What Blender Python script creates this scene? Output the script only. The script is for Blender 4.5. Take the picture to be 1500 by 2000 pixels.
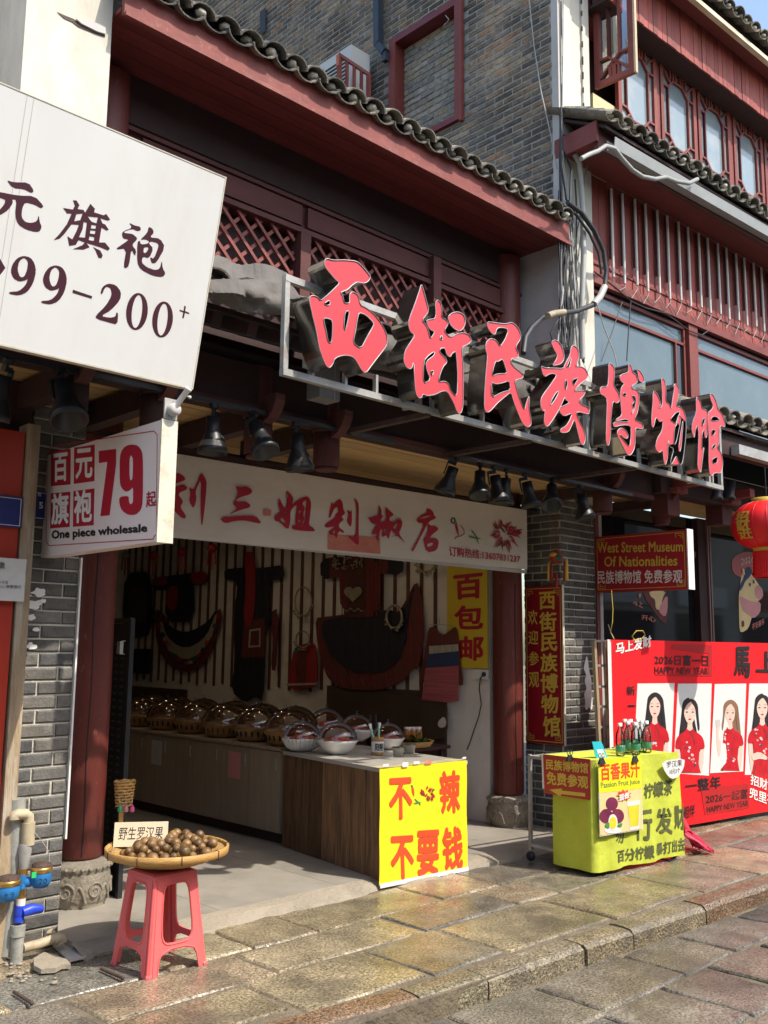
import bpy, bmesh, math, random
import numpy as np
from mathutils import Vector, Matrix

random.seed(7)
S = bpy.context.scene
for o in list(bpy.data.objects):
    bpy.data.objects.remove(o)

# ------------------------------------------------------------------ camera
FPX = 1850.0                                   # focal length in pixels of a 1500 x 2000 frame
TH = math.atan(268 / FPX); ROLL = math.atan(.0108)
PHI = math.atan(1930 / FPX * math.cos(TH)); EYE = 1.6
fh = np.array([math.cos(PHI), math.sin(PHI), 0.])
FW = fh * math.cos(TH) + np.array([0, 0, math.sin(TH)])
_r = np.cross(FW, [0, 0, 1.]); _r /= np.linalg.norm(_r)
_u = np.cross(_r, FW)
CR = _r * math.cos(ROLL) + _u * math.sin(ROLL)
CU = -_r * math.sin(ROLL) + _u * math.cos(ROLL)
EYEP = np.array([0, 0, EYE])
cam = bpy.data.cameras.new('camera'); cam.sensor_fit = 'VERTICAL'; cam.sensor_height = 24
cam.lens = 24 * FPX / 2000; cam.clip_end = 500; cam.clip_start = .05
co = bpy.data.objects.new('camera', cam); S.collection.objects.link(co)
co.matrix_world = Matrix(((CR[0], CU[0], -FW[0], 0), (CR[1], CU[1], -FW[1], 0), (CR[2], CU[2], -FW[2], EYE), (0, 0, 0, 1)))
S.camera = co

# ------------------------------------------------------------------ light
w = bpy.data.worlds.new('World'); S.world = w; w.use_nodes = True
nt = w.node_tree
sky = nt.nodes.new('ShaderNodeTexSky'); sky.sky_type = 'NISHITA'; sky.sun_disc = False
SUN_DIR = Vector((-.32, 1.0, -1.4)).normalized()           # direction the light travels
sun_el = math.asin(-SUN_DIR.z)
sun_az = math.atan2(-SUN_DIR.x, -SUN_DIR.y)                # clockwise from +Y
sky.sun_elevation = sun_el; sky.sun_rotation = sun_az
sky.air_density = 1.3; sky.dust_density = 2.6; sky.ozone_density = 1.5
bg = nt.nodes['Background']; bg.inputs[1].default_value = .15
nt.links.new(sky.outputs[0], bg.inputs[0])
sl = bpy.data.lights.new('sun', 'SUN'); sl.energy = 3.0; sl.angle = math.radians(.5); sl.color = (1, .93, .82)
so = bpy.data.objects.new('sun', sl); S.collection.objects.link(so)
so.rotation_euler = SUN_DIR.to_track_quat('-Z', 'Y').to_euler()
so.location = (6, -10, 20)
S.view_settings.view_transform = 'Standard'; S.view_settings.look = 'None'
S.view_settings.exposure = .93; S.view_settings.gamma = 1
S.view_settings.use_curve_mapping = False

# ------------------------------------------------------------------ materials
def _nodes(name):
    m = bpy.data.materials.new(name); m.use_nodes = True
    return m, m.node_tree, m.node_tree.nodes['Principled BSDF']

def mat(name, col, rough=.6, var=.12, scale=6, bump=0., bscale=60, metal=0., spec=.5, rnd=0., island=0., stain=None, stain_amt=.0, stain_scale=2, stretch=(1, 1, 1), trans=0., wear=None, wear_amt=0.):
    """noise-varied painted or raw surface; rnd = per object variation, island = per loose part"""
    m, t, b = _nodes(name); N = t.nodes; L = t.links
    tc = N.new('ShaderNodeTexCoord'); mp = N.new('ShaderNodeMapping'); mp.inputs['Scale'].default_value = stretch
    L.new(tc.outputs['Object'], mp.inputs[0])
    oi = N.new('ShaderNodeObjectInfo')
    vadd = N.new('ShaderNodeVectorMath'); vadd.operation = 'ADD'
    vs = N.new('ShaderNodeVectorMath'); vs.operation = 'SCALE'; vs.inputs[3].default_value = 37.
    cmb = N.new('ShaderNodeCombineXYZ'); L.new(oi.outputs['Random'], cmb.inputs[0]); L.new(oi.outputs['Random'], cmb.inputs[2])
    L.new(cmb.outputs[0], vs.inputs[0]); L.new(mp.outputs[0], vadd.inputs[0]); L.new(vs.outputs[0], vadd.inputs[1])
    n1 = N.new('ShaderNodeTexNoise'); n1.inputs['Scale'].default_value = scale; n1.inputs['Detail'].default_value = 6; n1.inputs['Roughness'].default_value = .65
    L.new(vadd.outputs[0], n1.inputs['Vector'])
    mr = N.new('ShaderNodeMapRange'); mr.inputs[1].default_value = .25; mr.inputs[2].default_value = .75
    mr.inputs[3].default_value = 1 - var; mr.inputs[4].default_value = 1 + var
    L.new(n1.outputs[0], mr.inputs[0])
    val = mr.outputs[0]
    if rnd or island:
        src = oi.outputs['Random']; amt = rnd
        if island:
            g = N.new('ShaderNodeNewGeometry'); src = g.outputs['Random Per Island']; amt = island
        m2 = N.new('ShaderNodeMapRange'); m2.inputs[3].default_value = 1 - amt; m2.inputs[4].default_value = 1 + amt
        L.new(src, m2.inputs[0]); mu = N.new('ShaderNodeMath'); mu.operation = 'MULTIPLY'
        L.new(val, mu.inputs[0]); L.new(m2.outputs[0], mu.inputs[1]); val = mu.outputs[0]
    sc = N.new('ShaderNodeVectorMath'); sc.operation = 'SCALE'; sc.inputs[0].default_value = col[:3]
    L.new(val, sc.inputs[3]); out = sc.outputs[0]
    if stain is not None:
        n2 = N.new('ShaderNodeTexNoise'); n2.inputs['Scale'].default_value = stain_scale; n2.inputs['Detail'].default_value = 7; n2.inputs['Roughness'].default_value = .7
        L.new(vadd.outputs[0], n2.inputs['Vector'])
        r2 = N.new('ShaderNodeMapRange'); r2.inputs[1].default_value = .5; r2.inputs[2].default_value = .68; r2.inputs[4].default_value = stain_amt
        L.new(n2.outputs[0], r2.inputs[0])
        mx = N.new('ShaderNodeMix'); mx.data_type = 'RGBA'; L.new(r2.outputs[0], mx.inputs[0]); L.new(out, mx.inputs[6]); mx.inputs[7].default_value = (*stain, 1)
        out = mx.outputs[2]
    if wear is not None:
        n3 = N.new('ShaderNodeTexNoise'); n3.inputs['Scale'].default_value = 23; n3.inputs['Detail'].default_value = 8; n3.inputs['Roughness'].default_value = .75
        L.new(vadd.outputs[0], n3.inputs['Vector'])
        r3 = N.new('ShaderNodeMapRange'); r3.inputs[1].default_value = .6; r3.inputs[2].default_value = .66; r3.inputs[4].default_value = wear_amt
        L.new(n3.outputs[0], r3.inputs[0])
        mx = N.new('ShaderNodeMix'); mx.data_type = 'RGBA'; L.new(r3.outputs[0], mx.inputs[0]); L.new(out, mx.inputs[6]); mx.inputs[7].default_value = (*wear, 1)
        out = mx.outputs[2]
    L.new(out, b.inputs['Base Color'])
    b.inputs['Roughness'].default_value = rough; b.inputs['Metallic'].default_value = metal
    b.inputs['Specular IOR Level'].default_value = spec
    if trans: b.inputs['Transmission Weight'].default_value = trans
    if bump:
        n4 = N.new('ShaderNodeTexNoise'); n4.inputs['Scale'].default_value = bscale; n4.inputs['Detail'].default_value = 5
        L.new(vadd.outputs[0], n4.inputs['Vector'])
        bp = N.new('ShaderNodeBump'); bp.inputs['Strength'].default_value = bump; bp.inputs['Distance'].default_value = .02
        L.new(n4.outputs[0], bp.inputs['Height']); L.new(bp.outputs[0], b.inputs['Normal'])
    return m

def mat_ramp(name, stops, rough=.7, bump=.3, bscale=40, scale=9, spec=.4, island=False, rough_var=0., speck=0., stretch=(1, 1, 1), distance=.02, macro=0.):
    """colour picked per object (or per loose part) from a ramp, broken up by noise: bricks, slabs, tiles"""
    m, t, b = _nodes(name); N = t.nodes; L = t.links
    tc = N.new('ShaderNodeTexCoord'); oi = N.new('ShaderNodeObjectInfo')
    src = oi.outputs['Random']
    if island:
        g = N.new('ShaderNodeNewGeometry'); src = g.outputs['Random Per Island']
    cmb = N.new('ShaderNodeCombineXYZ'); L.new(src, cmb.inputs[0]); L.new(src, cmb.inputs[1])
    vs = N.new('ShaderNodeVectorMath'); vs.operation = 'SCALE'; vs.inputs[3].default_value = 53.; L.new(cmb.outputs[0], vs.inputs[0])
    mp = N.new('ShaderNodeMapping'); mp.inputs['Scale'].default_value = stretch; L.new(tc.outputs['Object'], mp.inputs[0])
    va = N.new('ShaderNodeVectorMath'); L.new(mp.outputs[0], va.inputs[0]); L.new(vs.outputs[0], va.inputs[1])
    rp = N.new('ShaderNodeValToRGB'); rp.color_ramp.interpolation = 'CONSTANT'
    el = rp.color_ramp.elements
    el[0].position = 0; el[0].color = (*stops[0], 1); el[1].position = 1 / len(stops); el[1].color = (*stops[1], 1)
    for i in range(2, len(stops)):
        e = el.new(i / len(stops)); e.color = (*stops[i], 1)
    L.new(src, rp.inputs[0])
    n1 = N.new('ShaderNodeTexNoise'); n1.inputs['Scale'].default_value = scale; n1.inputs['Detail'].default_value = 9; n1.inputs['Roughness'].default_value = .72
    L.new(va.outputs[0], n1.inputs['Vector'])
    mr = N.new('ShaderNodeMapRange'); mr.inputs[1].default_value = .3; mr.inputs[2].default_value = .7; mr.inputs[3].default_value = .62; mr.inputs[4].default_value = 1.38
    L.new(n1.outputs[0], mr.inputs[0])
    sc = N.new('ShaderNodeVectorMath'); sc.operation = 'SCALE'; L.new(rp.outputs[0], sc.inputs[0]); L.new(mr.outputs[0], sc.inputs[3])
    out = sc.outputs[0]
    if macro:
        ge = N.new('ShaderNodeNewGeometry'); nm_ = N.new('ShaderNodeTexNoise'); nm_.inputs['Scale'].default_value = 1.1; nm_.inputs['Detail'].default_value = 7; nm_.inputs['Roughness'].default_value = .65
        L.new(ge.outputs['Position'], nm_.inputs['Vector']); mm_ = N.new('ShaderNodeMapRange'); mm_.inputs[1].default_value = .35; mm_.inputs[2].default_value = .65; mm_.inputs[3].default_value = 1 - macro; mm_.inputs[4].default_value = 1 + macro
        L.new(nm_.outputs[0], mm_.inputs[0]); sm_ = N.new('ShaderNodeVectorMath'); sm_.operation = 'SCALE'; L.new(out, sm_.inputs[0]); L.new(mm_.outputs[0], sm_.inputs[3]); out = sm_.outputs[0]
    if speck:
        n5 = N.new('ShaderNodeTexNoise'); n5.inputs['Scale'].default_value = 75; n5.inputs['Detail'].default_value = 3; n5.inputs['Roughness'].default_value = .8
        L.new(va.outputs[0], n5.inputs['Vector'])
        m5 = N.new('ShaderNodeMapRange'); m5.inputs[1].default_value = .36; m5.inputs[2].default_value = .64; m5.inputs[3].default_value = 1 - speck; m5.inputs[4].default_value = 1 + speck
        L.new(n5.outputs[0], m5.inputs[0])
        s5 = N.new('ShaderNodeVectorMath'); s5.operation = 'SCALE'; L.new(out, s5.inputs[0]); L.new(m5.outputs[0], s5.inputs[3]); out = s5.outputs[0]
        n6 = N.new('ShaderNodeTexNoise'); n6.inputs['Scale'].default_value = 2.6; n6.inputs['Detail'].default_value = 6; L.new(va.outputs[0], n6.inputs['Vector'])
        m6 = N.new('ShaderNodeMapRange'); m6.inputs[1].default_value = .52; m6.inputs[2].default_value = .64; m6.inputs[4].default_value = .55; L.new(n6.outputs[0], m6.inputs[0])
        mx = N.new('ShaderNodeMix'); mx.data_type = 'RGBA'; L.new(m6.outputs[0], mx.inputs[0]); L.new(out, mx.inputs[6]); mx.inputs[7].default_value = (.07, .06, .048, 1)
        out = mx.outputs[2]
    L.new(out, b.inputs['Base Color'])
    b.inputs['Roughness'].default_value = rough; b.inputs['Specular IOR Level'].default_value = spec
    if rough_var:
        n2 = N.new('ShaderNodeTexNoise'); n2.inputs['Scale'].default_value = 3.3; n2.inputs['Detail'].default_value = 5; L.new(va.outputs[0], n2.inputs['Vector'])
        r2 = N.new('ShaderNodeMapRange'); r2.inputs[1].default_value = .35; r2.inputs[2].default_value = .65; r2.inputs[3].default_value = max(.12, rough - rough_var); r2.inputs[4].default_value = rough + rough_var
        L.new(n2.outputs[0], r2.inputs[0]); L.new(r2.outputs[0], b.inputs['Roughness'])
    n4 = N.new('ShaderNodeTexNoise'); n4.inputs['Scale'].default_value = bscale; n4.inputs['Detail'].default_value = 6; L.new(va.outputs[0], n4.inputs['Vector'])
    bp = N.new('ShaderNodeBump'); bp.inputs['Strength'].default_value = bump; bp.inputs['Distance'].default_value = distance
    L.new(n4.outputs[0], bp.inputs['Height']); L.new(bp.outputs[0], b.inputs['Normal'])
    return m

def clear(name, tint=(1, 1, 1), refl=.5, rough=.03, base=.06):
    """thin clear sheet (glass, plastic dome)"""
    m = bpy.data.materials.new(name); m.use_nodes = True; t = m.node_tree; N = t.nodes; L = t.links
    N.remove(N['Principled BSDF'])
    tr = N.new('ShaderNodeBsdfTransparent'); tr.inputs[0].default_value = (*tint, 1)
    gl = N.new('ShaderNodeBsdfGlossy'); gl.inputs['Roughness'].default_value = rough
    fr = N.new('ShaderNodeFresnel'); fr.inputs[0].default_value = 1.45
    ma = N.new('ShaderNodeMath'); ma.operation = 'MULTIPLY_ADD'; ma.inputs[1].default_value = refl * 2; ma.inputs[2].default_value = base
    L.new(fr.outputs[0], ma.inputs[0])
    mx = N.new('ShaderNodeMixShader'); L.new(ma.outputs[0], mx.inputs[0]); L.new(tr.outputs[0], mx.inputs[1]); L.new(gl.outputs[0], mx.inputs[2])
    L.new(mx.outputs[0], N['Material Output'].inputs[0])
    return m

def emit(name, col, s):
    m = bpy.data.materials.new(name); m.use_nodes = True; b = m.node_tree.nodes['Principled BSDF']
    b.inputs['Emission Color'].default_value = (*col, 1); b.inputs['Emission Strength'].default_value = s
    return m

def wood(name, col, rough=.5, grain=(14, 14, 1.2), var=.3, dark=None, rnd=.1, spec=.4):
    return mat(name, col, rough, var=var, scale=3, stretch=grain, bump=.25, bscale=6, spec=spec, rnd=rnd, stain=dark, stain_amt=.6 if dark else 0, stain_scale=1.3)

M = dict(
    red=mat('red_painted_wood', (.2, .042, .032), .6, .28, 4, .15, 30, stain=(.12, .03, .025), stain_amt=.5, rnd=.12, wear=(.4, .2, .15), wear_amt=.25),
    redboard=mat('red_cladding_paint', (.27, .055, .043), .6, .28, 4, .3, 30, rnd=.28, stretch=(3, 3, .6), stain=(.16, .04, .035), stain_amt=.5),
    column=mat('red_column_paint', (.13, .024, .018), .5, .2, 5, .12, 20, stretch=(2, 2, .5), stain=(.12, .02, .015), stain_amt=.55, wear=(.45, .2, .14), wear_amt=.35),
    dark=mat('dark_brown_timber', (.042, .017, .016), .75, .3, 5, .1, 30, rnd=.15),
    beam=mat('aged_beam_paint', (.1, .03, .026), .8, .28, 3, .15, 20, stretch=(.5, 2, 2), stain=(.06, .025, .022), stain_amt=.6),
    soffit=mat('soffit_board_red', (.17, .034, .03), .55, .2, 3, .1, 20, rnd=.15),
    fascia=mat('fascia_red', (.2, .044, .035), .7, .28, 5, .15, 30, stain=(.3, .13, .11), stain_amt=.5, wear=(.5, .4, .36), wear_amt=.25),
    plaster=mat('white_plaster', (.6, .575, .5), .85, .1, 3, .3, 9, stain=(.42, .37, .27), stain_amt=.7, stain_scale=1.6, stretch=(1, 1, .4)),
    greyplaster=mat('grey_plaster', (.5, .48, .46), .85, .1, 3, .12, 18, stain=(.35, .33, .3), stain_amt=.4),
    wallin=mat('interior_wall_paint', (.78, .74, .68), .8, .08, 3, .05, 20, stain=(.36, .31, .26), stain_amt=.4),
    tan=wood('tan_ceiling_board', (.55, .36, .17), .45, (1.5, 10, 10), .16),
    mortar=mat('mortar', (.5, .47, .4), .95, .2, 12, .4, 60),
    oldmortar=mat('old_lime_mortar', (.31, .295, .27), .95, .4, 14, .5, 60, stain=(.12, .12, .12), stain_amt=.8, stain_scale=2.2),
    bed=mat('paving_bed', (.15, .12, .08), .8, .4, 9, .6, 50, stain=(.07, .06, .045), stain_amt=.8),
    concrete=mat('shop_floor_screed', (.3, .275, .235), .42, .22, 2.2, .08, 40, stain=(.17, .155, .13), stain_amt=.6, spec=.4),
    lip=mat('concrete_lip', (.3, .26, .2), .75, .3, 4, .5, 40, stain=(.16, .13, .1), stain_amt=.6),
    steel=mat('galvanised_steel', (.4, .4, .38), .45, .22, 8, .08, 50, metal=.35, stain=(.26, .13, .06), stain_amt=.6, stain_scale=5),
    chrome=mat('stainless_letter_side', (.3, .28, .25), .2, .35, 3, .12, 5, metal=.95, stain=(.15, .13, .11), stain_amt=.6, stain_scale=3),
    rim=mat('letter_trim', (.3, .3, .31), .5, .5, 5, metal=.5),
    letter=mat('red_acrylic_face', (.64, .05, .062), .35, .04, 3, spec=.4),
    dkmetal=mat('black_painted_metal', (.02, .021, .024), .42, .2, 8, spec=.5),
    sheen=mat('bare_reflector_band', (.4, .38, .34), .3, .2, 8, metal=.7),
    signwhite=mat('white_sign_panel', (.68, .68, .66), .28, .05, 1.5, spec=.4, stain=(.58, .55, .47), stain_amt=.4, stain_scale=1.2, stretch=(1.6, 1, .45)),
    maroon=mat('maroon_print', (.055, .012, .022), .4, .05, 5),
    signcream=mat('cream_sign_edge', (.66, .62, .5), .5, .08, 4, stain=(.36, .29, .17), stain_amt=.6, stain_scale=11, wear=(.3, .27, .18), wear_amt=.4),
    signpale=mat('pale_sign_face', (.78, .69, .65), .35, .04, 3),
    crimson=mat('crimson_print', (.42, .012, .03), .4, .1, 5),
    bannerin=mat('old_banner_cloth', (.72, .65, .59), .7, .14, 4, .3, 6, stain=(.5, .42, .36), stain_amt=.6, stretch=(.4, 1, 1)),
    pinkpatch=mat('pink_patch', (.6, .2, .15), .6, .15, 12, wear=(.7, .6, .5), wear_amt=.5),
    black=mat('black_print', (.012, .012, .014), .5, .1, 5),
    yellow=mat('yellow_vinyl', (.82, .68, .02), .4, .05, 2, .12, 5, spec=.35),
    ochre=mat('yellow_poster', (.66, .48, .03), .5, .06, 2),
    orange=mat('vermilion_print', (.72, .07, .02), .45, .05, 5),
    gold=mat('gold_print', (.62, .42, .06), .4, .1, 6),
    deepred=mat('deep_red_board', (.3, .008, .02), .3, .12, 2, spec=.5, stain=(.04, .004, .006), stain_amt=.5, stain_scale=1.0),
    signred=mat('red_sign_face', (.36, .012, .025), .35, .08, 3),
    bannerred=mat('red_banner_cloth', (.75, .012, .018), .5, .07, 2, .1, 4, spec=.3),
    bannerdark=mat('banner_dark_red_print', (.42, .01, .012), .5, .07, 2),  # darker red ink of the banner's printed plaques
    white=mat('white_paint', (.78, .77, .74), .5, .06, 5),
    lime=mat('lime_green_cloth', (.47, .52, .06), .8, .12, 3, 1., 5, spec=.2),
    olive=mat('dark_olive_print', (.09, .1, .03), .7, .2, 6),
    jade=mat('green_print', (.04, .25, .06), .5, .1, 5),
    tarp=mat('grey_tarpaulin', (.12, .11, .1), .7, .3, 3, .4, 12, spec=.25),
    cable=mat('cable_sheath', (.02, .02, .022), .5, .3, 10),
    wcable=mat('grey_cable_sheath', (.35, .34, .31), .5, .2, 10),
    conduit=mat('plastic_conduit', (.4, .39, .36), .45, .15, 8),
    oldtape=mat('peeling_tape', (.3, .25, .17), .7, .35, 20, .3, 40),
    glass=mat('dark_window_glass', (.012, .014, .016), .04, .1, 3, spec=.7),
    skyglass=mat('tinted_window_glass', (.085, .125, .14), .16, .15, 1.2, spec=.8, stain=(.13, .165, .17), stain_amt=.5),
    upglass=mat('upper_window_glass', (.22, .28, .31), .08, .1, 1.0, spec=1.0, stain=(.5, .47, .38), stain_amt=.3),
    pink=mat('pink_stool_plastic', (.74, .13, .13), .42, .06, 5, .05, 30, spec=.45, stain=(.52, .12, .11), stain_amt=.5, stain_scale=7, wear=(.45, .25, .18), wear_amt=.3),
    bamboo=mat('bamboo_strip', (.48, .27, .08), .5, .25, 9, .3, 50, stretch=(1, 1, 4)),
    fruit=mat('monk_fruit_skin', (.18, .1, .036), .42, .4, 22, .3, 60, rnd=.42, spec=.5, stain=(.08, .045, .02), stain_amt=.6, stain_scale=25),
    card=mat('cardboard', (.66, .53, .36), .8, .06, 4, .05, 40),
    counterwood=wood('weathered_counter_board', (.17, .09, .045), .65, (12, 12, 1.1), .6, (.02, .012, .008), .4),
    laminate=wood('laminate_cabinet', (.33, .26, .19), .45, (8, 8, .7), .14, None, .05),
    steelpipe=mat('grey_pipe', (.32, .32, .29), .6, .25, 8, .2, 40, stain=(.17, .15, .11), stain_amt=.7, stain_scale=7),
    pvc=mat('beige_pipe', (.46, .39, .26), .6, .2, 8, .1, 40, stain=(.25, .2, .13), stain_amt=.6, stain_scale=9),
    blue=mat('blue_water_meter', (.015, .16, .42), .5, .2, 12, .1, 40, wear=(.4, .4, .38), wear_amt=.3),
    valveblue=mat('blue_valve_plastic', (.02, .06, .55), .4, .08, 8),
    brass=mat('brass', (.45, .27, .08), .35, .25, 10, metal=.8),
    rust=mat('rusty_iron', (.07, .04, .03), .7, .4, 20, .4, 80),
    stonebase=mat('carved_stone', (.23, .2, .155), .8, .3, 9, .7, 30, stain=(.15, .13, .1), stain_amt=.7, stain_scale=6),
    doorwood=mat('raw_wood_post', (.36, .27, .17), .7, .35, 4, .4, 30, stretch=(6, 6, .7), stain=(.5, .48, .42), stain_amt=.8),
    dome=clear('clear_dome_plastic', (.985, .98, .975), .5, .09, .06),
    bottle=clear('clear_bottle_plastic', (.96, .98, .98), .6, .05, .08),
    porcelain=mat('white_porcelain', (.72, .71, .68), .2, .03, 5, spec=.6),
    wicker=mat('wicker_basket', (.4, .22, .08), .6, .35, 16, .6, 60),
    pickle=mat('chilli_paste', (.38, .05, .015), .35, .5, 22, .9, 60),
    pickle2=mat('dark_preserve', (.2, .075, .035), .35, .5, 22, .9, 60),
    leafy=mat('leafy_greens', (.05, .11, .025), .5, .3, 12, .2, 40, rnd=.4, island=.4),
    indigo=mat('indigo_cloth', (.016, .016, .026), .7, .3, 8, 1., 2.6, stretch=(1, 6, .5)),
    maroonc=mat('maroon_brocade', (.13, .026, .022), .7, .5, 18, 1., 3, stretch=(1, 6, .6), wear=(.3, .12, .08), wear_amt=.5),
    redcloth=mat('red_cloth', (.32, .02, .02), .65, .3, 8, 1., 3, stretch=(1, 6, .6)),
    pinkcloth=mat('pink_striped_cloth', (.42, .1, .11), .7, .4, 6, .3, 20, stretch=(.3, .3, 9)),
    bluecloth=mat('blue_cloth', (.03, .05, .12), .7, .2, 8),
    creamcloth=mat('cream_cloth', (.42, .38, .3), .7, .35, 9, 1., 6, stretch=(1, 5, .6)),
    teal=mat('teal_cloth', (.02, .13, .08), .7, .2, 8),
    silver=mat('silver_ornament', (.42, .38, .27), .35, .3, 20, .5, 60, metal=.8),
    slat=mat('brown_wall_slat', (.12, .05, .028), .5, .25, 6, rnd=.15),
    panelbrown=mat('brown_display_board', (.07, .04, .025), .6, .3, 3),
    skin=mat('printed_skin', (.72, .5, .42), .5, .03, 5),
    hair=mat('printed_hair', (.02, .016, .018), .5, .1, 5),
    hairbrown=mat('printed_brown_hair', (.22, .12, .07), .5, .25, 8),
    dress=mat('printed_red_dress', (.5, .01, .02), .4, .3, 10),
    flower=mat('printed_flower', (.72, .5, .48), .5, .3, 30),
    lantern=mat('lantern_silk', (.72, .012, .012), .45, .08, 5, spec=.4),
    broom=mat('pink_broom_bristle', (.6, .03, .09), .6, .2, 20, island=.2),
    aircon=mat('air_conditioner_casing', (.55, .56, .54), .5, .06, 5),
    purple=mat('passion_fruit_skin', (.16, .02, .06), .4, .3, 10),
    juice=mat('juice_yellow', (.8, .55, .03), .4, .15, 8),
    paper=mat('printed_paper', (.66, .66, .64), .6, .04, 5),
    bluep=mat('blue_plate_enamel', (.012, .03, .17), .3, .06, 5),
    cyan=mat('blue_green_card', (.03, .4, .5), .3, .1, 3),
    honey=mat('honey_jar', (.35, .13, .02), .15, .1, 5, spec=.7),
    redplain=mat('red_board_paint', (.42, .035, .015), .4, .06, 2),
    screen=mat('black_mesh_screen', (.012, .012, .014), .5, .1, 5),
    pastel=mat('horse_yellow_print', (.72, .55, .26), .5, .1, 5),
    pinkprint=mat('horse_pink_print', (.6, .25, .25), .5, .1, 5),
    opp=mat('opposite_plaster', (.55, .5, .43), .8, .2, 1, stain=(.3, .26, .2), stain_amt=.4),
    greenbit=mat('green_charm', (.04, .35, .16), .4, .1, 5),
    hotpink=mat('pink_charm', (.7, .12, .3), .4, .1, 5),
)
BR_GREY = mat_ramp('grey_pillar_brick', [(.125, .12, .11), (.1, .098, .093), (.155, .147, .13), (.117, .112, .103), (.087, .087, .086), (.14, .13, .115)], .9, .3, 70, 12, macro=.3)
BR_OLD = mat_ramp('old_wall_brick', [(0.15, 0.132, 0.11), (0.188, 0.157, 0.119), (0.213, 0.168, 0.119), (0.106, 0.097, 0.085), (0.239, 0.174, 0.114), (0.15, 0.132, 0.106), (0.188, 0.151, 0.114), (0.125, 0.112, 0.095), (0.276, 0.168, 0.095), (0.276, 0.218, 0.143), (0.125, 0.11, 0.091), (0.169, 0.143, 0.11), (0.2, 0.162, 0.124)], .95, .8, 45, 14, macro=.55)
BR_OLDI = mat_ramp('old_wall_brick_far', [(0.15, 0.132, 0.11), (0.188, 0.157, 0.119), (0.213, 0.168, 0.119), (0.106, 0.097, 0.085), (0.239, 0.174, 0.114), (0.15, 0.132, 0.106), (0.188, 0.151, 0.114), (0.125, 0.112, 0.095), (0.276, 0.168, 0.095), (0.276, 0.218, 0.143), (0.125, 0.11, 0.091), (0.169, 0.143, 0.11), (0.2, 0.162, 0.124)], .95, .8, 45, 14, island=True, macro=.55)
BR_FILL = mat_ramp('infill_brick', [(.26, .25, .21), (.21, .205, .19), (.3, .26, .19), (.24, .23, .2), (.33, .31, .27)], .9, .7, 45, 14)
STONE = mat_ramp('paving_stone', [(0.206, 0.164, 0.107), (0.239, 0.197, 0.128), (0.157, 0.139, 0.11), (0.206, 0.164, 0.11), (0.255, 0.218, 0.141), (0.172, 0.151, 0.11), (0.214, 0.176, 0.11), (0.136, 0.13, 0.11)], .25, .3, 45, 5, spec=.6, rough_var=.15, speck=.7, macro=.4)
STONER = mat_ramp('road_stone', [(0.115, 0.105, 0.09), (0.137, 0.121, 0.098), (0.153, 0.133, 0.102), (0.092, 0.09, 0.081), (0.141, 0.125, 0.094), (0.122, 0.115, 0.098)], .25, .35, 45, 5, spec=.65, rough_var=.16, speck=.7, macro=.5)
KERB = mat_ramp('kerb_stone', [(0.212, 0.17, 0.105), (0.178, 0.111, 0.065), (0.221, 0.183, 0.113), (0.187, 0.162, 0.105), (0.204, 0.17, 0.113)], .36, .7, 70, 6, spec=.6, rough_var=.15, speck=.8, macro=.25)
TILE = mat_ramp('clay_roof_tile', [(.16, .15, .125), (.21, .19, .155), (.13, .12, .105), (.25, .225, .18), (.17, .16, .13)], .75, .5, 50, 14)

# ------------------------------------------------------------------ geometry helpers
COL = S.collection
def V3(p): return Vector((float(p[0]), float(p[1]), float(p[2])))

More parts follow.
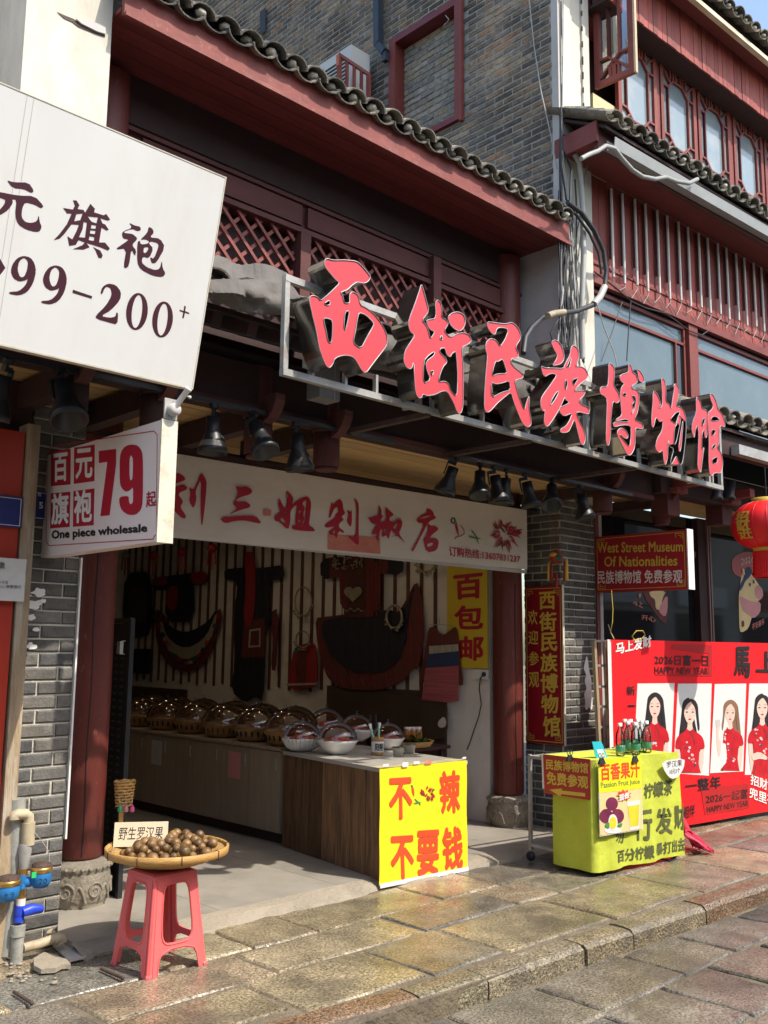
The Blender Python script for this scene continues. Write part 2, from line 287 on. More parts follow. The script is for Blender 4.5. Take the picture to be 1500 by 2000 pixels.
class MB:
    def __init__(s): s.v = []; s.f = []; s.sm = []
    def add(s, vs, fs, smooth=False):
        k = len(s.v); s.v += [tuple(map(float, v)) for v in vs]
        s.f += [tuple(i + k for i in f) for f in fs]; s.sm += [smooth] * len(fs); return s
    def box(s, x0, x1, y0, y1, z0, z1):
        return s.hexa([(x0, y0, z0), (x1, y0, z0), (x1, y1, z0), (x0, y1, z0)], [(x0, y0, z1), (x1, y0, z1), (x1, y1, z1), (x0, y1, z1)])
    def hexa(s, b, t):
        return s.add(list(b) + list(t), [(3, 2, 1, 0), (4, 5, 6, 7), (0, 1, 5, 4), (1, 2, 6, 5), (2, 3, 7, 6), (3, 0, 4, 7)])
    def obox(s, F, a0, a1, b0, b1, d0, d1):
        """box in a plane frame: a along u, b along v, d out of the plane"""
        P = lambda a, b, d: F.w(a, b, d)
        return s.hexa([P(a0, b0, d0), P(a1, b0, d0), P(a1, b0, d1), P(a0, b0, d1)], [P(a0, b1, d0), P(a1, b1, d0), P(a1, b1, d1), P(a0, b1, d1)])
    def bar(s, p, q, wd, ht=None, up=(0, 0, 1)):
        p, q = V3(p), V3(q); d = (q - p).normalized(); up = Vector(up)
        if abs(d.dot(up)) > .98: up = Vector((0, 1, 0))
        sd = d.cross(up).normalized() * wd / 2; u2 = sd.cross(d).normalized() * (ht or wd) / 2
        c = [sd + u2, -sd + u2, -sd - u2, sd - u2]
        return s.hexa([p + x for x in c], [q + x for x in c])
    def tube(s, pts, r, n=8, caps=True):
        pts = [V3(p) for p in pts]; k = len(pts); rr = r if isinstance(r, (list, tuple)) else [r] * k
        rings = []; prev = None
        for i, p in enumerate(pts):
            d = (pts[min(i + 1, k - 1)] - pts[max(i - 1, 0)]).normalized()
            if prev is None:
                a = d.orthogonal().normalized()
            else:
                a = (prev - d * prev.dot(d)).normalized()
            prev = a; b = d.cross(a)
            rings.append([p + (a * math.cos(t) + b * math.sin(t)) * rr[i] for t in [2 * math.pi * j / n for j in range(n)]])
        vs = [v for R_ in rings for v in R_]
        fs = [(i * n + j, i * n + (j + 1) % n, (i + 1) * n + (j + 1) % n, (i + 1) * n + j) for i in range(k - 1) for j in range(n)]
        s.add(vs, fs, True)
        if caps:
            s.add(rings[0], [tuple(range(n))[::-1]]); s.add(rings[-1], [tuple(range(n))])
        return s
    def lathe(s, c, prof, n=24, axis=None, closed=False):
        """prof = [(radius, height)...] about axis"""
        c = V3(c); ax = Vector(axis or (0, 0, 1)).normalized(); a = ax.orthogonal().normalized(); b = ax.cross(a)
        vs = []; k = len(prof)
        for r, h in prof:
            for j in range(n):
                t = 2 * math.pi * j / n; vs.append(c + ax * h + (a * math.cos(t) + b * math.sin(t)) * r)
        fs = [(i * n + j, i * n + (j + 1) % n, (i + 1) * n + (j + 1) % n, (i + 1) * n + j) for i in range(k - 1) for j in range(n)]
        return s.add(vs, fs, True)
    def sphere(s, c, r, n=12, m=8, sc=(1, 1, 1)):
        vs = []; c = V3(c)
        for i in range(m + 1):
            ph = math.pi * i / m
            for j in range(n):
                t = 2 * math.pi * j / n
                vs.append((c.x + r * sc[0] * math.sin(ph) * math.cos(t), c.y + r * sc[1] * math.sin(ph) * math.sin(t), c.z - r * sc[2] * math.cos(ph)))
        fs = [(i * n + j, i * n + (j + 1) % n, (i + 1) * n + (j + 1) % n, (i + 1) * n + j) for i in range(m) for j in range(n)]
        return s.add(vs, fs, True)
    def quad(s, a, b, c, d): return s.add([a, b, c, d], [(0, 1, 2, 3)])
    def mesh(s, name, off=(0, 0, 0)):
        me = bpy.data.meshes.new(name)
        me.from_pydata([(v[0] - off[0], v[1] - off[1], v[2] - off[2]) for v in s.v], [], s.f)
        me.polygons.foreach_set('use_smooth', s.sm); me.update(); return me
    def build(s, name, m, parent=None, **kw): return place(s.mesh, name, m, parent, s.v, **kw)

WPOS = {}
def place(meshf, name, m, parent, verts, label=None, cat=None, group=None, kind=None):
    if parent is not None: off = WPOS[parent.name]
    else:
        a = np.array(verts); lo = a.min(0); hi = a.max(0); off = ((lo[0] + hi[0]) / 2, (lo[1] + hi[1]) / 2, lo[2])
    me = meshf(name, off)
    if m is not None: me.materials.append(m)
    o = bpy.data.objects.new(name, me); COL.objects.link(o)
    if parent is not None:
        o.parent = parent; WPOS[o.name] = off
    else:
        o.location = off; WPOS[o.name] = off
    tag(o, label, cat, group, kind); return o

def tag(o, label=None, cat=None, group=None, kind=None):
    if label: o['label'] = label
    if cat: o['category'] = cat
    if group: o['group'] = group
    if kind: o['kind'] = kind
    return o

def thing(name, loc, label=None, cat=None, group=None, kind=None, rz=0):
    o = bpy.data.objects.new(name, None); COL.objects.link(o); o.location = loc; o.rotation_euler = (0, 0, rz)
    o.empty_display_size = .1
    WPOS[o.name] = tuple(loc)
    return tag(o, label, cat, group, kind)

def proto(name, label=None, cat=None, group=None):
    """a thing built round the origin, to be moved and copied"""
    return thing(name, (0, 0, 0), label, cat, group)

def kids(o): return [c for c in ALLK.get(o.name, [])]
def copy_tree(o, loc=None, rz=None, label=None, group=None, scale=None, parent=None):
    c = o.copy(); COL.objects.link(c)
    if parent is not None: c.parent = parent
    if loc is not None: c.location = loc
    if rz is not None: c.rotation_euler = (0, 0, rz)
    if scale is not None: c.scale = scale
    if label: c['label'] = label
    if group: c['group'] = group
    WPOS[c.name] = tuple(c.location)
    for ch in list(o.children): copy_tree(ch, parent=c)
    return c

class Plane:
    surf = None
    """frame: origin o, u to the right, v up, n = u x v turned towards the viewer's side"""
    def __init__(s, o, u, v, flip=False):
        s.o = np.array(o, float); s.u = np.array(u, float) / np.linalg.norm(u); s.v = np.array(v, float) / np.linalg.norm(v)
        s.n = np.cross(s.u, s.v); s.n /= np.linalg.norm(s.n)
        if s.n @ (EYEP - s.o) < 0: s.n = -s.n
    def w(s, a, b, d=0.): return s.o + s.u * a + s.v * b + s.n * d
    def px(s, x, y, d=0.):
        r = FW + CR * (x - 750) / FPX - CU * (y - 1000) / FPX
        o = s.o + s.n * d; t = ((o - EYEP) @ s.n) / (r @ s.n); p = EYEP + r * t - s.o
        return p @ s.u, p @ s.v
    def W(s, x, y, d=0.): a, b = s.px(x, y, d); return s.w(a, b, d)
def PY(Y): return Plane((0, Y, 0), (1, 0, 0), (0, 0, 1))
def PX(X): return Plane((X, 0, 0), (0, -1, 0), (0, 0, 1))
def GZ(x, y, z=0.):
    r = FW + CR * (x - 750) / FPX - CU * (y - 1000) / FPX
    return EYEP + r * ((z - EYE) / r[2])

def curve_mesh(cu, name):
    ob = bpy.data.objects.new('tmp', cu); me = bpy.data.meshes.new_from_object(ob)
    bpy.data.objects.remove(ob); bpy.data.curves.remove(cu); return me

def flat(F, loops, name, m, parent, d=.0, e=.002, smooth=0, **kw):
    """closed loops (even-odd) in the frame, made e thick with their back at height d"""
    cu = bpy.data.curves.new('c', 'CURVE'); cu.dimensions = '2D'; cu.fill_mode = 'BOTH'; cu.extrude = e / 2
    for lp in loops:
        if smooth: lp = chaikin(lp, smooth)
        sp = cu.splines.new('POLY'); sp.points.add(len(lp) - 1); sp.use_cyclic_u = True
        for p, q in zip(sp.points, lp): p.co = (q[0], q[1], 0, 1)
    me = curve_mesh(cu, name)
    return _map(F, me, name, m, parent, d + e / 2, **kw)

def _map(F, me, name, m, parent, dc, **kw):
    n = len(me.vertices); a = np.empty(n * 3); me.vertices.foreach_get('co', a); a = a.reshape(-1, 3)
    if F.surf is not None: dc = dc + F.surf(a[:, 0], a[:, 1])
    wv = F.o + np.outer(a[:, 0], F.u) + np.outer(a[:, 1], F.v) + np.outer(a[:, 2] + dc, F.n)
    def mf(nm, off):
        me.name = nm; me.vertices.foreach_set('co', (wv - np.array(off)).ravel()); me.update()
        me.materials.clear(); return me
    return place(mf, name, m, parent, wv, **kw)

def chaikin(p, k):
    for _ in range(k):
        q = []
        for i in range(len(p)):
            a, b = p[i], p[(i + 1) % len(p)]
            q += [(a[0] * .78 + b[0] * .22, a[1] * .78 + b[1] * .22), (a[0] * .22 + b[0] * .78, a[1] * .22 + b[1] * .78)]
        p = q
    return p

def textmesh(body, bold=.0, res=2):
    """flat lettering; bold = heavier by laying shifted copies over each other, 0.1 mm apart"""
    cu = bpy.data.curves.new('t', 'FONT'); cu.body = body; cu.resolution_u = res
    me = curve_mesh(cu, 'text')
    if bold <= 0: return me
    n = len(me.vertices); a = np.empty(n * 3); me.vertices.foreach_get('co', a); a = a.reshape(-1, 3)
    fs = [tuple(p.vertices) for p in me.polygons]; vs = []; ff = []
    k = 8 if len(body) < 8 else 4
    for i in range(k + 1):
        t = 2 * math.pi * i / k + .39; s = 0 if i == k else bold
        q = a + np.array([s * math.cos(t), s * math.sin(t), 0]); q[:, 2] = i
        vs += q.tolist(); ff += [tuple(j + i * n for j in f) for f in fs]
    bpy.data.meshes.remove(me); m2 = bpy.data.meshes.new('text'); m2.from_pydata(vs, [], ff); return m2

def text(F, body, rect, m, parent, d=.0, e=.0012, bold=.012, shear=0., name='lettering', fit=None, **kw):
    """lettering stretched into rect = (a0, a1, b0, b1) of the frame, or into four corners fit = TL,TR,BR,BL"""
    me = textmesh(body, bold)
    n = len(me.vertices); a = np.empty(n * 3); me.vertices.foreach_get('co', a); a = a.reshape(-1, 3)
    lo = a.min(0); hi = a.max(0); s = (a[:, 0] - lo[0]) / max(1e-6, hi[0] - lo[0]); t = (a[:, 1] - lo[1]) / max(1e-6, hi[1] - lo[1])
    if fit is not None:
        q = [np.array(p) for p in fit]
        xy = np.outer((1 - s) * t, q[0]) + np.outer(s * t, q[1]) + np.outer(s * (1 - t), q[2]) + np.outer((1 - s) * (1 - t), q[3])
    else:
        xy = np.stack([rect[0] + s * (rect[1] - rect[0]) + shear * (t - .5) * (rect[3] - rect[2]), rect[2] + t * (rect[3] - rect[2])], 1)
    b = np.stack([xy[:, 0], xy[:, 1], a[:, 2] * 1e-4], 1)
    me.vertices.foreach_set('co', b.ravel())
    return _map(F, me, name, m, parent, d + .0006, **kw)

def textpx(F, body, tl, tr, br, bl, m, parent, d=.0, **kw):
    """lettering between four photo corners, laid into the frame's plane"""
    return text(F, body, None, m, parent, d=d, fit=[F.px(*p, d) for p in (tl, tr, br, bl)], **kw)

def traced(F, polys, org, k, name, m, parent, d=0., e=.002, smooth=0, **kw):
    """outlines traced in an enlargement (org = its corner, k = its scale) laid into the frame's plane"""
    return flat(F, [[F.px(org[0] + x / k, org[1] + y / k, d + e) for x, y in lp] for lp in polys], name, m, parent, d, e, smooth, **kw)

def shrink(me): return me

def planks(F, a0, a1, b0, b1, n, vertical, name, m, parent, d=0., th=.02, gap=.006, jit=.0):
    """n boards side by side filling a rectangle of the frame"""
    for i in range(n):
        j = random.uniform(-jit, jit)
        b = MB()
        if vertical:
            s0 = a0 + (a1 - a0) * i / n + gap / 2; s1 = a0 + (a1 - a0) * (i + 1) / n - gap / 2
            b.obox(F, s0, s1, b0, b1, d, d + th + j)
        else:
            s0 = b0 + (b1 - b0) * i / n + gap / 2; s1 = b0 + (b1 - b0) * (i + 1) / n - gap / 2
            b.obox(F, a0, a1, s0, s1, d, d + th + j)
        b.build(name, m, parent)

_bm = {}
def brick_variants(L_, H_, D_, rough):
    key = (round(L_, 3), round(H_, 3), round(D_, 3), rough)
    if key in _bm: return _bm[key]
    out = []
    rs = random.Random(5)
    for k in range(6):
        g = lambda s=1.: rs.uniform(-1, 1) * rough * s
        c = min(H_, L_) * .12
        x0, x1, z0, z1 = -L_ / 2 + g(), L_ / 2 + g(), -H_ / 2 + g(.6), H_ / 2 + g(.6)
        b = MB(); y = D_
        P = [(x0, 0, z0), (x1, 0, z0 + g(.6)), (x1, 0, z1 + g(.6)), (x0, 0, z1)]
        Q = [(p[0] + (c if p[0] < 0 else -c) + g(.5), -y + g(.8), p[2] + (c if p[2] < 0 else -c) + g(.5)) for p in P]
        R_ = [(p[0], -y + c, p[2]) for p in P]
        b.add(P + R_ + Q, [(0, 1, 5, 4), (1, 2, 6, 5), (2, 3, 7, 6), (3, 0, 4, 7), (4, 5, 9, 8), (5, 6, 10, 9), (6, 7, 11, 10), (7, 4, 8, 11), (8, 9, 10, 11)])
        out.append(b)
    _bm[key] = out; return out

def brickwork(F, a0, a1, b0, b1, L_, H_, parent, m, joint=.01, depth=.012, rough=.002, skip=None, near=None, m_far=None, limit=300, d=0., bow=None):
    """running-bond bricks proud of a mortar face; the nearest `limit` are single objects, the rest one part"""
    cells = []
    rows = int(round((b1 - b0) / (H_ + joint)))
    for r in range(rows):
        bz = b0 + (r + .5) * (b1 - b0) / rows; off = (L_ + joint) / 2 * (r % 2)
        x = a0 - off
        while x < a1 - .01:
            s0, s1 = max(x, a0), min(x + L_, a1); x += L_ + joint
            if s1 - s0 < .03: continue
            c = ((s0 + s1) / 2, bz)
            if skip and skip(*c): continue
            cells.append((c[0], c[1], (s1 - s0) / L_))
    if near is not None: cells.sort(key=near)
    var = brick_variants(L_, H_ * 1.0, depth, rough)
    # orientation: local x -> u, local -y -> n, local z -> v
    Rm = np.column_stack([F.u, -F.n, F.v])
    meshes = []
    if Rm is not None:
        for i, b in enumerate(var):
            bb = MB(); bb.add([Rm @ np.array(p) for p in b.v], b.f); me = bb.mesh('brick'); me.materials.append(m); meshes.append(me)
    full = cells[:limit]; rest = cells[limit:]
    po = np.array(WPOS[parent.name])
    for i, (a, b_, s) in enumerate(full):
        if s > .99:
            o = bpy.data.objects.new('brick', random.choice(meshes)); p = F.w(a + random.uniform(-.004, .004), b_, d) - po
        else:
            vb = random.choice(var); bb = MB(); bb.add([Rm @ (np.array(p_) * [s, 1, 1]) for p_ in vb.v], vb.f)
            me = bb.mesh('brick'); me.materials.append(m); o = bpy.data.objects.new('brick', me); p = F.w(a, b_, d) - po
        COL.objects.link(o); o.parent = parent; o.location = p
    if rest:
        bb = MB()
        for a, b_, s in rest:
            vb = random.choice(var); base = F.w(a, b_, d)
            bb.add([base + Rm @ (np.array(p_) * [s, 1, 1]) for p_ in vb.v], vb.f)
        bb.build('brickwork', m_far or m, parent, kind='stuff')

# ================================================================== GROUND
gp = thing('pavement', (5, 4, 0), kind='structure')
b = MB(); b.hexa([(-8, 3.3, -.25), (30, 3.3, -.25), (30, 5.2, -.25), (-8, 5.2, -.25)], [(-8, 3.3, -.012), (30, 3.0, -.012), (30, 5.2, -.012), (-8, 5.2, -.012)])
b.build('paving_bed', M['bed'], gp)
def kerb_y(x): return 3.37 - .045 * (x - 4) + (.10 * max(0, 3.2 - x)) + .016 * max(0, x - 5.2) * (x - 5.2) * .3
def slab(x0, x1, y0, y1, z, m, parent, name='paving_stone', th=.06, irr=.02, gap=.026, prof=None):
    g = lambda: random.uniform(-irr, irr)
    q = [(x0 + gap / 2 + g() * .4, y0 + gap / 2 + g() * .4), (x1 - gap / 2 + g() * .4, y0 + gap / 2 + g() * .4), (x1 - gap / 2 + g() * .4, y1 - gap / 2 + g() * .4), (x0 + gap / 2 + g() * .4, y1 - gap / 2 + g() * .4)]
    # edge subdivided so the outline wanders, top domed slightly
    ring = []
    for i in range(4):
        a, c = q[i], q[(i + 1) % 4]
        for k in range(4):
            t = k / 4; j = g() * .35 if k else 0
            nx, ny = (c[1] - a[1]), -(c[0] - a[0]); ln = math.hypot(nx, ny) or 1
            ring.append((a[0] + (c[0] - a[0]) * t + nx / ln * j, a[1] + (c[1] - a[1]) * t + ny / ln * j))
    cx = sum(p[0] for p in ring) / 16; cy = sum(p[1] for p in ring) / 16
    dz = random.uniform(-.004, .004); tx = random.uniform(-.006, .006); ty = random.uniform(-.006, .006)
    zz = lambda x, y, s: z + dz + tx * (x - cx) + ty * (y - cy) - s
    n = 16; vs = []
    for s, k, dd in ((1, 0, th), (1, 0, .012), (.975, 0, .003), (.93, 0, 0)):
        for p in ring:
            x = cx + (p[0] - cx) * (s if s == 1 else 1) ; y = cy + (p[1] - cy)
            if s < 1:
                ln = math.hypot(p[0] - cx, p[1] - cy) or 1; pull = .008 if s > .95 else .02
                x = p[0] - (p[0] - cx) / ln * pull; y = p[1] - (p[1] - cy) / ln * pull
            vs.append((x, y, zz(x, y, dd)))
    fs = [(r * n + j, r * n + (j + 1) % n, (r + 1) * n + (j + 1) % n, (r + 1) * n + j) for r in range(3) for j in range(n)]
    fs.append(tuple(3 * n + j for j in range(n)))
    bb = MB(); bb.add(vs, fs); return bb.build(name, m, parent)

rnd = random.Random(21)
rows = [(3.40, 3.93), (3.93, 4.33), (4.33, 4.78), (4.78, 5.12)]
for ri, (y0, y1) in enumerate(rows):
    x = 1.0 + rnd.uniform(0, .5)
    while x < 14:
        ln = rnd.uniform(.42, 1.15) if x < 9 else rnd.uniform(.8, 1.5)
        yy0 = kerb_y(x + ln / 2) + .02 if ri == 0 else y0
        if ri == 3 and 2.5 < x + ln / 2 < 6.9: x += ln; continue
        slab(x, x + ln, yy0, y1, 0, STONE, gp, irr=.03); x += ln
for x, y0, y1 in [(k * .9 + 1.2, 4.3, 4.8) for k in range(0)]: pass
kb = thing('kerb', (5, 3.2, 0), kind='structure')
x = 1.2
while x < 16:
    ln = rnd.choice([.75, .95, .8, .45, 1.05]); ya, yb = kerb_y(x), kerb_y(x + ln); g = .008
    h = rnd.uniform(-.004, .006); wd = .17
    vs = []
    segs = 7
    for i in range(segs + 1):
        t = i / segs; xx = x + g + (ln - 2 * g) * t; yy = ya + (yb - ya) * t; j = rnd.uniform(-.007, .007)
        vs += [(xx, yy - wd + j - .012, -.2), (xx, yy - wd + j - .006, -.03), (xx, yy - wd + j + .018, h - .006), (xx, yy - wd + .06, h), (xx, yy - .03, h + .001), (xx, yy - .008 + j * .5, h - .008), (xx, yy - .005 + j * .5, -.2)]
    fs = []
    for i in range(segs):
        for k in range(6): fs.append((i * 7 + k, i * 7 + k + 1, (i + 1) * 7 + k + 1, (i + 1) * 7 + k))
    fs += [tuple(range(7)), tuple(segs * 7 + k for k in range(7))[::-1]]
    bb = MB(); bb.add(vs, fs); bb.build('kerb_stone', KERB, kb); x += ln
rd = thing('road', (5, 1, -.1), kind='structure')
bb = MB(); bb.quad((-60, -60, -.114), (90, -60, -.114), (90, 90, -.114), (-60, 90, -.114)); bb.build('road_bed', M['bed'], rd)
y1 = 3.16
for ri in range(7):
    wd = rnd.choice([.42, .5, .36, .46]); x = 1.6 + rnd.uniform(0, .5)
    while x < 13:
        ln = rnd.uniform(.38, .95); yk = kerb_y(x + ln / 2) - .19 if ri == 0 else y1
        slab(x, x + ln, y1 - wd, yk if ri == 0 else y1, -.1, STONER, rd, irr=.04); x += ln
    y1 -= wd
for ri in range(5):
    bb = MB(); bb.box(-20, 40, -4 + ri * .9, -3.14 + ri * .9, -.16, -.1); bb.build('far_paving_strip', STONER, rd)
# shop floor with its rough concrete lip
fl = thing('shop_floor', (5, 7, 0), kind='structure')
ft = .045
for i in range(5):
    for j in range(9):
        x0, x1, y0, y1_ = 2.52 + i * .93, 2.52 + (i + 1) * .93, 4.93 + j * .93, 4.93 + (j + 1) * .93
        if x1 > 7.2: x1 = 7.19
        b = MB(); b.box(x0 + .0015, x1 - .0015, y0 + .0015, y1_ - .0015, -.1, ft); b.build('floor_tile', M['concrete'], fl)
vs = []; n = 40
for i in range(n + 1):
    x = 2.5 + 4.35 * i / n; j = random.uniform(-.025, .025)
    vs += [(x, 4.76 + j + .03 * math.sin(i * .7), -.03), (x, 4.785 + j + .03 * math.sin(i * .7), .012), (x, 4.86 + j * .4, .034), (x, 4.929, ft)]
bb = MB(); bb.add(vs, [(i * 4 + k, (i + 1) * 4 + k, (i + 1) * 4 + k + 1, i * 4 + k + 1) for i in range(n) for k in range(3)], False)
bb.build('concrete_lip', M['lip'], fl)

# ================================================================== SHOP BUILDING
shop = thing('shop_building', (5, 5.55, 0), 'two storey timber shop with red painted eaves, diamond lattice and round columns', 'building')
# --- upper eave: soffit boards, fascia, tiles
Z5 = 5.47
Fs = Plane((2.5, 4.87, Z5), (1, 0, 0), (0, 1, 0))
nb = 9
for i in range(nb):
    y0 = 4.975 + i * .065; b = MB(); b.box(2.52, 7.19, y0 + .0015, y0 + .0635, Z5 + random.uniform(0, .003), Z5 + .03); b.build('soffit_board', M['soffit'], shop)
b = MB(); b.box(2.52, 7.19, 4.93, 4.962, 5.43, 5.63); b.build('fascia_board', M['fascia'], shop)
b = MB(); b.box(2.52, 7.19, 4.905, 4.928, 5.41, 5.437); b.build('fascia_lip', M['fascia'], shop)
b = MB(); b.hexa([(2.52, 4.93, 5.631), (7.19, 4.93, 5.631), (7.19, 6.2, 6.25), (2.52, 6.2, 6.25)], [(2.52, 4.93, 5.645), (7.19, 4.93, 5.645), (7.19, 6.2, 6.275), (2.52, 6.2, 6.275)])
b.build('roof_deck', M['dark'], shop)

def tile_shell(r, L0, L1, th, up, sag=0, n=8, arc=1.0):
    """one curved clay tile along +y, convex up or down, open end towards -y"""
    vs = []; fs = []
    for k, (y, rr) in enumerate(((L0, r), (L1, r * .94))):
        for q, ro in enumerate((rr, rr - th)):
            for i in range(n + 1):
                t = math.pi * (.5 - arc / 2 + arc * i / n)
                vs.append((ro * math.cos(t), y, ro * math.sin(t) * (.78 if up else -.62)))
    m_ = n + 1
    A, B, C_, D = 0, m_, 2 * m_, 3 * m_
    for i in range(n):
        fs += [(A + i, A + i + 1, C_ + i + 1, C_ + i), (B + i, D + i, D + i + 1, B + i + 1), (A + i, B + i, B + i + 1, A + i + 1), (C_ + i, C_ + i + 1, D + i + 1, D + i)]
    fs += [(A, C_, D, B), (A + n, B + n, D + n, C_ + n)]
    b = MB(); b.add(vs, fs); return b

def tile_row(parent, O, u, back, slope, n, pitch, m, r=.105, L_=.16, courses=4, jitter=.012):
    """rows of pan and cover tiles; O = eave corner, u = along eave, back = horizontal direction up the slope"""
    u = Vector(u).normalized(); bk = Vector(back).normalized(); ys = (bk + Vector((0, 0, slope))).normalized(); zs = u.cross(ys).normalized()
    if zs.z < 0: zs = -zs
    R = Matrix((u, ys, zs)).transposed()
    def var(up, L0, L1):
        out = []
        for k in range(3):
            b = tile_shell(r * random.uniform(.97, 1.05), L0, L1, .013, up, arc=.92)
            bb = MB(); bb.add([R @ Vector(p) for p in b.v], b.f, False); me = bb.mesh('tile'); me.materials.append(m); out.append(me)
        return out
    cov, pan = var(True, 0, .3), var(False, 0, .3)
    po = Vector(WPOS[parent.name])
    b = MB(); b.sphere((0, 0, 0), .05, 6, 4, (.8, .9, .55)); plug = b.mesh('mortar_plug'); plug.materials.append(M['mortar'])
    for i in range(n):
        for c in range(courses):
            j = lambda s=1.: random.uniform(-jitter, jitter) * s
            p = Vector(O) + u * (i * pitch) + ys * (c * L_) + zs * (.012 * 1 + .004 * c)
            if c == 0:
                o = bpy.data.objects.new('mortar_plug', plug); COL.objects.link(o); o.parent = parent; o.location = p + u * (pitch / 2 + j(.5)) + zs * .07 + ys * (.1 + j(3)) - po; o.rotation_euler = (0, 0, i)
            for kind_, me, dx, dz, dy in ((1, random.choice(cov), pitch / 2, .058, .03), (0, random.choice(pan), 0, .062, 0)):
                o = bpy.data.objects.new('roof_tile', me); COL.objects.link(o); o.parent = parent
                o.location = p + u * (dx + j(.5)) + zs * (dz + j(.4)) + ys * (dy * 1 + j()) - po
tile_row(shop, (2.56, 4.88, 5.582), (1, 0, 0), (0, 1, 0), .48, 24, .193, TILE, courses=3)

# --- upper wall: beams, lattice, posts
F = PY(5.5)
def beam(nm, x0, x1, y0, y1, z0, z1, m, parent=None): b = MB(); b.box(x0, x1, y0, y1, z0, z1); return b.build(nm, m, parent or shop)
beam('upper_tie_beam', 2.5, 7.19, 5.52, 5.62, 5.12, 5.47, M['dark'])
beam('ledge_moulding', 2.5, 7.19, 5.50, 5.54, 5.06, 5.09, M['beam'])
beam('panel_board', 2.5, 6.85, 5.54, 5.60, 4.85, 5.06, M['beam'])
beam('lower_ledge', 2.5, 6.9, 5.47, 5.60, 4.80, 4.84, M['beam'])
for x0, x1 in ((3.0, 4.4), (4.46, 5.85), (5.95, 6.85)):
    b = MB(); b.box(x0, x1, 5.50, 5.538, 4.875, 5.04); b.build('panel_board', M['beam'], shop)
beam('wall_post', 5.85, 5.95, 5.44, 5.6, 3.9, 5.06, M['beam'])
beam('wall_post', 4.36, 4.46, 5.455, 5.6, 3.9, 4.8, M['beam'])
b = MB(); b.lathe((7.0, 5.56, 3.6), [(.15, 0), (.15, 1.8)], 28); b.build('upper_column', M['column'], shop)
b = MB(); b.lathe((2.75, 5.56, 3.6), [(.15, 0), (.15, 1.8)], 28); b.build('upper_column', M['column'], shop)
beam('lattice_backing', 2.5, 7.0, 5.62, 5.66, 3.7, 5.0, M['dark'])
lat = MB(); F = PY(5.54); lat.obox(F, 2.6, 6.86, 3.74, 3.80, 0, .03)
lt = lat.build('lattice_screen', M['red'], shop)
def lattice(x0, x1, z0, z1, step, parent):
    h = z1 - z0; k = x0 - h
    while k < x1:
        for sgn in (1, -1):
            # segment clipped to the panel
            pts = []
            for t in np.linspace(0, 1, 41):
                x = k + h * t; z = z0 + h * t if sgn > 0 else z1 - h * t
                if x0 <= x <= x1: pts.append((x, z))
            if len(pts) > 2:
                a, c = pts[0], pts[-1]
                b = MB(); y = 5.528 if sgn > 0 else 5.512
                b.bar((a[0], y, a[1]), (c[0], y, c[1]), .026, .015, up=(0, 1, 0)); b.build('lattice_slat', M['red'], parent)
        k += step
lattice(2.95, 4.35, 4.1, 4.8, .155, lt)
lattice(4.47, 5.84, 4.1, 4.8, .155, lt)
lattice(5.96, 6.85, 4.1, 4.8, .155, lt)

# --- lower pent roof
Yp = 4.02
b = MB(); b.hexa([(1.0, Yp, 3.34), (7.6, Yp, 3.34), (7.6, 5.5, 3.95), (1.0, 5.5, 3.95)], [(1.0, Yp, 3.37), (7.6, Yp, 3.37), (7.6, 5.5, 3.98), (1.0, 5.5, 3.98)])
b.build('pent_roof_deck', M['dark'], shop)
tile_row(shop, (1.5, Yp - .08, 3.375), (1, 0, 0), (0, 1, 0), .41, 31, .2, TILE, courses=4)
for k in range(28):
    x = 1.3 + k * .23; b = MB(); b.bar((x, Yp + .02, 3.30), (x, 5.45, 3.86), .06, .07); b.build('rafter', M['dark'], shop)
for k, (y, z0, z1) in enumerate(((4.52, 2.98, 3.26),)):
    beam('eave_beam', 1.0, 7.75, y - .06, y + .06, z0, z1, M['dark'])
beam('eave_beam_trim', 1.0, 7.75, 4.44, 4.459, 2.98, 3.02, M['beam'])
for x in (2.14, 2.62, 3.32, 3.86, 7.02, 8.0):
    pz = 2.72 if x < 6 else 2.78
    q = thing('hanging_post', (x, 4.52, pz)); q.parent = shop; q.location = Vector((x, 4.52, pz)) - Vector(WPOS[shop.name])
    WPOS[q.name] = (x, 4.52, pz)
    b = MB()
    for z0, z1, r in ((0, .02, .075), (.02, .24, .085), (.24, .28, .095), (.28, .56, .08)): b.lathe((x, 4.52, pz), [(r * .92, z0), (r, z0 + .008), (r, z1 - .008), (r * .92, z1)], 8)
    b.lathe((x, 4.52, pz), [(.001, 0), (.07, 0)], 8)
    b.build('post_shaft', M['beam'] if x > 3 else M['dark'], q)
    b = MB()
    for s in (1,):
        pr = [(0, 0), (.06, .02), (.1, .06), (.13, .12), (.13, .16), (0, .16)]
        F = Plane((x, 4.44, pz + .26), (0, -1, 0), (0, 0, 1))
        vs = [(x - .035, 4.44 - p[0], pz + .2 + p[1]) for p in pr] + [(x + .035, 4.44 - p[0], pz + .2 + p[1]) for p in pr]; k = len(pr)
        b.add(vs, [tuple(range(k)), tuple(range(k, 2 * k))[::-1]] + [(i, (i + 1) % k, k + (i + 1) % k, k + i) for i in range(k)])
    b.build('scroll_bracket', M['beam'], q)
    b = MB(); b.box(x - .045, x + .045, 4.58, 5.4, 2.9 if x < 6 else 2.95, 3.04); b.build('tie_beam', M['dark'], q)
# small lattice frieze under the pent roof
b = MB()
for k in range(34): x = 3.9 + k * .1; b.bar((x, 4.60, 3.0), (x + .09, 4.60, 3.1), .014, .012, up=(0, 1, 0)); b.bar((x + .09, 4.61, 3.0), (x, 4.61, 3.1), .014, .012, up=(0, 1, 0))
b.build('frieze_lattice', M['dark'], shop, kind='stuff')
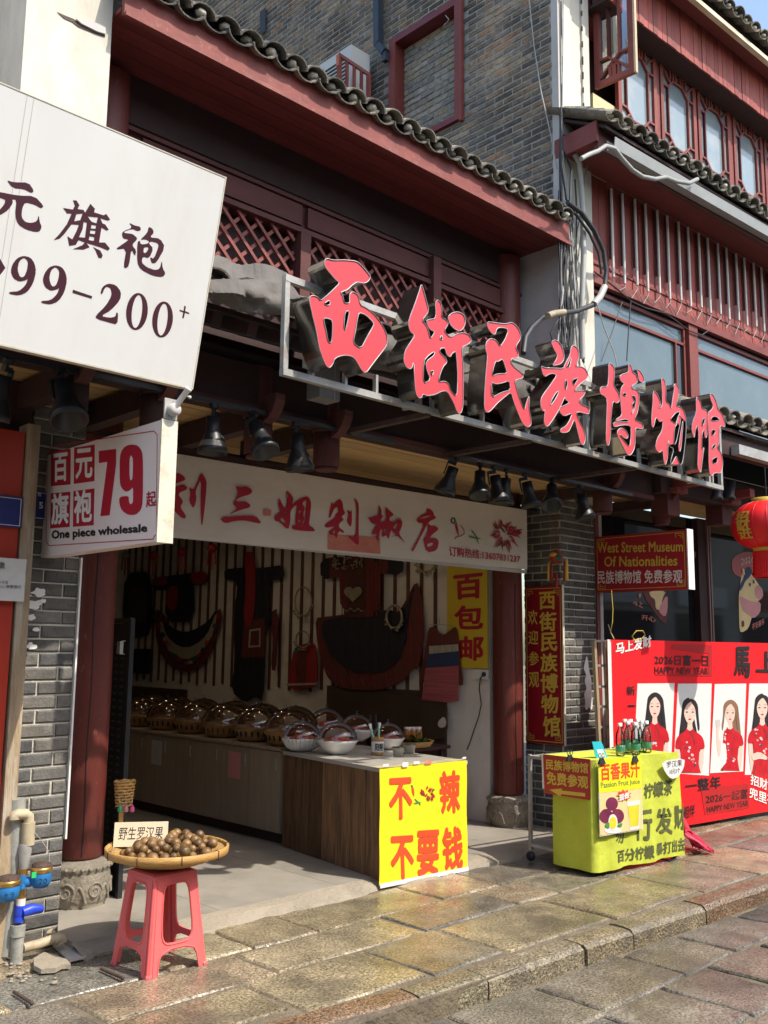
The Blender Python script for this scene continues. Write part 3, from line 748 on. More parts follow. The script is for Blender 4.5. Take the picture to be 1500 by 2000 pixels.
# tan boarded ceiling of the porch and shop
Fc = Plane((0, 0, 3.02), (1, 0, 0), (0, 1, 0))
y = 4.63; k = 0
while y < 12.6:
    b = MB(); b.box(1.2, 7.7 if y < 5.4 else 7.19, y + .003, y + .147, 3.06 + random.uniform(0, .003), 3.08); b.build('ceiling_board', M['tan'], shop); y += .15
b = MB(); b.box(1.0, 7.7, 4.6, 12.7, 3.1, 3.14); b.build('ceiling_deck', M['dark'], shop)
beam('ceiling_trim', 1.2, 7.19, 5.34, 5.37, 2.9, 2.925, M['black'])

# --- ground floor columns
def column(x, y):
    q = thing('column', (x, y, 0)); q.parent = shop; q.location = Vector((x, y, 0)) - Vector(WPOS[shop.name])
    z0 = .32
    b = MB(); b.lathe((x, y, z0), [(.13, 0), (.137, .01), (.14, 1.0), (.132, 2.75)], 36); b.build('column_shaft', M['column'], q)
    b = MB()
    pr = [(.14, -.01), (.172, .01), (.178, .035), (.168, .05), (.178, .07), (.196, .12), (.194, .19), (.188, .235), (.185, .25), (.195, .262), (.195, .285), (.17, .3), (.1, .32)]
    b.lathe((x, y, 0.0), pr, 40)
    b.build('column_base', M['stonebase'], q)
    b = MB()
    for k in range(26):
        t = 2 * math.pi * k / 26; b.sphere((x + .196 * math.cos(t), y + .196 * math.sin(t), .273), .012, 8, 6)
    for k in range(7):
        t0 = 2 * math.pi * k / 7; pts = []
        for i in range(26):
            s = i / 25; a = 4.6 * s * math.pi / 1.6; rr = .055 * (1 - .8 * s)
            ang = t0 + (rr * math.cos(a) - .0) / .21 + (.3 if i > 0 else .3); z = .145 + rr * math.sin(a)
            pts.append((x + .195 * math.cos(ang), y + .195 * math.sin(ang), z))
        b.tube(pts, [.009 * (1 - .5 * i / 25) for i in range(26)], 5)
        pts = [(x + .196 * math.cos(t0 + .5 + i * .05), y + .196 * math.sin(t0 + .5 + i * .05), .10 + .075 * math.sin(i * .42)) for i in range(9)]
        b.tube(pts, .009, 5)
    b.build('carved_relief', M['stonebase'], q)
    b = MB()
    for t, wdt in ((-1.95, .004), (-2.9, .002)):
        b.tube([(x + .139 * math.cos(t + .03 * math.sin(i * 1.3)), y + .139 * math.sin(t + .03 * math.sin(i * 1.3)), z0 + .02 + i * .17) for i in range(12)], wdt, 4)
    b.build('timber_crack', M['black'], q)
    return q
column(2.9, 5.66); column(7.0, 5.56)

# --- interior walls
b = MB(); b.box(6.93, 7.19, 5.72, 12.6, 0, 3.06); b.build('side_wall', M['wallin'], shop)
b = MB(); b.box(2.4, 7.19, 12.6, 12.8, 0, 3.06); b.build('back_wall', M['wallin'], shop)
b = MB(); b.box(2.36, 2.5, 5.75, 12.6, 0, 3.06); b.build('side_wall', M['greyplaster'], shop)
FX = PX(6.925)
k = 0; yy = 6.02
while yy < 12.5:
    if yy > 6.35:
        b = MB(); b.box(6.912, 6.93, yy - .018, yy + .018, 1.12 + .03 * (k % 2), 3.05); b.build('wall_slat', M['slat'], shop)
    yy += .19; k += 1
b = MB(); b.box(6.905, 6.9295, 6.25, 8.0, .3, 1.2); b.build('wainscot_board', M['panelbrown'], shop)
b = MB(); b.box(6.9, 6.9295, 10.8, 12.4, .0, 1.05); b.build('wainscot_board', M['panelbrown'], shop)
b = MB(); b.box(3.0, 6.5, 12.56, 12.598, 0, 2.4); b.build('rear_panel', M['dark'], shop)

# --- brick pier on the left and the one on the right
pier = thing('brick_pier', (2.35, 5.1, 0), 'grey brick pier with torn white paper scraps beside the left red column', 'wall')
b = MB(); b.box(2.2, 2.515, 5.112, 5.5, 0, 3.3); b.build('pier_core', M['mortar'], pier)
FL = PY(5.112)
brickwork(FL, 2.2, 2.515, 0.02, 3.1, .225, .068, pier, BR_GREY, joint=.009, depth=.01, rough=.0016)
b = MB(); b.box(2.517, 2.527, 5.085, 5.16, .55, 2.1); b.build('edge_strip', M['white'], pier)
rs = random.Random(3)
F = PY(5.1)
for (px, py, s) in ((76, 1158, 1.), (66, 1180, 1.1), (58, 1205, .7), (72, 1230, .45), (60, 1262, .7), (52, 1165, .6), (84, 1175, .5)):
    lp = []
    for i in range(14):
        t = 2 * math.pi * i / 14; r_ = s * rs.uniform(8, 19); lp.append(F.px(px + r_ * math.cos(t) * 1.1, py + r_ * math.sin(t) * .6, .008))
    flat(F, [lp], 'paper_scrap', M['white'], pier, d=.0045, e=.001, smooth=1)

rp = thing('brick_pier', (7.4, 5.1, 0), 'grey brick pier carrying the vertical red and gold museum board', 'wall')
b = MB(); b.box(7.212, 7.76, 5.102, 5.52, 0, 3.4); b.build('pier_core', M['mortar'], rp)
F = PY(5.102)
brickwork(F, 7.212, 7.76, .02, 3.0, .195, .055, rp, BR_GREY, joint=.012, depth=.01, rough=.0018, limit=400)
F = PX(7.212)
brickwork(F, -5.52, -5.102, .02, 3.0, .195, .055, rp, BR_GREY, joint=.012, depth=.01, rough=.0018, limit=400)
b = MB(); rs = random.Random(9)
F = PY(5.09)
for s in (1,):
    lp = [F.px(x + rs.uniform(-1.2, 1.2), y, .006) for x, y in ((1146, 1280), (1149, 1290), (1152, 1310), (1155, 1330), (1157, 1350), (1158, 1372), (1156, 1388), (1151, 1380), (1147, 1388), (1142, 1382), (1145, 1370), (1141, 1355), (1146, 1345), (1142, 1330), (1145, 1318), (1141, 1305), (1144, 1292))]
    flat(F, [lp], 'lime_wash_patch', M['white'], rp, d=.003, e=.0012, smooth=1)

# ================================================================== OLD BRICK GABLE BEHIND
gab = thing('brick_house', (9, 9, 0), 'tall old grey brick gable wall with a bricked-up window behind the tiled eave', 'building')
b = MB(); b.box(7.214, 7.45, 5.12, 6.34, 5.5, 13); b.build('wall', M['oldmortar'], gab)
b = MB(); b.box(7.214, 7.45, 7.35, 16, 5.5, 13); b.build('wall', M['oldmortar'], gab)
b = MB(); b.box(7.214, 7.45, 6.34, 7.35, 5.5, 7.32); b.box(7.214, 7.45, 6.34, 7.35, 8.68, 13); b.build('wall', M['oldmortar'], gab)
F = PX(7.214)
def nearcam(c):
    p = F.w(c[0], c[1]); d = p - EYEP; x = d @ FW
    px = 750 + FPX * (d @ CR) / x; py = 1000 - FPX * (d @ CU) / x
    vis = -20 < px < 1120 and -20 < py < 440
    line = 415 + (px - 1110) * .55                      # hidden behind the tiled eave below this
    return np.linalg.norm(d) + (0 if (vis and py < line + 10) else 1000)
brickwork(F, -16, -5.12, 5.52, 11.9, .225, .056, gab, BR_OLD, joint=.014, depth=.006, rough=.0035, near=nearcam, m_far=BR_OLDI, limit=300,
          skip=lambda a, c: (-7.43 < a < -6.26 and 7.24 < c < 8.76))
b = MB(); b.box(7.34, 7.4, 6.34, 7.35, 7.3, 8.7); wi = b.build('window_infill', M['oldmortar'], gab)
F = PX(7.34)
brickwork(F, -7.35, -6.34, 7.34, 8.66, .2, .064, wi, BR_FILL, joint=.016, depth=.012, rough=.006, limit=300)
F = PX(7.2)
wf = thing('window_frame', (7.2, 6.8, 7.3)); wf.parent = gab; wf.location = Vector((7.2, 6.8, 7.3)) - Vector(WPOS[gab.name]); WPOS[wf.name] = (7.2, 6.8, 7.3)
for nm, y0, y1, z0, z1 in (('jamb', 6.30, 6.37, 7.28, 8.74), ('jamb', 7.30, 7.40, 7.28, 8.74), ('head', 6.371, 7.299, 8.66, 8.74), ('sill', 6.371, 7.299, 7.28, 7.35)):
    b = MB(); b.box(7.165, 7.34, y0, y1, z0, z1); b.build(nm, mat('window_frame_paint', (.16, .022, .028), .5, .2, 5) if nm == 'head' else bpy.data.materials.get('window_frame_paint') or M['red'], wf)
b = MB(); b.box(7.16, 7.2, 6.26, 6.299, 7.25, 8.77); b.build('casing', M['red'], wf)
# square downpipe with shoe
sp = thing('downpipe', (7.1, 7.8, 8.6), 'dark blue square downpipe ending beside the bricked-up window', 'downpipe')
F = PX(7.12)
p1 = F.W(738, -60); p2 = F.W(739, 88); p3 = F.W(752, 103); p4 = F.W(753, 120)
b = MB(); b.bar(p1, p2, .085); b.build('pipe', mat('navy_pipe_paint', (.025, .04, .06), .45, .15, 6), sp)
b = MB(); b.bar(p2, p3, .085); b.bar(p3, p4, .06); b.build('pipe_shoe', bpy.data.materials['navy_pipe_paint'], sp)
# thin wire on the brick
F = PX(7.16)
b = MB(); b.tube([F.W(*p) for p in ((1033, -5), (1043, 90), (1057, 180), (1075, 260), (1088, 330))], .006, 6); tag(b.build('wall_wire', M['wcable']), 'thin wire hanging down the old brick gable', 'cable')
slp = [F.px(x, y, .0) for x, y in ((506, 22), (517, 14), (517, 60), (507, 66))]
flat(F, [slp], 'wall_slit', M['black'], gab, d=-.02, e=.006)
# hooked bit of wire in the blocked window
F = PX(7.19)
b = MB(); b.tube([F.W(*p) for p in ((870, 30), (877, 38), (873, 44), (868, 48), (867, 51))], .006, 5); tag(b.build('loose_wire', M['wcable']), 'short curled wire under the head of the blocked window', 'wire')
# air conditioner and red railing
F = PX(6.9)
ac = thing('air_conditioner', tuple(PX(6.95).W(665, 165)), 'pale air conditioner unit behind the red railing above the eave', 'air conditioner')
c = PX(6.95).W(662, 160); b = MB(); b.box(c[0] - .15, c[0] + .15, c[1] - .38, c[1] + .38, c[2] - .32, c[2] + .24); b.build('casing', M['aircon'], ac)
b = MB()
for k in range(8): b.box(c[0] - .162, c[0] - .1505, c[1] - .3, c[1] + .1, c[2] - .26 + k * .05, c[2] - .245 + k * .05)
b.build('grille', M['black'], ac)
b = MB(); b.box(c[0] - .165, c[0] - .1505, c[1] + .16, c[1] + .34, c[2] - .1, c[2] + .05); b.build('service_cover', M['greyplaster'], ac)
rl = thing('iron_railing', (6.7, 7.8, 8), 'small red iron railing guarding the air conditioner on the brick gable', 'railing')
tops = [(663, 108), (678, 117), (692, 127), (706, 136), (720, 145)]
FR = Plane(PX(6.62).W(663, 108), (.75, -.66, 0), (0, 0, 1))
b = MB(); b.bar(FR.W(661, 106), FR.W(722, 147), .035); b.build('top_rail', M['red'], rl)
for i, (x, y) in enumerate(tops):
    b = MB(); b.bar(FR.W(x, y), FR.W(x - 1, y + 95), .03 if i not in (0, 4) else .042); b.build('baluster', M['red'], rl)
FQ = PX(6.62)
b = MB(); b.bar(FR.W(662, 108), np.array(FR.W(662, 108)) + [0, 0, -.14], .045); b.build('hook_bracket', mat('orange_primer', (.5, .12, .05), .5, .2, 9), rl)

# ================================================================== WHITE FIRE-WALL ON THE LEFT
lw = thing('fire_wall', (2.2, 5.3, 3.5), 'cracked white plaster fire wall above the big white dress sign', 'wall')
FW1 = PY(5.05)
b = MB(); x0 = FW1.px(48, 60)[0]; x1 = FW1.px(218, 60)[0]
b.box(x0, x1, 5.05, 6.5, 3.2, 7.5); b.build('plaster_face', M['plaster'], lw)
b = MB(); b.box(-1.5, x0 - .002, 5.6, 6.6, 3.2, 7.5); b.build('plaster_side', M['greyplaster'], lw)
rs = random.Random(4)
top = [(112, 22), (130, 30), (145, 36), (160, 46), (178, 54), (195, 62), (207, 69)]
lp = [FW1.px(x, y, .01) for x, y in top] + [FW1.px(x, y, .01) for x, y in ((206, 71), (190, 66), (172, 59), (155, 52), (142, 42), (126, 35))]
flat(FW1, [lp], 'plaster_crack', M['rust'], lw, d=.003, e=.001)
lp = [FW1.px(x, y, .02) for x, y in ((150, 36), (175, 38), (207, 52), (208, 66), (190, 60), (160, 45))]
flat(FW1, [lp], 'loose_plaster', M['greyplaster'], lw, d=.004, e=.012)

# ================================================================== RESTAURANT BUILDING ON THE RIGHT
A3 = math.radians(3)
rb = thing('restaurant_building', (9, 5.2, 0), 'red timber fronted restaurant with long tiled mid roof and carved upper windows', 'building')
RO = np.array([7.25, 5.1, 0]); RU = np.array([math.cos(A3), -math.sin(A3), 0]); RN = np.array([-math.sin(A3), -math.cos(A3), 0])
def RF(d): return Plane(RO + RN * d, RU, (0, 0, 1))
F0 = RF(0)
def rbox(nm, s0, s1, z0, z1, d0, d1, m, parent=None): b = MB(); b.obox(F0, s0, s1, z0, z1, d0, d1); return b.build(nm, m, parent or rb)
# fire-wall between the two houses
fw = thing('fire_wall', (7.5, 5.3, 3), 'sunlit white plaster fire wall between the shop and the restaurant, wrapped in cables', 'wall')
b = MB(); b.box(7.191, 7.2135, 5.06, 5.62, 3.4, 5.5); b.build('grey_side', M['greyplaster'], fw)
b = MB(); b.box(7.246, 7.74, 5.03, 5.5, 3.3, 6.55); b.build('plaster_face', M['plaster'], fw)
b = MB(); b.box(7.215, 7.245, 5.04, 5.12, 5.35, 12); b.build('corner_strip', M['greyplaster'], fw)
b = MB(); b.box(7.246, 7.40, 5.02, 5.5, 6.62, 12); b.box(7.405, 7.60, 5.035, 5.5, 6.62, 12); b.box(7.604, 7.72, 5.01, 5.5, 6.62, 12); b.build('plaster_face', M['plaster'], fw)
b = MB()
for k in range(30): b.box(7.597, 7.609, 5.005, 5.02, 6.65 + k * .17 + random.uniform(0, .05), 6.75 + k * .17)
b.build('mortar_crack', M['rust'], fw, kind='stuff')

# upper storey
zb, zt = 7.10, 8.27
rbox('upper_wall', .5, 9, 6.6, 7.10, -.3, -.02, M['red'])
rbox('upper_wall', .5, 9, 8.27, 9.0, -.3, -.02, M['red'])
rbox('upper_room', .5, 9, 6.6, 9.0, -.9, -.32, M['dark'])
rbox('window_sill', .52, 9, 7.02, 7.10, -.02, .05, M['red'])
rbox('window_head', .52, 9, 8.27, 8.35, -.02, .04, M['red'])
# raw timber cheek at the first opening
b = MB(); b.obox(F0, .62, 1.02, 6.55, 7.35, -.25, -.005); b.build('raw_board', mat('raw_timber', (.6, .5, .28), .6, .15, 4, stretch=(1, 1, 3), stain=(.4, .3, .15), stain_amt=.5), rb)
def sash_parts(F, s0, s1, z0, z1, q, d0=0., glass=None, octa=True):
    """carved window leaf: stiles, rails, lattice corners and pane"""
    W_ = s1 - s0; st = .06
    def bx(nm, a0, a1, b0, b1, e0=0., e1=.045):
        b = MB(); b.obox(F, a0, a1, b0, b1, d0 + e0, d0 + e1); b.build(nm, M['red'], q)
    bx('stile', s0, s0 + st, z0, z1); bx('stile', s1 - st, s1, z0, z1)
    bx('rail', s0 + st, s1 - st, z0, z0 + st); bx('rail', s0 + st, s1 - st, z1 - st, z1)
    a0, a1, b0, b1 = s0 + st, s1 - st, z0 + st, z1 - st
    m_ = .1; t = .022; c = .11
    A0, A1, B0, B1 = a0 + m_, a1 - m_, b0 + m_ * 1.2, b1 - m_ * 1.2
    b = MB()
    def bar(p, r):
        b.bar(F.w(p[0], p[1], d0 + .028), F.w(r[0], r[1], d0 + .028), t, .03, up=tuple(F.n))
    oc = [(A0 + c, B0), (A1 - c, B0), (A1, B0 + c), (A1, B1 - c), (A1 - c, B1), (A0 + c, B1), (A0, B1 - c), (A0, B0 + c)]
    for i in range(8): bar(oc[i], oc[(i + 1) % 8])
    for (x, y, ex, ey) in ((A0, B0, a0, b0), (A1, B0, a1, b0), (A0, B1, a0, b1), (A1, B1, a1, b1)):
        sx = 1 if x == A0 else -1; sy = 1 if y == B0 else -1
        bar((x, y + sy * c), (ex, y + sy * c)); bar((x + sx * c, y), (x + sx * c, ey))
        bar((x + sx * c * .45, y + sy * c * .45), (ex, ey + sy * .03)); bar((x + sx * .05, y), (x + sx * .05, ey))
    bar((A0, B0 + c), (A0, B1 - c))
    bar(((A0 + A1) / 2 - .04, B0), ((A0 + A1) / 2 - .04, b0)); bar(((A0 + A1) / 2 + .05, B1), ((A0 + A1) / 2 + .05, b1)); bar(((A0 + A1) / 2 - .05, B1), ((A0 + A1) / 2 - .05, b1))
    b.build('carved_tracery', M['red'], q)
    b = MB(); b.obox(F, a0, a1, b0, b1, d0 + .008, d0 + .014); b.build('pane', glass or M['upglass'], q)
s = 1.0; i = 0
while s < 7:
    wdt = .76
    q = thing('window', tuple(F0.w(s + wdt / 2, zb))); q.parent = rb; q.location = Vector(F0.w(s + wdt / 2, zb)) - Vector(WPOS[rb.name])
    WPOS[q.name] = tuple(F0.w(s + wdt / 2, zb))
    sash_parts(F0, s + .01, s + wdt - .01, zb, zt, q)
    s += wdt + (.025 if i % 2 else .06); i += 1
    rbox('mullion', s - (.025 if i % 2 == 0 else .06), s, zb, zt, -.02, .03, M['red'])
# open leaf
hinge = F0.w(.6, 0, .05)
FO = Plane((7.88, 5.03, 0), (0.08, -1, 0), (0, 0, 1))
q = thing('open_window', tuple(FO.w(.2, 7.3))); q.parent = rb; q.location = Vector(FO.w(.2, 7.3)) - Vector(WPOS[rb.name]); WPOS[q.name] = tuple(FO.w(.2, 7.3))
bA = FO.px(1158, 185)[0]; bB = FO.px(1225, 140)[0]
sash_parts(FO, 0.0, .44, 7.36, 8.9, q, glass=clear('open_leaf_glass', (.75, .75, .7), .5, .05, .15))
b = MB(); b.obox(FO, .441, .462, 7.36, 8.9, 0, .045); b.build('leaf_edge', mat('bare_wood_edge', (.5, .38, .25), .6, .2, 5), q)
# overhanging red boards, cornice and top roof
n = 78
for k in range(n):
    s0 = .5 + k * .09; b = MB(); d = .30 + random.uniform(-.004, .004); b.obox(F0, s0 + .002, s0 + .088, 8.2, 8.95, d - .02, d); b.build('cladding_board', M['redboard'], rb)
rbox('overhang_soffit', .5, 9, 8.2, 8.235, .0, .279, M['dark'])
rbox('cladding_frame', .5, 9, 8.24, 8.9, .1, .277, M['dark'])
rbox('eave_soffit', .5, 9.5, 8.74, 8.77, .305, .5, M['soffit'])
rbox('cornice', .4, 9.5, 8.655, 8.71, .50, .56, mat('cream_gutter', (.62, .58, .42), .5, .12, 5, stain=(.35, .3, .2), stain_amt=.5))
rbox('eave_board', .4, 9.5, 8.711, 8.8, .46, .499, M['dark'])
b = MB(); b.hexa([F0.w(.3, 8.8, .52), F0.w(9.5, 8.8, .52), F0.w(9.5, 9.4, -.9), F0.w(.3, 9.4, -.9)], [F0.w(.3, 8.83, .52), F0.w(9.5, 8.83, .52), F0.w(9.5, 9.43, -.9), F0.w(.3, 9.43, -.9)]); b.build('roof_deck', M['dark'], rb)
tile_row(rb, F0.w(.3, 8.79, .62), RU, -RN, .42, 44, .2, TILE, courses=3)

# mid roof with gutter
zg = 6.40
tile_row(rb, F0.w(.0, 6.50, .62), RU, -RN, .50, 44, .2, TILE, courses=4)
b = MB(); b.hexa([F0.w(0, 6.46, .58), F0.w(9.5, 6.46, .58), F0.w(9.5, 6.80, -.02), F0.w(0, 6.80, -.02)], [F0.w(0, 6.49, .58), F0.w(9.5, 6.49, .58), F0.w(9.5, 6.83, -.02), F0.w(0, 6.83, -.02)]); b.build('mid_roof_deck', M['dark'], rb)
rbox('mid_roof_soffit', 0.0, 9.5, 6.40, 6.43, .03, .44, M['soffit'])
rbox('mid_fascia', 0.0, 9.5, 6.30, 6.50, .44, .49, M['beam'])
rbox('side_bargeboard', -.035, -.003, 6.36, 6.56, -.0, .5, M['red'])
b = MB(); g = F0
pr = [(.50, .10), (.50, 0), (.60, -.02), (.62, .1)]
pa = [F0.w(.12, 6.30 + z, d) for d, z in ((.495, .11), (.495, 0.), (.585, 0.), (.6, .11), (.59, .11), (.578, .012), (.505, .012), (.505, .11))]
pb = [F0.w(9.5, 6.42 + z, d) for d, z in ((.495, .11), (.495, 0.), (.585, 0.), (.6, .11), (.59, .11), (.578, .012), (.505, .012), (.505, .11))]
b.add(pa + pb, [(i, (i + 1) % 8, 8 + (i + 1) % 8, 8 + i) for i in range(8)] + [tuple(range(8)), tuple(range(8, 16))[::-1]])
b.build('gutter', mat('grey_gutter', (.27, .28, .27), .45, .15, 5), rb)
# middle cladding with light tubes
for k in range(46):
    s0 = .5 + k * .14; b = MB(); d = .02 + random.uniform(-.003, .003); b.obox(F0, s0 + .003, s0 + .137, 5.33, 6.40, d - .02, d); b.build('cladding_board', M['redboard'], rb)
rbox('mid_wall', .5, 9, 5.25, 6.42, -.2, -.005, M['dark'])
rbox('bottom_rail', .5, 9, 5.24, 5.33, -.004, .05, M['red'])
rbox('sign_rail', .5, 9, 5.45, 5.475, .021, .032, M['red'])
# large middle windows
F_ = RF(0)
def big_window(s0, s1):
    q = thing('window', tuple(F0.w((s0 + s1) / 2, 3.7))); q.parent = rb; q.location = Vector(F0.w((s0 + s1) / 2, 3.7)) - Vector(WPOS[rb.name]); WPOS[q.name] = tuple(F0.w((s0 + s1) / 2, 3.7))
    b = MB(); b.obox(F0, s0, s1, 3.6, 5.24, -.05, -.04); b.build('pane', M['skyglass'], q)
    for a0, a1, b0, b1 in ((s0, s1, 5.17, 5.205), (s0, s1, 4.98, 5.01), (s1 - .2, s1 - .18, 3.6, 4.98), (s1 - .03, s1, 3.6, 5.2), (s0, s0 + .02, 3.6, 4.98)):
        b = MB(); b.obox(F0, a0, a1, b0, b1, -.04, -.01); b.build('glazing_bar', M['red'], q)
    b = MB(); b.obox(F0, s1 - .178, s1 - .032, 3.6, 4.97, -.038, -.03); b.build('side_light', M['glass'], q)
    b = MB(); t = .018
    for zc in (4.22, 4.30):
        b.obox(F0, s1 - .17, s1 - .06, zc, zc + t, -.03, -.005); b.obox(F0, s1 - .13, s1 - .13 + t, zc - .05, zc + .07, -.029, -.004); b.obox(F0, s1 - .08, s1 - .08 + t, zc - .03, zc + .05, -.028, -.003)
    b.build('fret', M['red'], q)
big_window(.5, 2.24); big_window(2.46, 4.9); big_window(5.1, 7.6)
rbox('window_post', 2.26, 2.44, 3.5, 5.24, -.08, .03, M['red']); rbox('window_post', 4.92, 5.08, 3.5, 5.24, -.08, .03, M['red'])
rbox('mid_room', .5, 9, 3.5, 5.24, -1.2, -.6, M['dark'])
# light tubes
F_ = RF(.06)
s = .80; k = 0; tubes = []
while s < 5.2:
    ln0 = 6.33 + .0 * k; z1 = 6.32 + .01 * (s - .8) * 7; z0 = 5.34 + .06 * (s - .8) + (0 if k % 2 else .03)
    q = thing('light_tube', tuple(F0.w(s, z0, .07)), 'white plastic light tube fixed upright on the red boards, number %d from the fire wall' % (k + 1), 'light tube', 'light tubes on the red cladding')
    b = MB(); b.obox(F0, s - .011, s + .011, z0 + .2, min(z1, 6.36), .03, .05); b.build('channel', M['beam'], q)
    b = MB(); b.tube([F0.w(s, z0, .066), F0.w(s, min(z1, 6.36), .066)], .015, 8); b.build('tube', mat('white_tube', (.6, .59, .55), .4, .1, 5) if k == 0 else bpy.data.materials['white_tube'], q)
    tubes.append((s, z0)); s += .225 if k % 2 else .195; k += 1
ords = ['first', 'second', 'third', 'fourth', 'fifth', 'sixth', 'seventh', 'eighth', 'ninth', 'tenth', 'eleventh', 'twelfth', 'thirteenth', 'fourteenth', 'fifteenth', 'sixteenth', 'seventeenth', 'eighteenth', 'nineteenth', 'twentieth'] + ['farther'] * 30
for i, o in enumerate([o for o in COL.objects if o.name.split('.')[0] == 'light_tube']):
    o['label'] = 'white light tube on red boards, %s to the right of the fire wall' % (ords[i] if i < 20 else ('twenty-' + ords[i - 20]))
for i in range(len(tubes) - 1):
    (a, za), (c, zc) = tubes[i], tubes[i + 1]
    b = MB(); b.tube([F0.w(a, za, .066), F0.w(a, za - .05, .07), F0.w((a + c) / 2, min(za, zc) - .1 - .03 * (i % 3), .07), F0.w(c, zc - .04, .07), F0.w(c, zc, .066)], .004, 5)
    o = b.build('connecting_wire', M['wcable'], [o for o in COL.objects if o.name.split('.')[0] == 'light_tube'][i])

# grey flexible hose lying over the gutter
F_ = RF(.66)
b = MB(); b.tube([F_.W(*p) for p in ((1135, 310), (1150, 302), (1168, 295), (1183, 285), (1200, 290), (1215, 310), (1235, 332), (1255, 345), (1280, 350), (1300, 346), (1320, 354), (1345, 358), (1362, 350))], .022, 8)
tag(b.build('flexible_hose', mat('grey_hose', (.3, .3, .28), .3, .15, 8)), 'grey flexible hose looping over the restaurant gutter', 'hose')

# right end of the lower roof (restaurant side), tiles seen over the glass
tile_row(rb, F0.w(.62, 3.62, 1.25), RU, -RN, .42, 34, .2, TILE, courses=5)
b = MB(); b.hexa([F0.w(.5, 3.58, 1.22), F0.w(9, 3.58, 1.22), F0.w(9, 4.0, 0), F0.w(.5, 4.0, 0)], [F0.w(.5, 3.61, 1.22), F0.w(9, 3.61, 1.22), F0.w(9, 4.03, 0), F0.w(.5, 4.03, 0)]); b.build('pent_roof_deck', M['dark'], rb)
rbox('pent_gutter', .95, 9, 3.38, 3.47, 1.18, 1.26, M['steel'])
rbox('pent_fascia', .6, 9, 3.38, 3.58, 1.10, 1.17, M['dark'])
rbox('pent_beam', .55, 9, 3.05, 3.3, .55, .7, M['dark'])
rbox('porch_ceiling', .45, 9, 3.06, 3.09, 0.0, .5, M['tan'])
for s in (.78, 1.75, 3.1):
    b = MB(); pz = 2.86
    b.obox(F0, s - .1, s + .1, pz, pz + .2, .5, .68); b.build('hanging_post', M['beam'], rb)
    b = MB(); b.obox(F0, s - .09, s + .09, pz + .2, pz + .25, .48, .78); b.obox(F0, s - .045, s + .045, pz + .25, pz + .33, .3, .95); b.build('scroll_bracket', M['red'], rb)
# ground floor: dark glass between posts
rbox('ground_glass', .52, 9, .0, 3.05, -.06, -.05, M['glass'])
rbox('jamb', .52, .56, 0, 3.05, -.05, -.014, M['red'])
rbox('jamb_strip', .565, .61, 0, 3.05, -.05, -.01, M['greyplaster'])
for s0, s1 in ((2.3, 2.46), (4.7, 4.86)):
    rbox('door_post', s0, s1, 0, 3.05, -.05, .02, M['dark']); rbox('post_strip', s1 + .003, s1 + .025, 0, 3.05, -.05, .04, mat('brown_strip', (.2, .12, .11), .4, .1, 5)); rbox('post_strip', s1 + .05, s1 + .075, 0, 3.05, -.05, .04, bpy.data.materials['brown_strip'])
rbox('stall_riser', .6, 9, 0, .5, -.045, -.0, M['dark'])
rbox('transom', .62, 2.29, 2.62, 2.68, -.045, .0, M['red'])

# ================================================================== OPPOSITE SIDE OF THE STREET (only seen as a reflection)
op = thing('opposite_building', (4, -5, 0), 'pale shop row across the street, seen only as reflections in the glass', 'building')
b = MB(); b.box(-18, 30, -6, -5, -.1, 6.2); b.build('wall', M['opp'], op)
b = MB(); b.hexa([(-18, -4.3, 6.15), (30, -4.3, 6.15), (30, -7, 7.2), (-18, -7, 7.2)], [(-18, -4.3, 6.25), (30, -4.3, 6.25), (30, -7, 7.3), (-18, -7, 7.3)]); b.build('roof', M['dark'], op)
for k in range(14):
    x = -16 + k * 3.3
    b = MB(); b.box(x, x + 2.3, -5.0, -4.97, .1, 2.7); b.build('shopfront', M['dark'] if k % 3 else M['glass'], op)
    b = MB(); b.box(x, x + 2.4, -4.95, -4.85, 2.9, 3.5); b.build('sign_board', M[('signwhite', 'deepred', 'tan', 'signwhite')[k % 4]], op)
    b = MB(); b.box(x + .4, x + 1.7, -5.0, -4.97, 4.0, 5.4); b.build('window', M['glass'], op)

# ================================================================== BIG MUSEUM SIGN
YS = 3.70
ms = thing('museum_sign', (5.3, YS, 2.98), 'long steel framed sign with seven red calligraphy letters over the shop front', 'sign')
FS = PY(YS)
fx0 = FS.px(556, 640)[0]; fx1 = FS.px(1411, 900)[0]
zt, zb_ = FS.px(560, 540)[1], FS.px(555, 722)[1]
zt, zb_ = 3.49, 2.99
for nm, z in (('top_rail', zt), ('bottom_rail', zb_)):
    b = MB(); b.box(fx0, fx1, YS, YS + .035, z - .018, z + .018); b.build(nm, M['steel'], ms)
ups = [fx0 + .015, fx1 - .015] + [FS.px(x, y)[0] for x, y in ((822, 700), (1148, 800), (1330, 850), (1385, 880))]
for x in ups:
    b = MB(); b.box(x - .015, x + .015, YS + .002, YS + .033, zb_ + .018, zt - .018); b.build('upright', M['steel'], ms)
x = fx0 + .2
while x < fx1:
    b = MB(); b.box(x - .009, x + .009, YS + .004, YS + .03, zb_ + .018, zb_ + random.uniform(.1, .16)); b.build('stub', M['steel'], ms); x += .23
for x in (FS.px(822, 700)[0] + .03, fx1 - .3):
    b = MB(); b.bar((x, YS + .03, zt - .03), (x, YS + .17, zt - .03), .025); b.bar((x, YS + .03, zb_ + .03), (x, YS + .17, zb_ + .03), .025); b.build('cross_tie', M['steel'], ms)
for px in (720, 1020, 1250):
    a = FS.px(px, 0)[0]
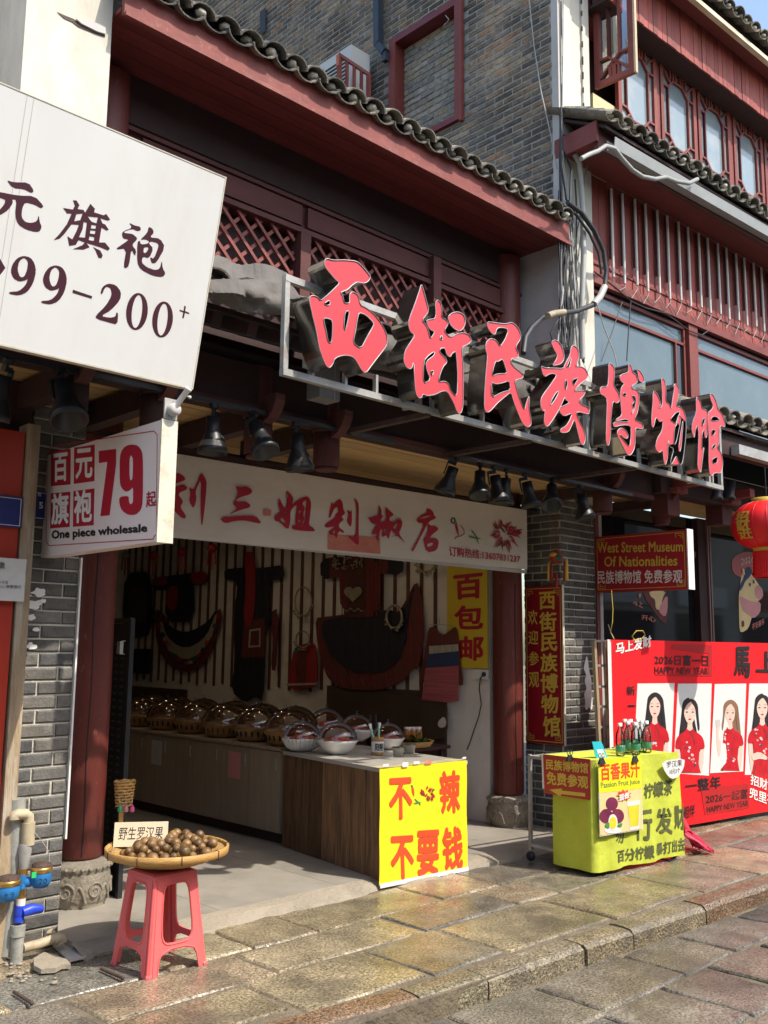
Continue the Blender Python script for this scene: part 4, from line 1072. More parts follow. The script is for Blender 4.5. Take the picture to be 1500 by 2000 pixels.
for (x, y0) in ((FS.px(842, 790)[0], 0), (FS.px(1040, 865)[0], 0), (FS.px(1245, 920)[0], 0)):
    b = MB(); b.bar((x, YS + .02, zb_ - .02), (x - .02, 4.46, zb_ - .02), .04, .03); b.build('arm', M['greyplaster'] if 0 else M['rust'], ms)

LET = {
 '西': ((580, 490), 7.5, [[(400,140),(440,108),(520,138),(700,133),(880,152),(960,232),(1040,325),(1078,380),(1050,440),(1000,475),(930,468),(880,455),(810,500),(740,570),(680,592),(640,610),(672,660),(690,765),(775,768),(765,640),(815,592),(905,652),(925,795),(1010,830),(1100,900),(1200,1010),(1290,1150),(1328,1290),(1312,1390),(1230,1500),(1120,1640),(1000,1805),(930,1720),(860,1590),(800,1542),(700,1528),(600,1550),(545,1590),(530,1650),(480,1718),(430,1690),(380,1580),(320,1400),(280,1150),(240,1000),(210,860),(182,740),(188,665),(250,655),(310,678),(342,735),(440,655),(530,570),(630,470),(560,420),(480,320),(405,230)],
   [(395,775),(470,720),(490,775),(450,805)], [(390,990),(440,988),(518,1015),(518,1200),(505,1335),(480,1350),(450,1310),(430,1180),(400,1060)], [(705,885),(768,880),(740,1040),(708,1172),(685,1110)], [(910,900),(1010,940),(1120,1050),(1118,1100),(1030,1250),(938,1435),(820,1350),(860,1160),(885,990)]]),
 '街': ((760, 540), 7.145, [[(450,100),(478,190),(515,330),(558,480),(455,615),(510,665),(548,750),(575,880),(640,770),(560,740),(512,620),(560,600),(642,590),(652,500),(640,370),(680,322),(722,370),(738,470),(730,570),(795,600),(828,660),(770,750),(805,810),(860,850),(950,800),(1040,782),(1122,820),(1152,900),(1100,950),(1012,985),(1030,1200),(1038,1500),(1032,1800),(1005,1912),(950,1902),(900,1760),(810,1600),(740,1600),(640,1650),(540,1668),(465,1640),(455,1690),(415,1702),(370,1640),(350,1400),(345,1180),(310,1300),(240,1270),(198,1180),(218,1040),(290,930),(362,820),(290,770),(262,650),(305,520),(360,380),(420,200)],
   [(930,1045),(880,1070),(850,1130),(800,1090),(780,1000),(720,1000),(700,1050),(790,1140),(810,1200),(750,1260),(700,1400),(690,1475),(780,1460),(835,1500),(850,1580),(945,1690),(958,1400),(945,1200)],
   [(482,1180),(560,1090),(635,1045),(630,1100),(510,1190),(520,1300),(580,1440),(475,1500)], [(705,880),(735,808),(752,885)], [(575,1320),(625,1310),(600,1395)],
   [(815,570),(870,510),(960,492),(1040,530),(1068,620),(1045,710),(990,768),(910,735),(842,660)]]),
 '民': ((920, 610), 8.336, [[(255,150),(420,175),(560,192),(660,158),(750,228),(812,350),(802,440),(740,530),(730,590),(772,660),(762,748),(660,750),(640,810),(700,890),(790,960),(858,1020),(832,1082),(710,1100),(740,1250),(800,1430),(870,1605),(905,1450),(952,1345),(942,1550),(978,1740),(978,1830),(930,1878),(850,1832),(780,1680),(700,1480),(650,1295),(540,1385),(420,1485),(300,1625),(240,1625),(212,1550),(218,1300),(238,1000),(268,700),(235,620),(240,490),(320,420),(420,455),(470,565),(550,450),(612,278),(500,245),(420,258),(392,368),(330,340),(268,250)],
   [(395,800),(450,800),(510,755),(560,900),(588,998),(430,1000),(340,1045),(360,920)], [(330,1130),(400,1172),(520,1150),(620,1110),(642,1268),(500,1300),(330,1400)]]),
 '族': ((1030, 650), 8.69, [[(400,150),(480,115),(560,185),(612,300),(625,450),(560,535),(410,565),(490,460),(510,380),(440,260)],
   [(232,556),(300,598),(450,600),(610,608),(642,520),(722,380),(735,245),(790,206),(862,275),(875,380),(862,480),(812,580),(900,565),(980,608),(1030,700),(1012,785),(900,862),(780,1002),(900,978),(980,980),(972,1050),(870,1152),(920,1222),(1042,1268),(1052,1382),(980,1372),(900,1345),(822,1350),(880,1500),(962,1650),(990,1780),(962,1905),(905,1892),(870,1750),(800,1450),(740,1600),(690,1692),(560,1695),(555,1640),(660,1580),(720,1480),(760,1360),(620,1420),(550,1350),(532,1270),(640,1230),(720,1180),(640,1130),(635,1085),(560,1262),(450,1450),(340,1605),(290,1565),(282,1480),(300,1305),(260,1335),(222,1250),(228,1120),(280,1030),(400,870),(500,720),(440,690),(370,700),(300,750),(258,700)],
   [(665,590),(700,500),(750,390),(720,580)], [(640,830),(660,785),(682,860),(657,985),(633,900)], [(390,1242),(400,1160),(480,1020),(545,978),(480,1120)], [(758,800),(872,758),(790,905)]]),
 '博': ((1160, 700), 10., [[(288,85),(350,108),(402,190),(398,350),(382,500),(430,600),(492,690),(502,830),(450,882),(370,832),(347,1000),(327,1200),(327,1500),(292,1705),(248,1695),(232,1550),(243,1200),(258,800),(190,722),(118,692),(116,600),(148,548),(270,558),(283,300)],
   [(690,100),(732,160),(762,280),(822,308),(853,400),(843,480),(740,530),(745,600),(832,608),(884,700),(884,850),(853,1050),(792,1190),(862,1238),(952,1278),(970,1375),(900,1375),(812,1352),(808,1500),(798,1750),(720,1895),(650,1885),(568,1722),(446,1480),(466,1400),(530,1355),(622,1398),(668,1490),(652,1572),(580,1552),(520,1482),(500,1500),(600,1622),(700,1742),(720,1500),(720,1310),(560,1300),(380,1345),(372,1248),(560,1243),(690,1240),(640,1180),(415,1228),(445,1180),(545,1120),(523,900),(507,700),(537,560),(600,490),(518,442),(496,350),(558,308),(678,270),(668,150)],
   [(570,670),(640,690),(620,740),(575,730)], [(740,720),(800,740),(822,820),(792,1000),(742,1102),(738,1050),(780,980),(740,900),(790,850),(760,770)], [(828,205),(900,238),(962,340),(984,450),(952,485),(868,422),(868,330)]]),
 '物': ((1260, 720), 8.694, [[(133,372),(182,398),(243,520),(264,610),(230,682),(292,640),(290,400),(272,200),(288,155),(342,218),(354,400),(350,560),(412,598),(438,680),(448,650),(470,480),(495,340),(477,290),(520,250),(573,320),(573,430),(522,640),(602,648),(662,718),(694,850),(694,1100),(663,1400),(634,1600),(597,1645),(560,1565),(530,1475),(480,1572),(440,1635),(427,1582),(490,1360),(408,1322),(400,1200),(387,1300),(384,1500),(345,1648),(318,1602),(298,1370),(240,1435),(166,1352),(198,1200),(290,1050),(300,860),(250,915),(180,812),(142,1005),(107,982),(107,800),(127,600)],
   [(440,880),(430,860),(520,745),(600,725),(540,870),(520,940)], [(500,1000),(545,930),(562,785),(608,805),(600,900),(540,1200),(510,1290),(480,1275)], [(640,860),(640,1000),(602,1420),(560,1380),(600,1100)]]),
 '馆': ((1260, 720), 8.694, [[(873,462),(942,558),(963,680),(1043,698),(1064,760),(1054,900),(1054,1130),(1030,1185),(1008,1150),(1008,1020),(962,1100),(962,1400),(1002,1325),(984,1450),(953,1700),(940,1775),(887,1692),(897,1400),(908,1100),(885,950),(850,1050),(830,1195),(787,1062),(797,920),(868,750),(862,560)],
   [(965,870),(1020,830),(1000,930),(965,1000)],
   [(1098,418),(1152,438),(1214,580),(1234,690),(1304,760),(1354,900),(1354,1002),(1280,962),(1254,1050),(1264,1250),(1222,1350),(1294,1430),(1324,1600),(1294,1782),(1180,1764),(1120,1836),(1087,1752),(1077,1500),(1083,1200),(1065,900),(1068,740),(1130,700),(1158,630),(1108,520)],
   [(1120,880),(1130,820),(1200,810),(1280,870),(1180,890)], [(1130,1030),(1195,1050),(1180,1110),(1130,1150)], [(1130,1370),(1140,1310),(1210,1270),(1180,1350)], [(1135,1540),(1230,1490),(1220,1610),(1150,1610)]]),
}
def rim_mesh(F, loops, name, m, parent, d, r):
    b = MB()
    for lp in loops:
        pts = [F.w(x, y, d) for x, y in lp]; pts.append(pts[0]); b.tube(pts, r, 4, False)
    return b.build(name, m, parent)
DL = .13
for ch, (org, k, polys) in LET.items():
    loops = [chaikin([FS.px(org[0] + x / k, org[1] + y / k, DL) for x, y in lp], 1) for lp in polys]
    L = flat(FS, loops, 'letter', M['letter'], ms, d=DL - .006, e=.004)
    # metal return running back from the outline
    b = MB()
    for lp in loops:
        n = len(lp); vs = [FS.w(x, y, DL) for x, y in lp] + [FS.w(x, y, -.005) for x, y in lp]
        b.add(vs, [(i, (i + 1) % n, n + (i + 1) % n, n + i) for i in range(n)], False)
    WPOS[L.name] = WPOS[ms.name]
    b.build('metal_return', M['chrome'], L)
    rim_mesh(FS, loops, 'trim', M['rim'], L, DL, .0034)
    flat(FS, loops, 'back_plate', M['chrome'], L, d=-.006, e=.002)

# crumpled grey tarpaulin behind the sign
def tarp(nm, label, rowsP, amp, seed):
    rs = random.Random(seed); top, mid, bot = rowsP
    nx, ny = 70, 12; vs = []
    def lerp(ps, t):
        f = t * (len(ps) - 1); i = min(int(f), len(ps) - 2); f -= i
        return [ps[i][k] * (1 - f) + ps[i + 1][k] * f for k in range(3)]
    ph = [rs.uniform(0, 6) for _ in range(8)]
    for j in range(ny + 1):
        v = j / ny
        for i in range(nx + 1):
            u = i / nx; a, m_, c = lerp(top, u), lerp(mid, u), lerp(bot, u)
            p = [(1 - v) ** 2 * a[q] + 2 * v * (1 - v) * m_[q] + v * v * c[q] for q in range(3)]
            L_ = abs(top[-1][0] - top[0][0]); w_ = 1.5 * abs(math.sin(u * L_ * 9 + ph[0] + 3 * v)) + .5 * abs(math.sin(u * L_ * 15 + ph[1] - 5 * v)) + .5 * math.sin(u * L_ * 4 + v * 7 + ph[2])
            w2 = abs(math.sin(u * L_ * 5 + v * 8 + ph[3])) + .4 * abs(math.sin(u * L_ * 11 - v * 10 + ph[4]))
            edge = math.sin(math.pi * min(1, v * 1.0 + .08))
            vs.append((p[0] + rs.uniform(-.003, .003), p[1] - amp * w_ * .6, p[2] + amp * (w2 - .6) * .8 + rs.uniform(-.003, .003)))
    n = nx + 1
    b = MB(); b.add(vs, [(j * n + i, j * n + i + 1, (j + 1) * n + i + 1, (j + 1) * n + i) for j in range(ny) for i in range(nx)], True)
    return tag(b.build(nm, M['tarp']), label, 'tarpaulin')
g = lambda x, y, Y: tuple(PY(Y).W(x, y))
tarp('tarpaulin', 'crumpled grey tarpaulin bunched between the white dress sign and the museum letters',
     ([g(385, 508, 4.1), g(470, 525, 4.05), g(560, 535, 3.95)], [g(380, 560, 3.85), g(480, 585, 3.8), g(570, 590, 3.8)], [g(385, 590, 3.95), g(480, 610, 3.9), g(600, 640, 3.95)]), .05, 3)
tarp('tarpaulin', 'long crumpled grey tarpaulin stuffed behind the red museum letters',
     ([g(575, 585, 4.0), g(700, 640, 4.0), g(850, 670, 4.0), g(1000, 700, 4.02), g(1150, 760, 4.02), g(1290, 790, 4.0), g(1370, 850, 4.0)],
      [g(575, 640, 3.9), g(700, 680, 3.9), g(850, 715, 3.9), g(1000, 770, 3.9), g(1150, 800, 3.9), g(1290, 850, 3.9), g(1420, 870, 3.9)],
      [g(575, 650, 4.02), g(700, 720, 4.02), g(850, 760, 4.02), g(1000, 820, 4.0), g(1150, 860, 4.0), g(1290, 880, 4.0), g(1450, 880, 4.0)]), .035, 8)
# grey junction box hung under the sign
c = PY(4.25).W(632, 745); jb = thing('junction_box', tuple(c), 'grey metal junction box under the left end of the museum sign', 'junction box')
b = MB(); b.box(c[0] - .08, c[0] + .08, c[1] - .06, c[1] + .06, c[2] - .12, c[2] + .12); b.build('box_body', mat('box_grey', (.2, .2, .2), .5, .1, 5), jb)
b = MB(); b.box(c[0] + .03, c[0] + .038, c[1] - .066, c[1] - .0605, c[2] - .12, c[2] + .12); b.build('door_edge', M['steel'], jb)
c = PY(3.9).W(607, 705); b = MB(); b.box(c[0] - .035, c[0] + .035, c[1] - .03, c[1] + .03, c[2] - .04, c[2] + .04); tag(b.build('socket_box', M['steel']), 'small square metal socket box behind the first red letter', 'box')

# ================================================================== BIG WHITE DRESS SIGN (leans out at the top)
o0 = np.array([2.46, 3.904, 2.858]); vt = np.array([0, -.222, 1.016])
FB = Plane(o0, (1, 0, 0), vt)
bs = thing('shop_sign', (1.5, 3.9, 2.85), 'big white light box sign with dark characters and a 99-200 price, leaning over the shop', 'sign')
ht = np.linalg.norm(vt)
b = MB(); b.obox(FB, -3.2, 0, 0, ht, -.10, 0); b.build('panel', M['signwhite'], bs)
b = MB(); b.obox(FB, .0005, .006, -.006, ht + .006, -.11, .002); b.obox(FB, -3.2, 0, -.006, -.001, -.11, .002); b.obox(FB, -3.2, 0, ht + .001, ht + .006, -.11, .002); b.build('edge_trim', M['signcream'], bs)
ZW = ((0, 340), 4.286)
YUAN = [[(55,50),(110,68),(240,70),(285,140),(265,160),(200,125),(110,118)], [(-120,130),(0,150),(150,180),(290,183),(368,268),(345,288),(290,255),(210,235),(185,290),(180,360),(210,400),(260,410),(310,395),(325,340),(332,400),(350,440),(335,478),(300,485),(220,465),(150,420),(125,340),(140,215),(100,210),(110,240),(70,300),(0,345),(-60,360),(-20,320),(40,250),(45,205),(-100,190)]]
QI = [[(612,220),(640,220),(665,260),(650,292),(700,300),(713,322),(757,248),(795,290),(788,320),(868,345),(890,333),(922,380),(905,390),(840,370),(858,412),(882,422),(910,465),(893,473),(850,447),(830,572),(880,573),(920,622),(905,640),(840,612),(725,577),(750,612),(700,632),(612,628),(690,595),(710,572),(658,552),(635,592),(580,600),(565,520),(605,547),(640,480),(660,425),(600,420),(540,500),(500,540),(450,553),(500,500),(560,420),(600,332),(560,328),(530,283),(610,297),(628,265)],
      [(640,335),(692,330),(672,385),(622,395)], [(735,355),(820,362),(808,412),(770,400),(748,375)], [(700,400),(728,408),(712,532),(662,528),(692,460)], [(765,425),(805,430),(800,458),(762,455)], [(757,470),(800,475),(795,502),(753,498)], [(748,520),(790,528),(785,560),(744,552)], [(780,610),(840,640),(860,680),(850,705),(825,700),(800,640)]]
PAO = [[(1080,405),(1125,430),(1175,440),(1180,470),(1150,478),(1110,458),(1050,475),(1035,492),(1110,500),(1147,532),(1145,552),(1103,592),(1142,640),(1130,690),(1100,625),(1080,770),(1050,790),(1035,770),(1060,622),(960,632),(1050,570),(1080,547),(1030,540),(1020,495),(1040,475),(1108,448)],
       [(1245,440),(1275,455),(1290,490),(1252,530),(1340,538),(1383,612),(1310,742),(1272,750),(1255,692),(1288,712),(1330,602),(1320,577),(1262,562),(1245,580),(1285,622),(1250,705),(1195,690),(1185,740),(1230,780),(1300,805),(1340,790),(1355,720),(1362,790),(1387,830),(1365,863),(1280,852),(1180,800),(1148,740),(1150,570),(1170,555),(1180,590),(1240,582),(1250,560),(1215,545),(1172,552),(1235,490)],
       [(1205,612),(1250,612),(1222,662),(1200,657)]]
for P_, sm in ((YUAN, 1), (QI, 0), (PAO, 1)): traced(FB, P_, ZW[0], ZW[1], 'character', M['maroon'], bs, .0005, .0006, sm)
N9 = [[(138,-2),(100,12),(72,50),(63,90),(78,130),(112,150),(150,143),(165,132),(150,172),(110,207),(55,210),(55,222),(110,232),(160,212),(195,160),(212,90),(202,40),(178,8)], [(140,8),(112,32),(102,80),(118,125),(142,122),(160,80),(165,30)]]
N2 = [[(588,222),(600,180),(635,160),(680,170),(710,210),(705,258),(650,318),(590,352),(645,362),(677,355),(682,330),(693,335),(688,402),(640,390),(565,368),(560,350),(620,292),(655,232),(650,190),(625,178),(610,195),(600,222)]]
def oval(cx, cy, rx, ry, tilt, n=28): return [(cx + rx * math.cos(t) * math.cos(tilt) - ry * math.sin(t) * math.sin(tilt), cy + rx * math.cos(t) * math.sin(tilt) + ry * math.sin(t) * math.cos(tilt)) for t in [2 * math.pi * i / n for i in range(n)]]
Z3 = ((0, 500), 3.)
traced(FB, N9, Z3[0], 3., 'numeral', M['maroon'], bs, .0005, .0006, 1)
traced(FB, [[(x * .96 + 190, y * .99 + 55) for x, y in lp] for lp in N9], Z3[0], 3., 'numeral', M['maroon'], bs, .0005, .0006, 1)
traced(FB, [[(428,197),(540,235),(537,250),(425,215)]], Z3[0], 3., 'dash', M['maroon'], bs, .0005, .0006)
traced(FB, N2, Z3[0], 3., 'numeral', M['maroon'], bs, .0005, .0006, 1)
traced(FB, [oval(803, 325, 63, 109, .1), oval(803, 325, 30, 97, .12)], Z3[0], 3., 'numeral', M['maroon'], bs, .0005, .0006)
traced(FB, [oval(953, 372, 60, 106, .1), oval(953, 372, 29, 94, .12)], Z3[0], 3., 'numeral', M['maroon'], bs, .0005, .0006)
traced(FB, [[(1080,292),(1090,295),(1085,322),(1110,333),(1108,340),(1084,332),(1077,365),(1068,362),(1074,330),(1052,322),(1054,314),(1076,322)]], Z3[0], 3., 'plus', M['maroon'], bs, .0005, .0006)
traced(FB, [[(-60,0),(0,15),(32,70),(0,112),(-60,130)]], Z3[0], 3., 'numeral', M['maroon'], bs, .0005, .0006)

for px_ in (20, 34):
    a = FB.px(px_, 400)[0]; b = MB(); b.obox(FB, a - .0015, a + .0015, 0, ht, .0003, .0008); b.build('panel_joint', M['greyplaster'], bs)
# ================================================================== 79 HANGING SIGN
X7 = 2.288
sg = thing('hanging_sign', (X7, 4.4, 2.1), 'projecting white light box sign with a big red 79 and cream edge', 'sign')
F7 = PX(X7)
cTL, cTR, cBR, cBL = F7.px(89, 868), F7.px(315, 829), F7.px(314, 1061), F7.px(85, 1073)
yN = -cTR[0]; yF = -cTL[0]; z0, z1 = 2.085, 2.665
b = MB(); b.box(X7, X7 + .08, yN, yF, z0, z1); b.build('box_body', M['signpale'], sg)
b = MB(); b.box(X7 - .003, X7 + .083, yN - .012, yN - .001, z0 - .004, z1 + .004); b.build('edge_strip', M['signcream'], sg)
def R7(x0, y0, x1, y1): return [F7.px(x0, y0), F7.px(x1, y0), F7.px(x1, y1), F7.px(x0, y1)]
def Q7(*pts): return [F7.px(60 + x / 5, 840 + y / 5, .002) for x, y in pts]
for P_ in (((200,210),(388,182),(386,530),(196,548)), ((424,172),(622,142),(620,498),(420,525)), ((196,618),(384,602),(378,945),(190,960)), ((417,596),(620,570),(612,928),(412,945))):
    flat(F7, [Q7(*P_)], 'red_square', M['crimson'], sg, d=.001, e=.001)
for ch, (x0, y0, x1, y1) in {'百': (222, 235, 362, 510), '元': (440, 190, 605, 480), '旗': (203, 625, 372, 930), '袍': (425, 595, 600, 912)}.items():
    k = (x0 - 200) * .13
    text(F7, ch, None, M['white'], sg, d=.0022, fit=Q7((x0, y0 - 2), (x1, y0 - 22), (x1, y1 - 14), (x0, y1)), bold=.03, name='character')
flat(F7, [Q7((665,205),(832,183),(832,330),(768,832),(680,840),(748,310),(665,322))], 'numeral', M['crimson'], sg, d=.001, e=.0012)
nine = [[(868,300),(880,210),(925,155),(985,140),(1045,150),(1085,205),(1095,300),(1092,700),(1075,780),(1020,828),(950,828),(890,785),(865,720),(865,652),(955,640),(955,700),(972,727),(992,715),(1000,690),(1000,548),(965,590),(925,602),(885,565),(868,500)], [(962,290),(962,470),(978,495),(995,475),(1000,290),(985,245),(970,250)]]
flat(F7, [chaikin(Q7(*lp), 1) for lp in nine], 'numeral', M['crimson'], sg, d=.001, e=.0012)
text(F7, '起', None, M['crimson'], sg, d=.001, fit=Q7((1125, 600), (1222, 590), (1222, 742), (1125, 756)), bold=.02, name='character')
text(F7, 'One piece wholesale', None, M['black'], sg, d=.001, fit=Q7((203, 978), (1137, 910), (1137, 1018), (203, 1092)), bold=.045, name='lettering')
def border(F, loop, wd, m, parent, d=.001, name='printed_border', e=.0008):
    c = np.mean(loop, 0); inner = []
    n = len(loop)
    for i in range(n):
        a, p, q = np.array(loop[i - 1]), np.array(loop[i]), np.array(loop[(i + 1) % n])
        e1 = (p - a) / np.linalg.norm(p - a); e2 = (q - p) / np.linalg.norm(q - p)
        ar = sum(loop[j][0] * loop[(j + 1) % n][1] - loop[(j + 1) % n][0] * loop[j][1] for j in range(n)); s = 1 if ar > 0 else -1
        n1 = np.array([-e1[1], e1[0]]) * s; n2 = np.array([-e2[1], e2[0]]) * s; mm = n1 + n2; mm /= max(.3, mm @ mm / 2) ** 1
        inner.append(tuple(p + mm * wd))
    return flat(F, [loop, inner], name, m, parent, d=d, e=e)
border(F7, Q7((160,205),(180,188),(190,158),(1200,5),(1218,22),(1236,40),(1226,1020),(1205,1040),(1195,1068),(182,1132),(165,1120),(148,1090)), .004, M['crimson'], sg)
# flag pole holder
fh_ = thing('flag_holder', tuple(PY(3.86).W(335, 830)), 'white metal flag pole holder bolted on top of the 79 sign', 'bracket')
c = np.array([X7 + .045, 3.87, 2.672])
b = MB(); b.box(c[0] - .04, c[0] + .03, c[1] + .0, c[1] + .01, c[2], c[2] + .1); b.build('back_plate', M['steel'], fh_)
b = MB(); b.lathe((c[0], c[1] - .0, c[2] + .045), [(.03, 0), (.03, .035), (.001, .035)], 18, axis=(0, -1, 0)); b.build('swivel', M['greyplaster'], fh_)
t0 = np.array([c[0], c[1] - .02, c[2] + .05]); dv = np.array([.32, -.42, .75]); dv /= np.linalg.norm(dv)
b = MB(); b.lathe(t0, [(.014, 0), (.014, .105), (.017, .105), (.017, .12), (.011, .12), (.011, .05), (.001, .05)], 18, axis=tuple(dv)); b.build('tube', M['white'], fh_)
b = MB(); pp = t0 + dv * .08; b.tube([pp, pp + np.array([.03, 0, -.005])], .004, 6); b.sphere(pp + np.array([.032, 0, -.005]), .008, 8, 6); b.build('thumb_screw', M['white'], fh_)

# ================================================================== BANNER UNDER THE EAVES
YB = 5.30
FBN = PY(YB)
bn = thing('shop_banner', (5.1, YB, 2.3), 'long faded cream banner with six red characters and a phone number', 'banner')
bx0 = 2.78; bx1 = FBN.px(1029, 1050)[0]
nn = 60; vs = []
for j in range(7):
    for i in range(nn + 1):
        x = bx0 + (bx1 - bx0) * i / nn; z = 2.315 + (2.865 - 2.315) * j / 6 + .02 * (x - 5)/2
        vs.append((x, YB + .004 * math.sin(x * 5 + j * .3), z))
b = MB(); b.add(vs, [(j * (nn + 1) + i, j * (nn + 1) + i + 1, (j + 1) * (nn + 1) + i + 1, (j + 1) * (nn + 1) + i) for j in range(6) for i in range(nn)], True)
b.build('cloth', M['bannerin'], bn)
b = MB(); b.box(bx0, bx1, YB + .006, YB + .03, 2.3, 2.33); b.build('bottom_batten', M['greyplaster'], bn)
b = MB(); b.box(bx0, bx1, YB + .012, YB + .05, 2.85, 2.9); b.build('top_batten', M['dark'], bn)
B1 = ((340, 910), 5.357); B2 = ((600, 940), 5.357)
LIU = [[(-60,120),(40,70),(100,105),(125,145),(20,187),(-60,210)], [(-80,260),(20,213),(105,190),(152,240),(35,290),(100,370),(62,430),(125,520),(120,552),(80,545),(20,490),(-40,400)], [(155,225),(205,250),(240,170),(275,88),(295,78),(338,150),(342,190),(325,400),(290,675),(278,400),(288,120),(222,265),(237,340),(205,452),(158,370),(175,290)]]
SAN = [[(640,215),(700,222),(760,213),(812,245),(818,275),(790,300),(700,325),(632,362),(680,375),(745,370),(798,402),(795,435),(700,460),(555,515),(670,445),(612,398),(665,310),(670,260)], [(475,538),(680,522),(855,518),(915,598),(890,603),(740,570),(640,575),(530,605)]]
JIE = [[(1100,330),(1128,390),(1160,452),(1187,400),(1168,300),(1182,256),(1222,295),(1250,335),(1235,410),(1290,358),(1380,316),(1410,330),(1437,385),(1420,550),(1410,622),(1450,640),(1483,685),(1370,682),(1240,667),(1230,625),(1280,620),(1270,560),(1290,400),(1250,430),(1215,480),(1217,580),(1195,677),(1100,577),(1060,582),(1048,530),(1100,490),(1120,480),(1086,420)], [(1155,490),(1180,472),(1177,508)], [(1108,565),(1130,538),(1172,585),(1158,602)], [(1338,392),(1385,348),(1376,480),(1366,605),(1340,598),(1366,560),(1350,500),(1372,440)], [(1303,470),(1332,468),(1308,512)], [(1302,560),(1332,565),(1305,602)], [(1176,300),(1190,280),(1192,320),(1182,370)]]
DUO = [[(255,210),(270,248),(340,180),(372,220),(377,290),(402,335),(355,372),(387,400),(335,440),(330,480),(387,522),(380,542),(330,515),(308,608),(288,560),(240,562),(218,530),(270,490),(290,470),(195,490),(182,450),(290,380),(298,340),(330,325),(318,260),(280,290),(240,392),(225,370),(240,300)], [(415,293),(455,322),(467,290),(468,440),(455,482),(413,420),(435,350)], [(483,172),(520,200),(542,240),(538,500),(542,650),(527,672),(408,563),(505,592),(517,400),(515,240)], [(270,540),(292,500),(290,545),(282,550)]]
JIAO = [[(745,238),(780,300),(775,352),(800,360),(770,400),(765,440),(780,430),(830,420),(820,260),(840,290),(915,350),(860,380),(860,412),(900,430),(970,386),(1000,430),(985,490),(955,545),(1035,655),(990,612),(935,560),(860,587),(935,568),(890,520),(875,515),(850,617),(832,560),(780,588),(790,500),(765,500),(745,640),(720,602),(730,545),(685,562),(678,530),(735,450),(680,447),(633,375),(675,380),(755,358)], [(890,490),(955,420),(930,510)], [(800,500),(832,490),(825,545)]]
DIAN = [[(1243,282),(1290,290),(1325,330),(1322,350),(1357,385),(1272,420),(1200,560),(1110,737),(1093,727),(1110,690),(1180,560),(1225,440),(1160,437),(1143,400),(1200,350),(1255,328)], [(1163,397),(1240,365),(1312,353),(1240,388)], [(1255,440),(1290,460),(1320,482),(1308,455),(1387,495),(1305,560),(1280,592),(1350,592),(1380,630),(1357,727),(1250,747),(1213,600),(1240,580),(1265,500)], [(1250,660),(1320,635),(1327,668),(1265,692)]]
for P_, Z in ((LIU, B1), (SAN, B1), (JIE, B1), (DUO, B2), (JIAO, B2), (DIAN, B2)): traced(FBN, P_, Z[0], Z[1], 'character', M['crimson'], bn, .008, .001, 1)
flat(FBN, [[FBN.px(x, y, .006) for x, y in ((640, 1043), (742, 1050), (743, 1082), (640, 1073))]], 'pink_patch', M['pinkpatch'], bn, d=.0065, e=.001)
flat(FBN, [[FBN.px(x, y, .006) for x, y in ((515, 994), (530, 996), (529, 1008), (515, 1007))]], 'sticker', M['pinkpatch'], bn, d=.0065, e=.001)
textpx(FBN, '订购热线:13607831237', (877, 1066), (1016, 1084), (1016, 1100), (877, 1086), M['crimson'], bn, d=.007, bold=.02)
def chili(F, x0, y0, x1, y1, wd, bend, m, parent, d):
    """one printed pepper: a tapering bent blade between two photo points"""
    p = np.array(F.px(x0, y0, d)); q = np.array(F.px(x1, y1, d)); v = q - p; nrm = np.array([-v[1], v[0]]); nrm /= max(1e-6, np.linalg.norm(nrm)); L = []; R = []
    for i in range(9):
        t = i / 8; c_ = p + v * t + nrm * bend * math.sin(t * math.pi); w_ = wd * (math.sin(math.pi * min(1, t * .9 + .12)) ** .7) * (1 - .5 * t)
        L.append(tuple(c_ + nrm * w_)); R.append(tuple(c_ - nrm * w_))
    return flat(F, [L + R[::-1]], 'printed_chilli', m, parent, d=d, e=.0008)
def chili_print(F, cx, cy, sx, sy, parent, d0, k=26, wd=.012, seed=5):
    rs = random.Random(seed); ms_ = [M['crimson'], M['redcloth'], M['crimson'], M['maroonc']]
    for i in range(k):
        a = rs.uniform(0, 2 * math.pi); r0 = .62 * rs.random() ** .6; x, y = r0 * math.cos(a), r0 * math.sin(a) * .7
        dr = a + rs.gauss(0, .55); ln_ = rs.uniform(.38, .6)
        if i > k - 6: x, y, dr, ln_ = rs.uniform(-.2, .35), .35, 1.57 + rs.uniform(-.35, .35), rs.uniform(.5, .75)
        chili(F, cx + sx * x, cy + sy * y, cx + sx * (x + ln_ * math.cos(dr)), cy + sy * (y + ln_ * math.sin(dr)), wd, rs.uniform(-wd, wd), ms_[i % 4], parent, d0 + i * .00012)
chili_print(FBN, 987, 1043, 34, 36, bn, .0068, k=40)
chili(FBN, 890, 1022, 896, 1048, .02, 0, M['crimson'], bn, .007); chili(FBN, 886, 1012, 893, 1024, .008, 0, M['jade'], bn, .0072)
flat(FBN, [chaikin([FBN.px(x, y, .007) for x, y in ((881, 1013), (880, 1020), (886, 1024), (891, 1018), (888, 1010))], 1), chaikin([FBN.px(x, y, .007) for x, y in ((883, 1014), (882, 1019), (886, 1022), (889, 1017), (887, 1012))], 1)], 'printed_hat', M['black'], bn, d=.007, e=.0008)
b = MB(); b.tube([FBN.W(x, y, .0085) for x, y in ((899, 1026), (906, 1034), (907, 1043), (900, 1047), (893, 1048), (889, 1052))], .003, 4); b.build('printed_tail', M['crimson'], bn)
for a in ((921, 1036, 934, 1052), (916, 1048, 941, 1053), (930, 1050, 936, 1063)): chili(FBN, *a, .009, 0, M['jade'], bn, .0073)

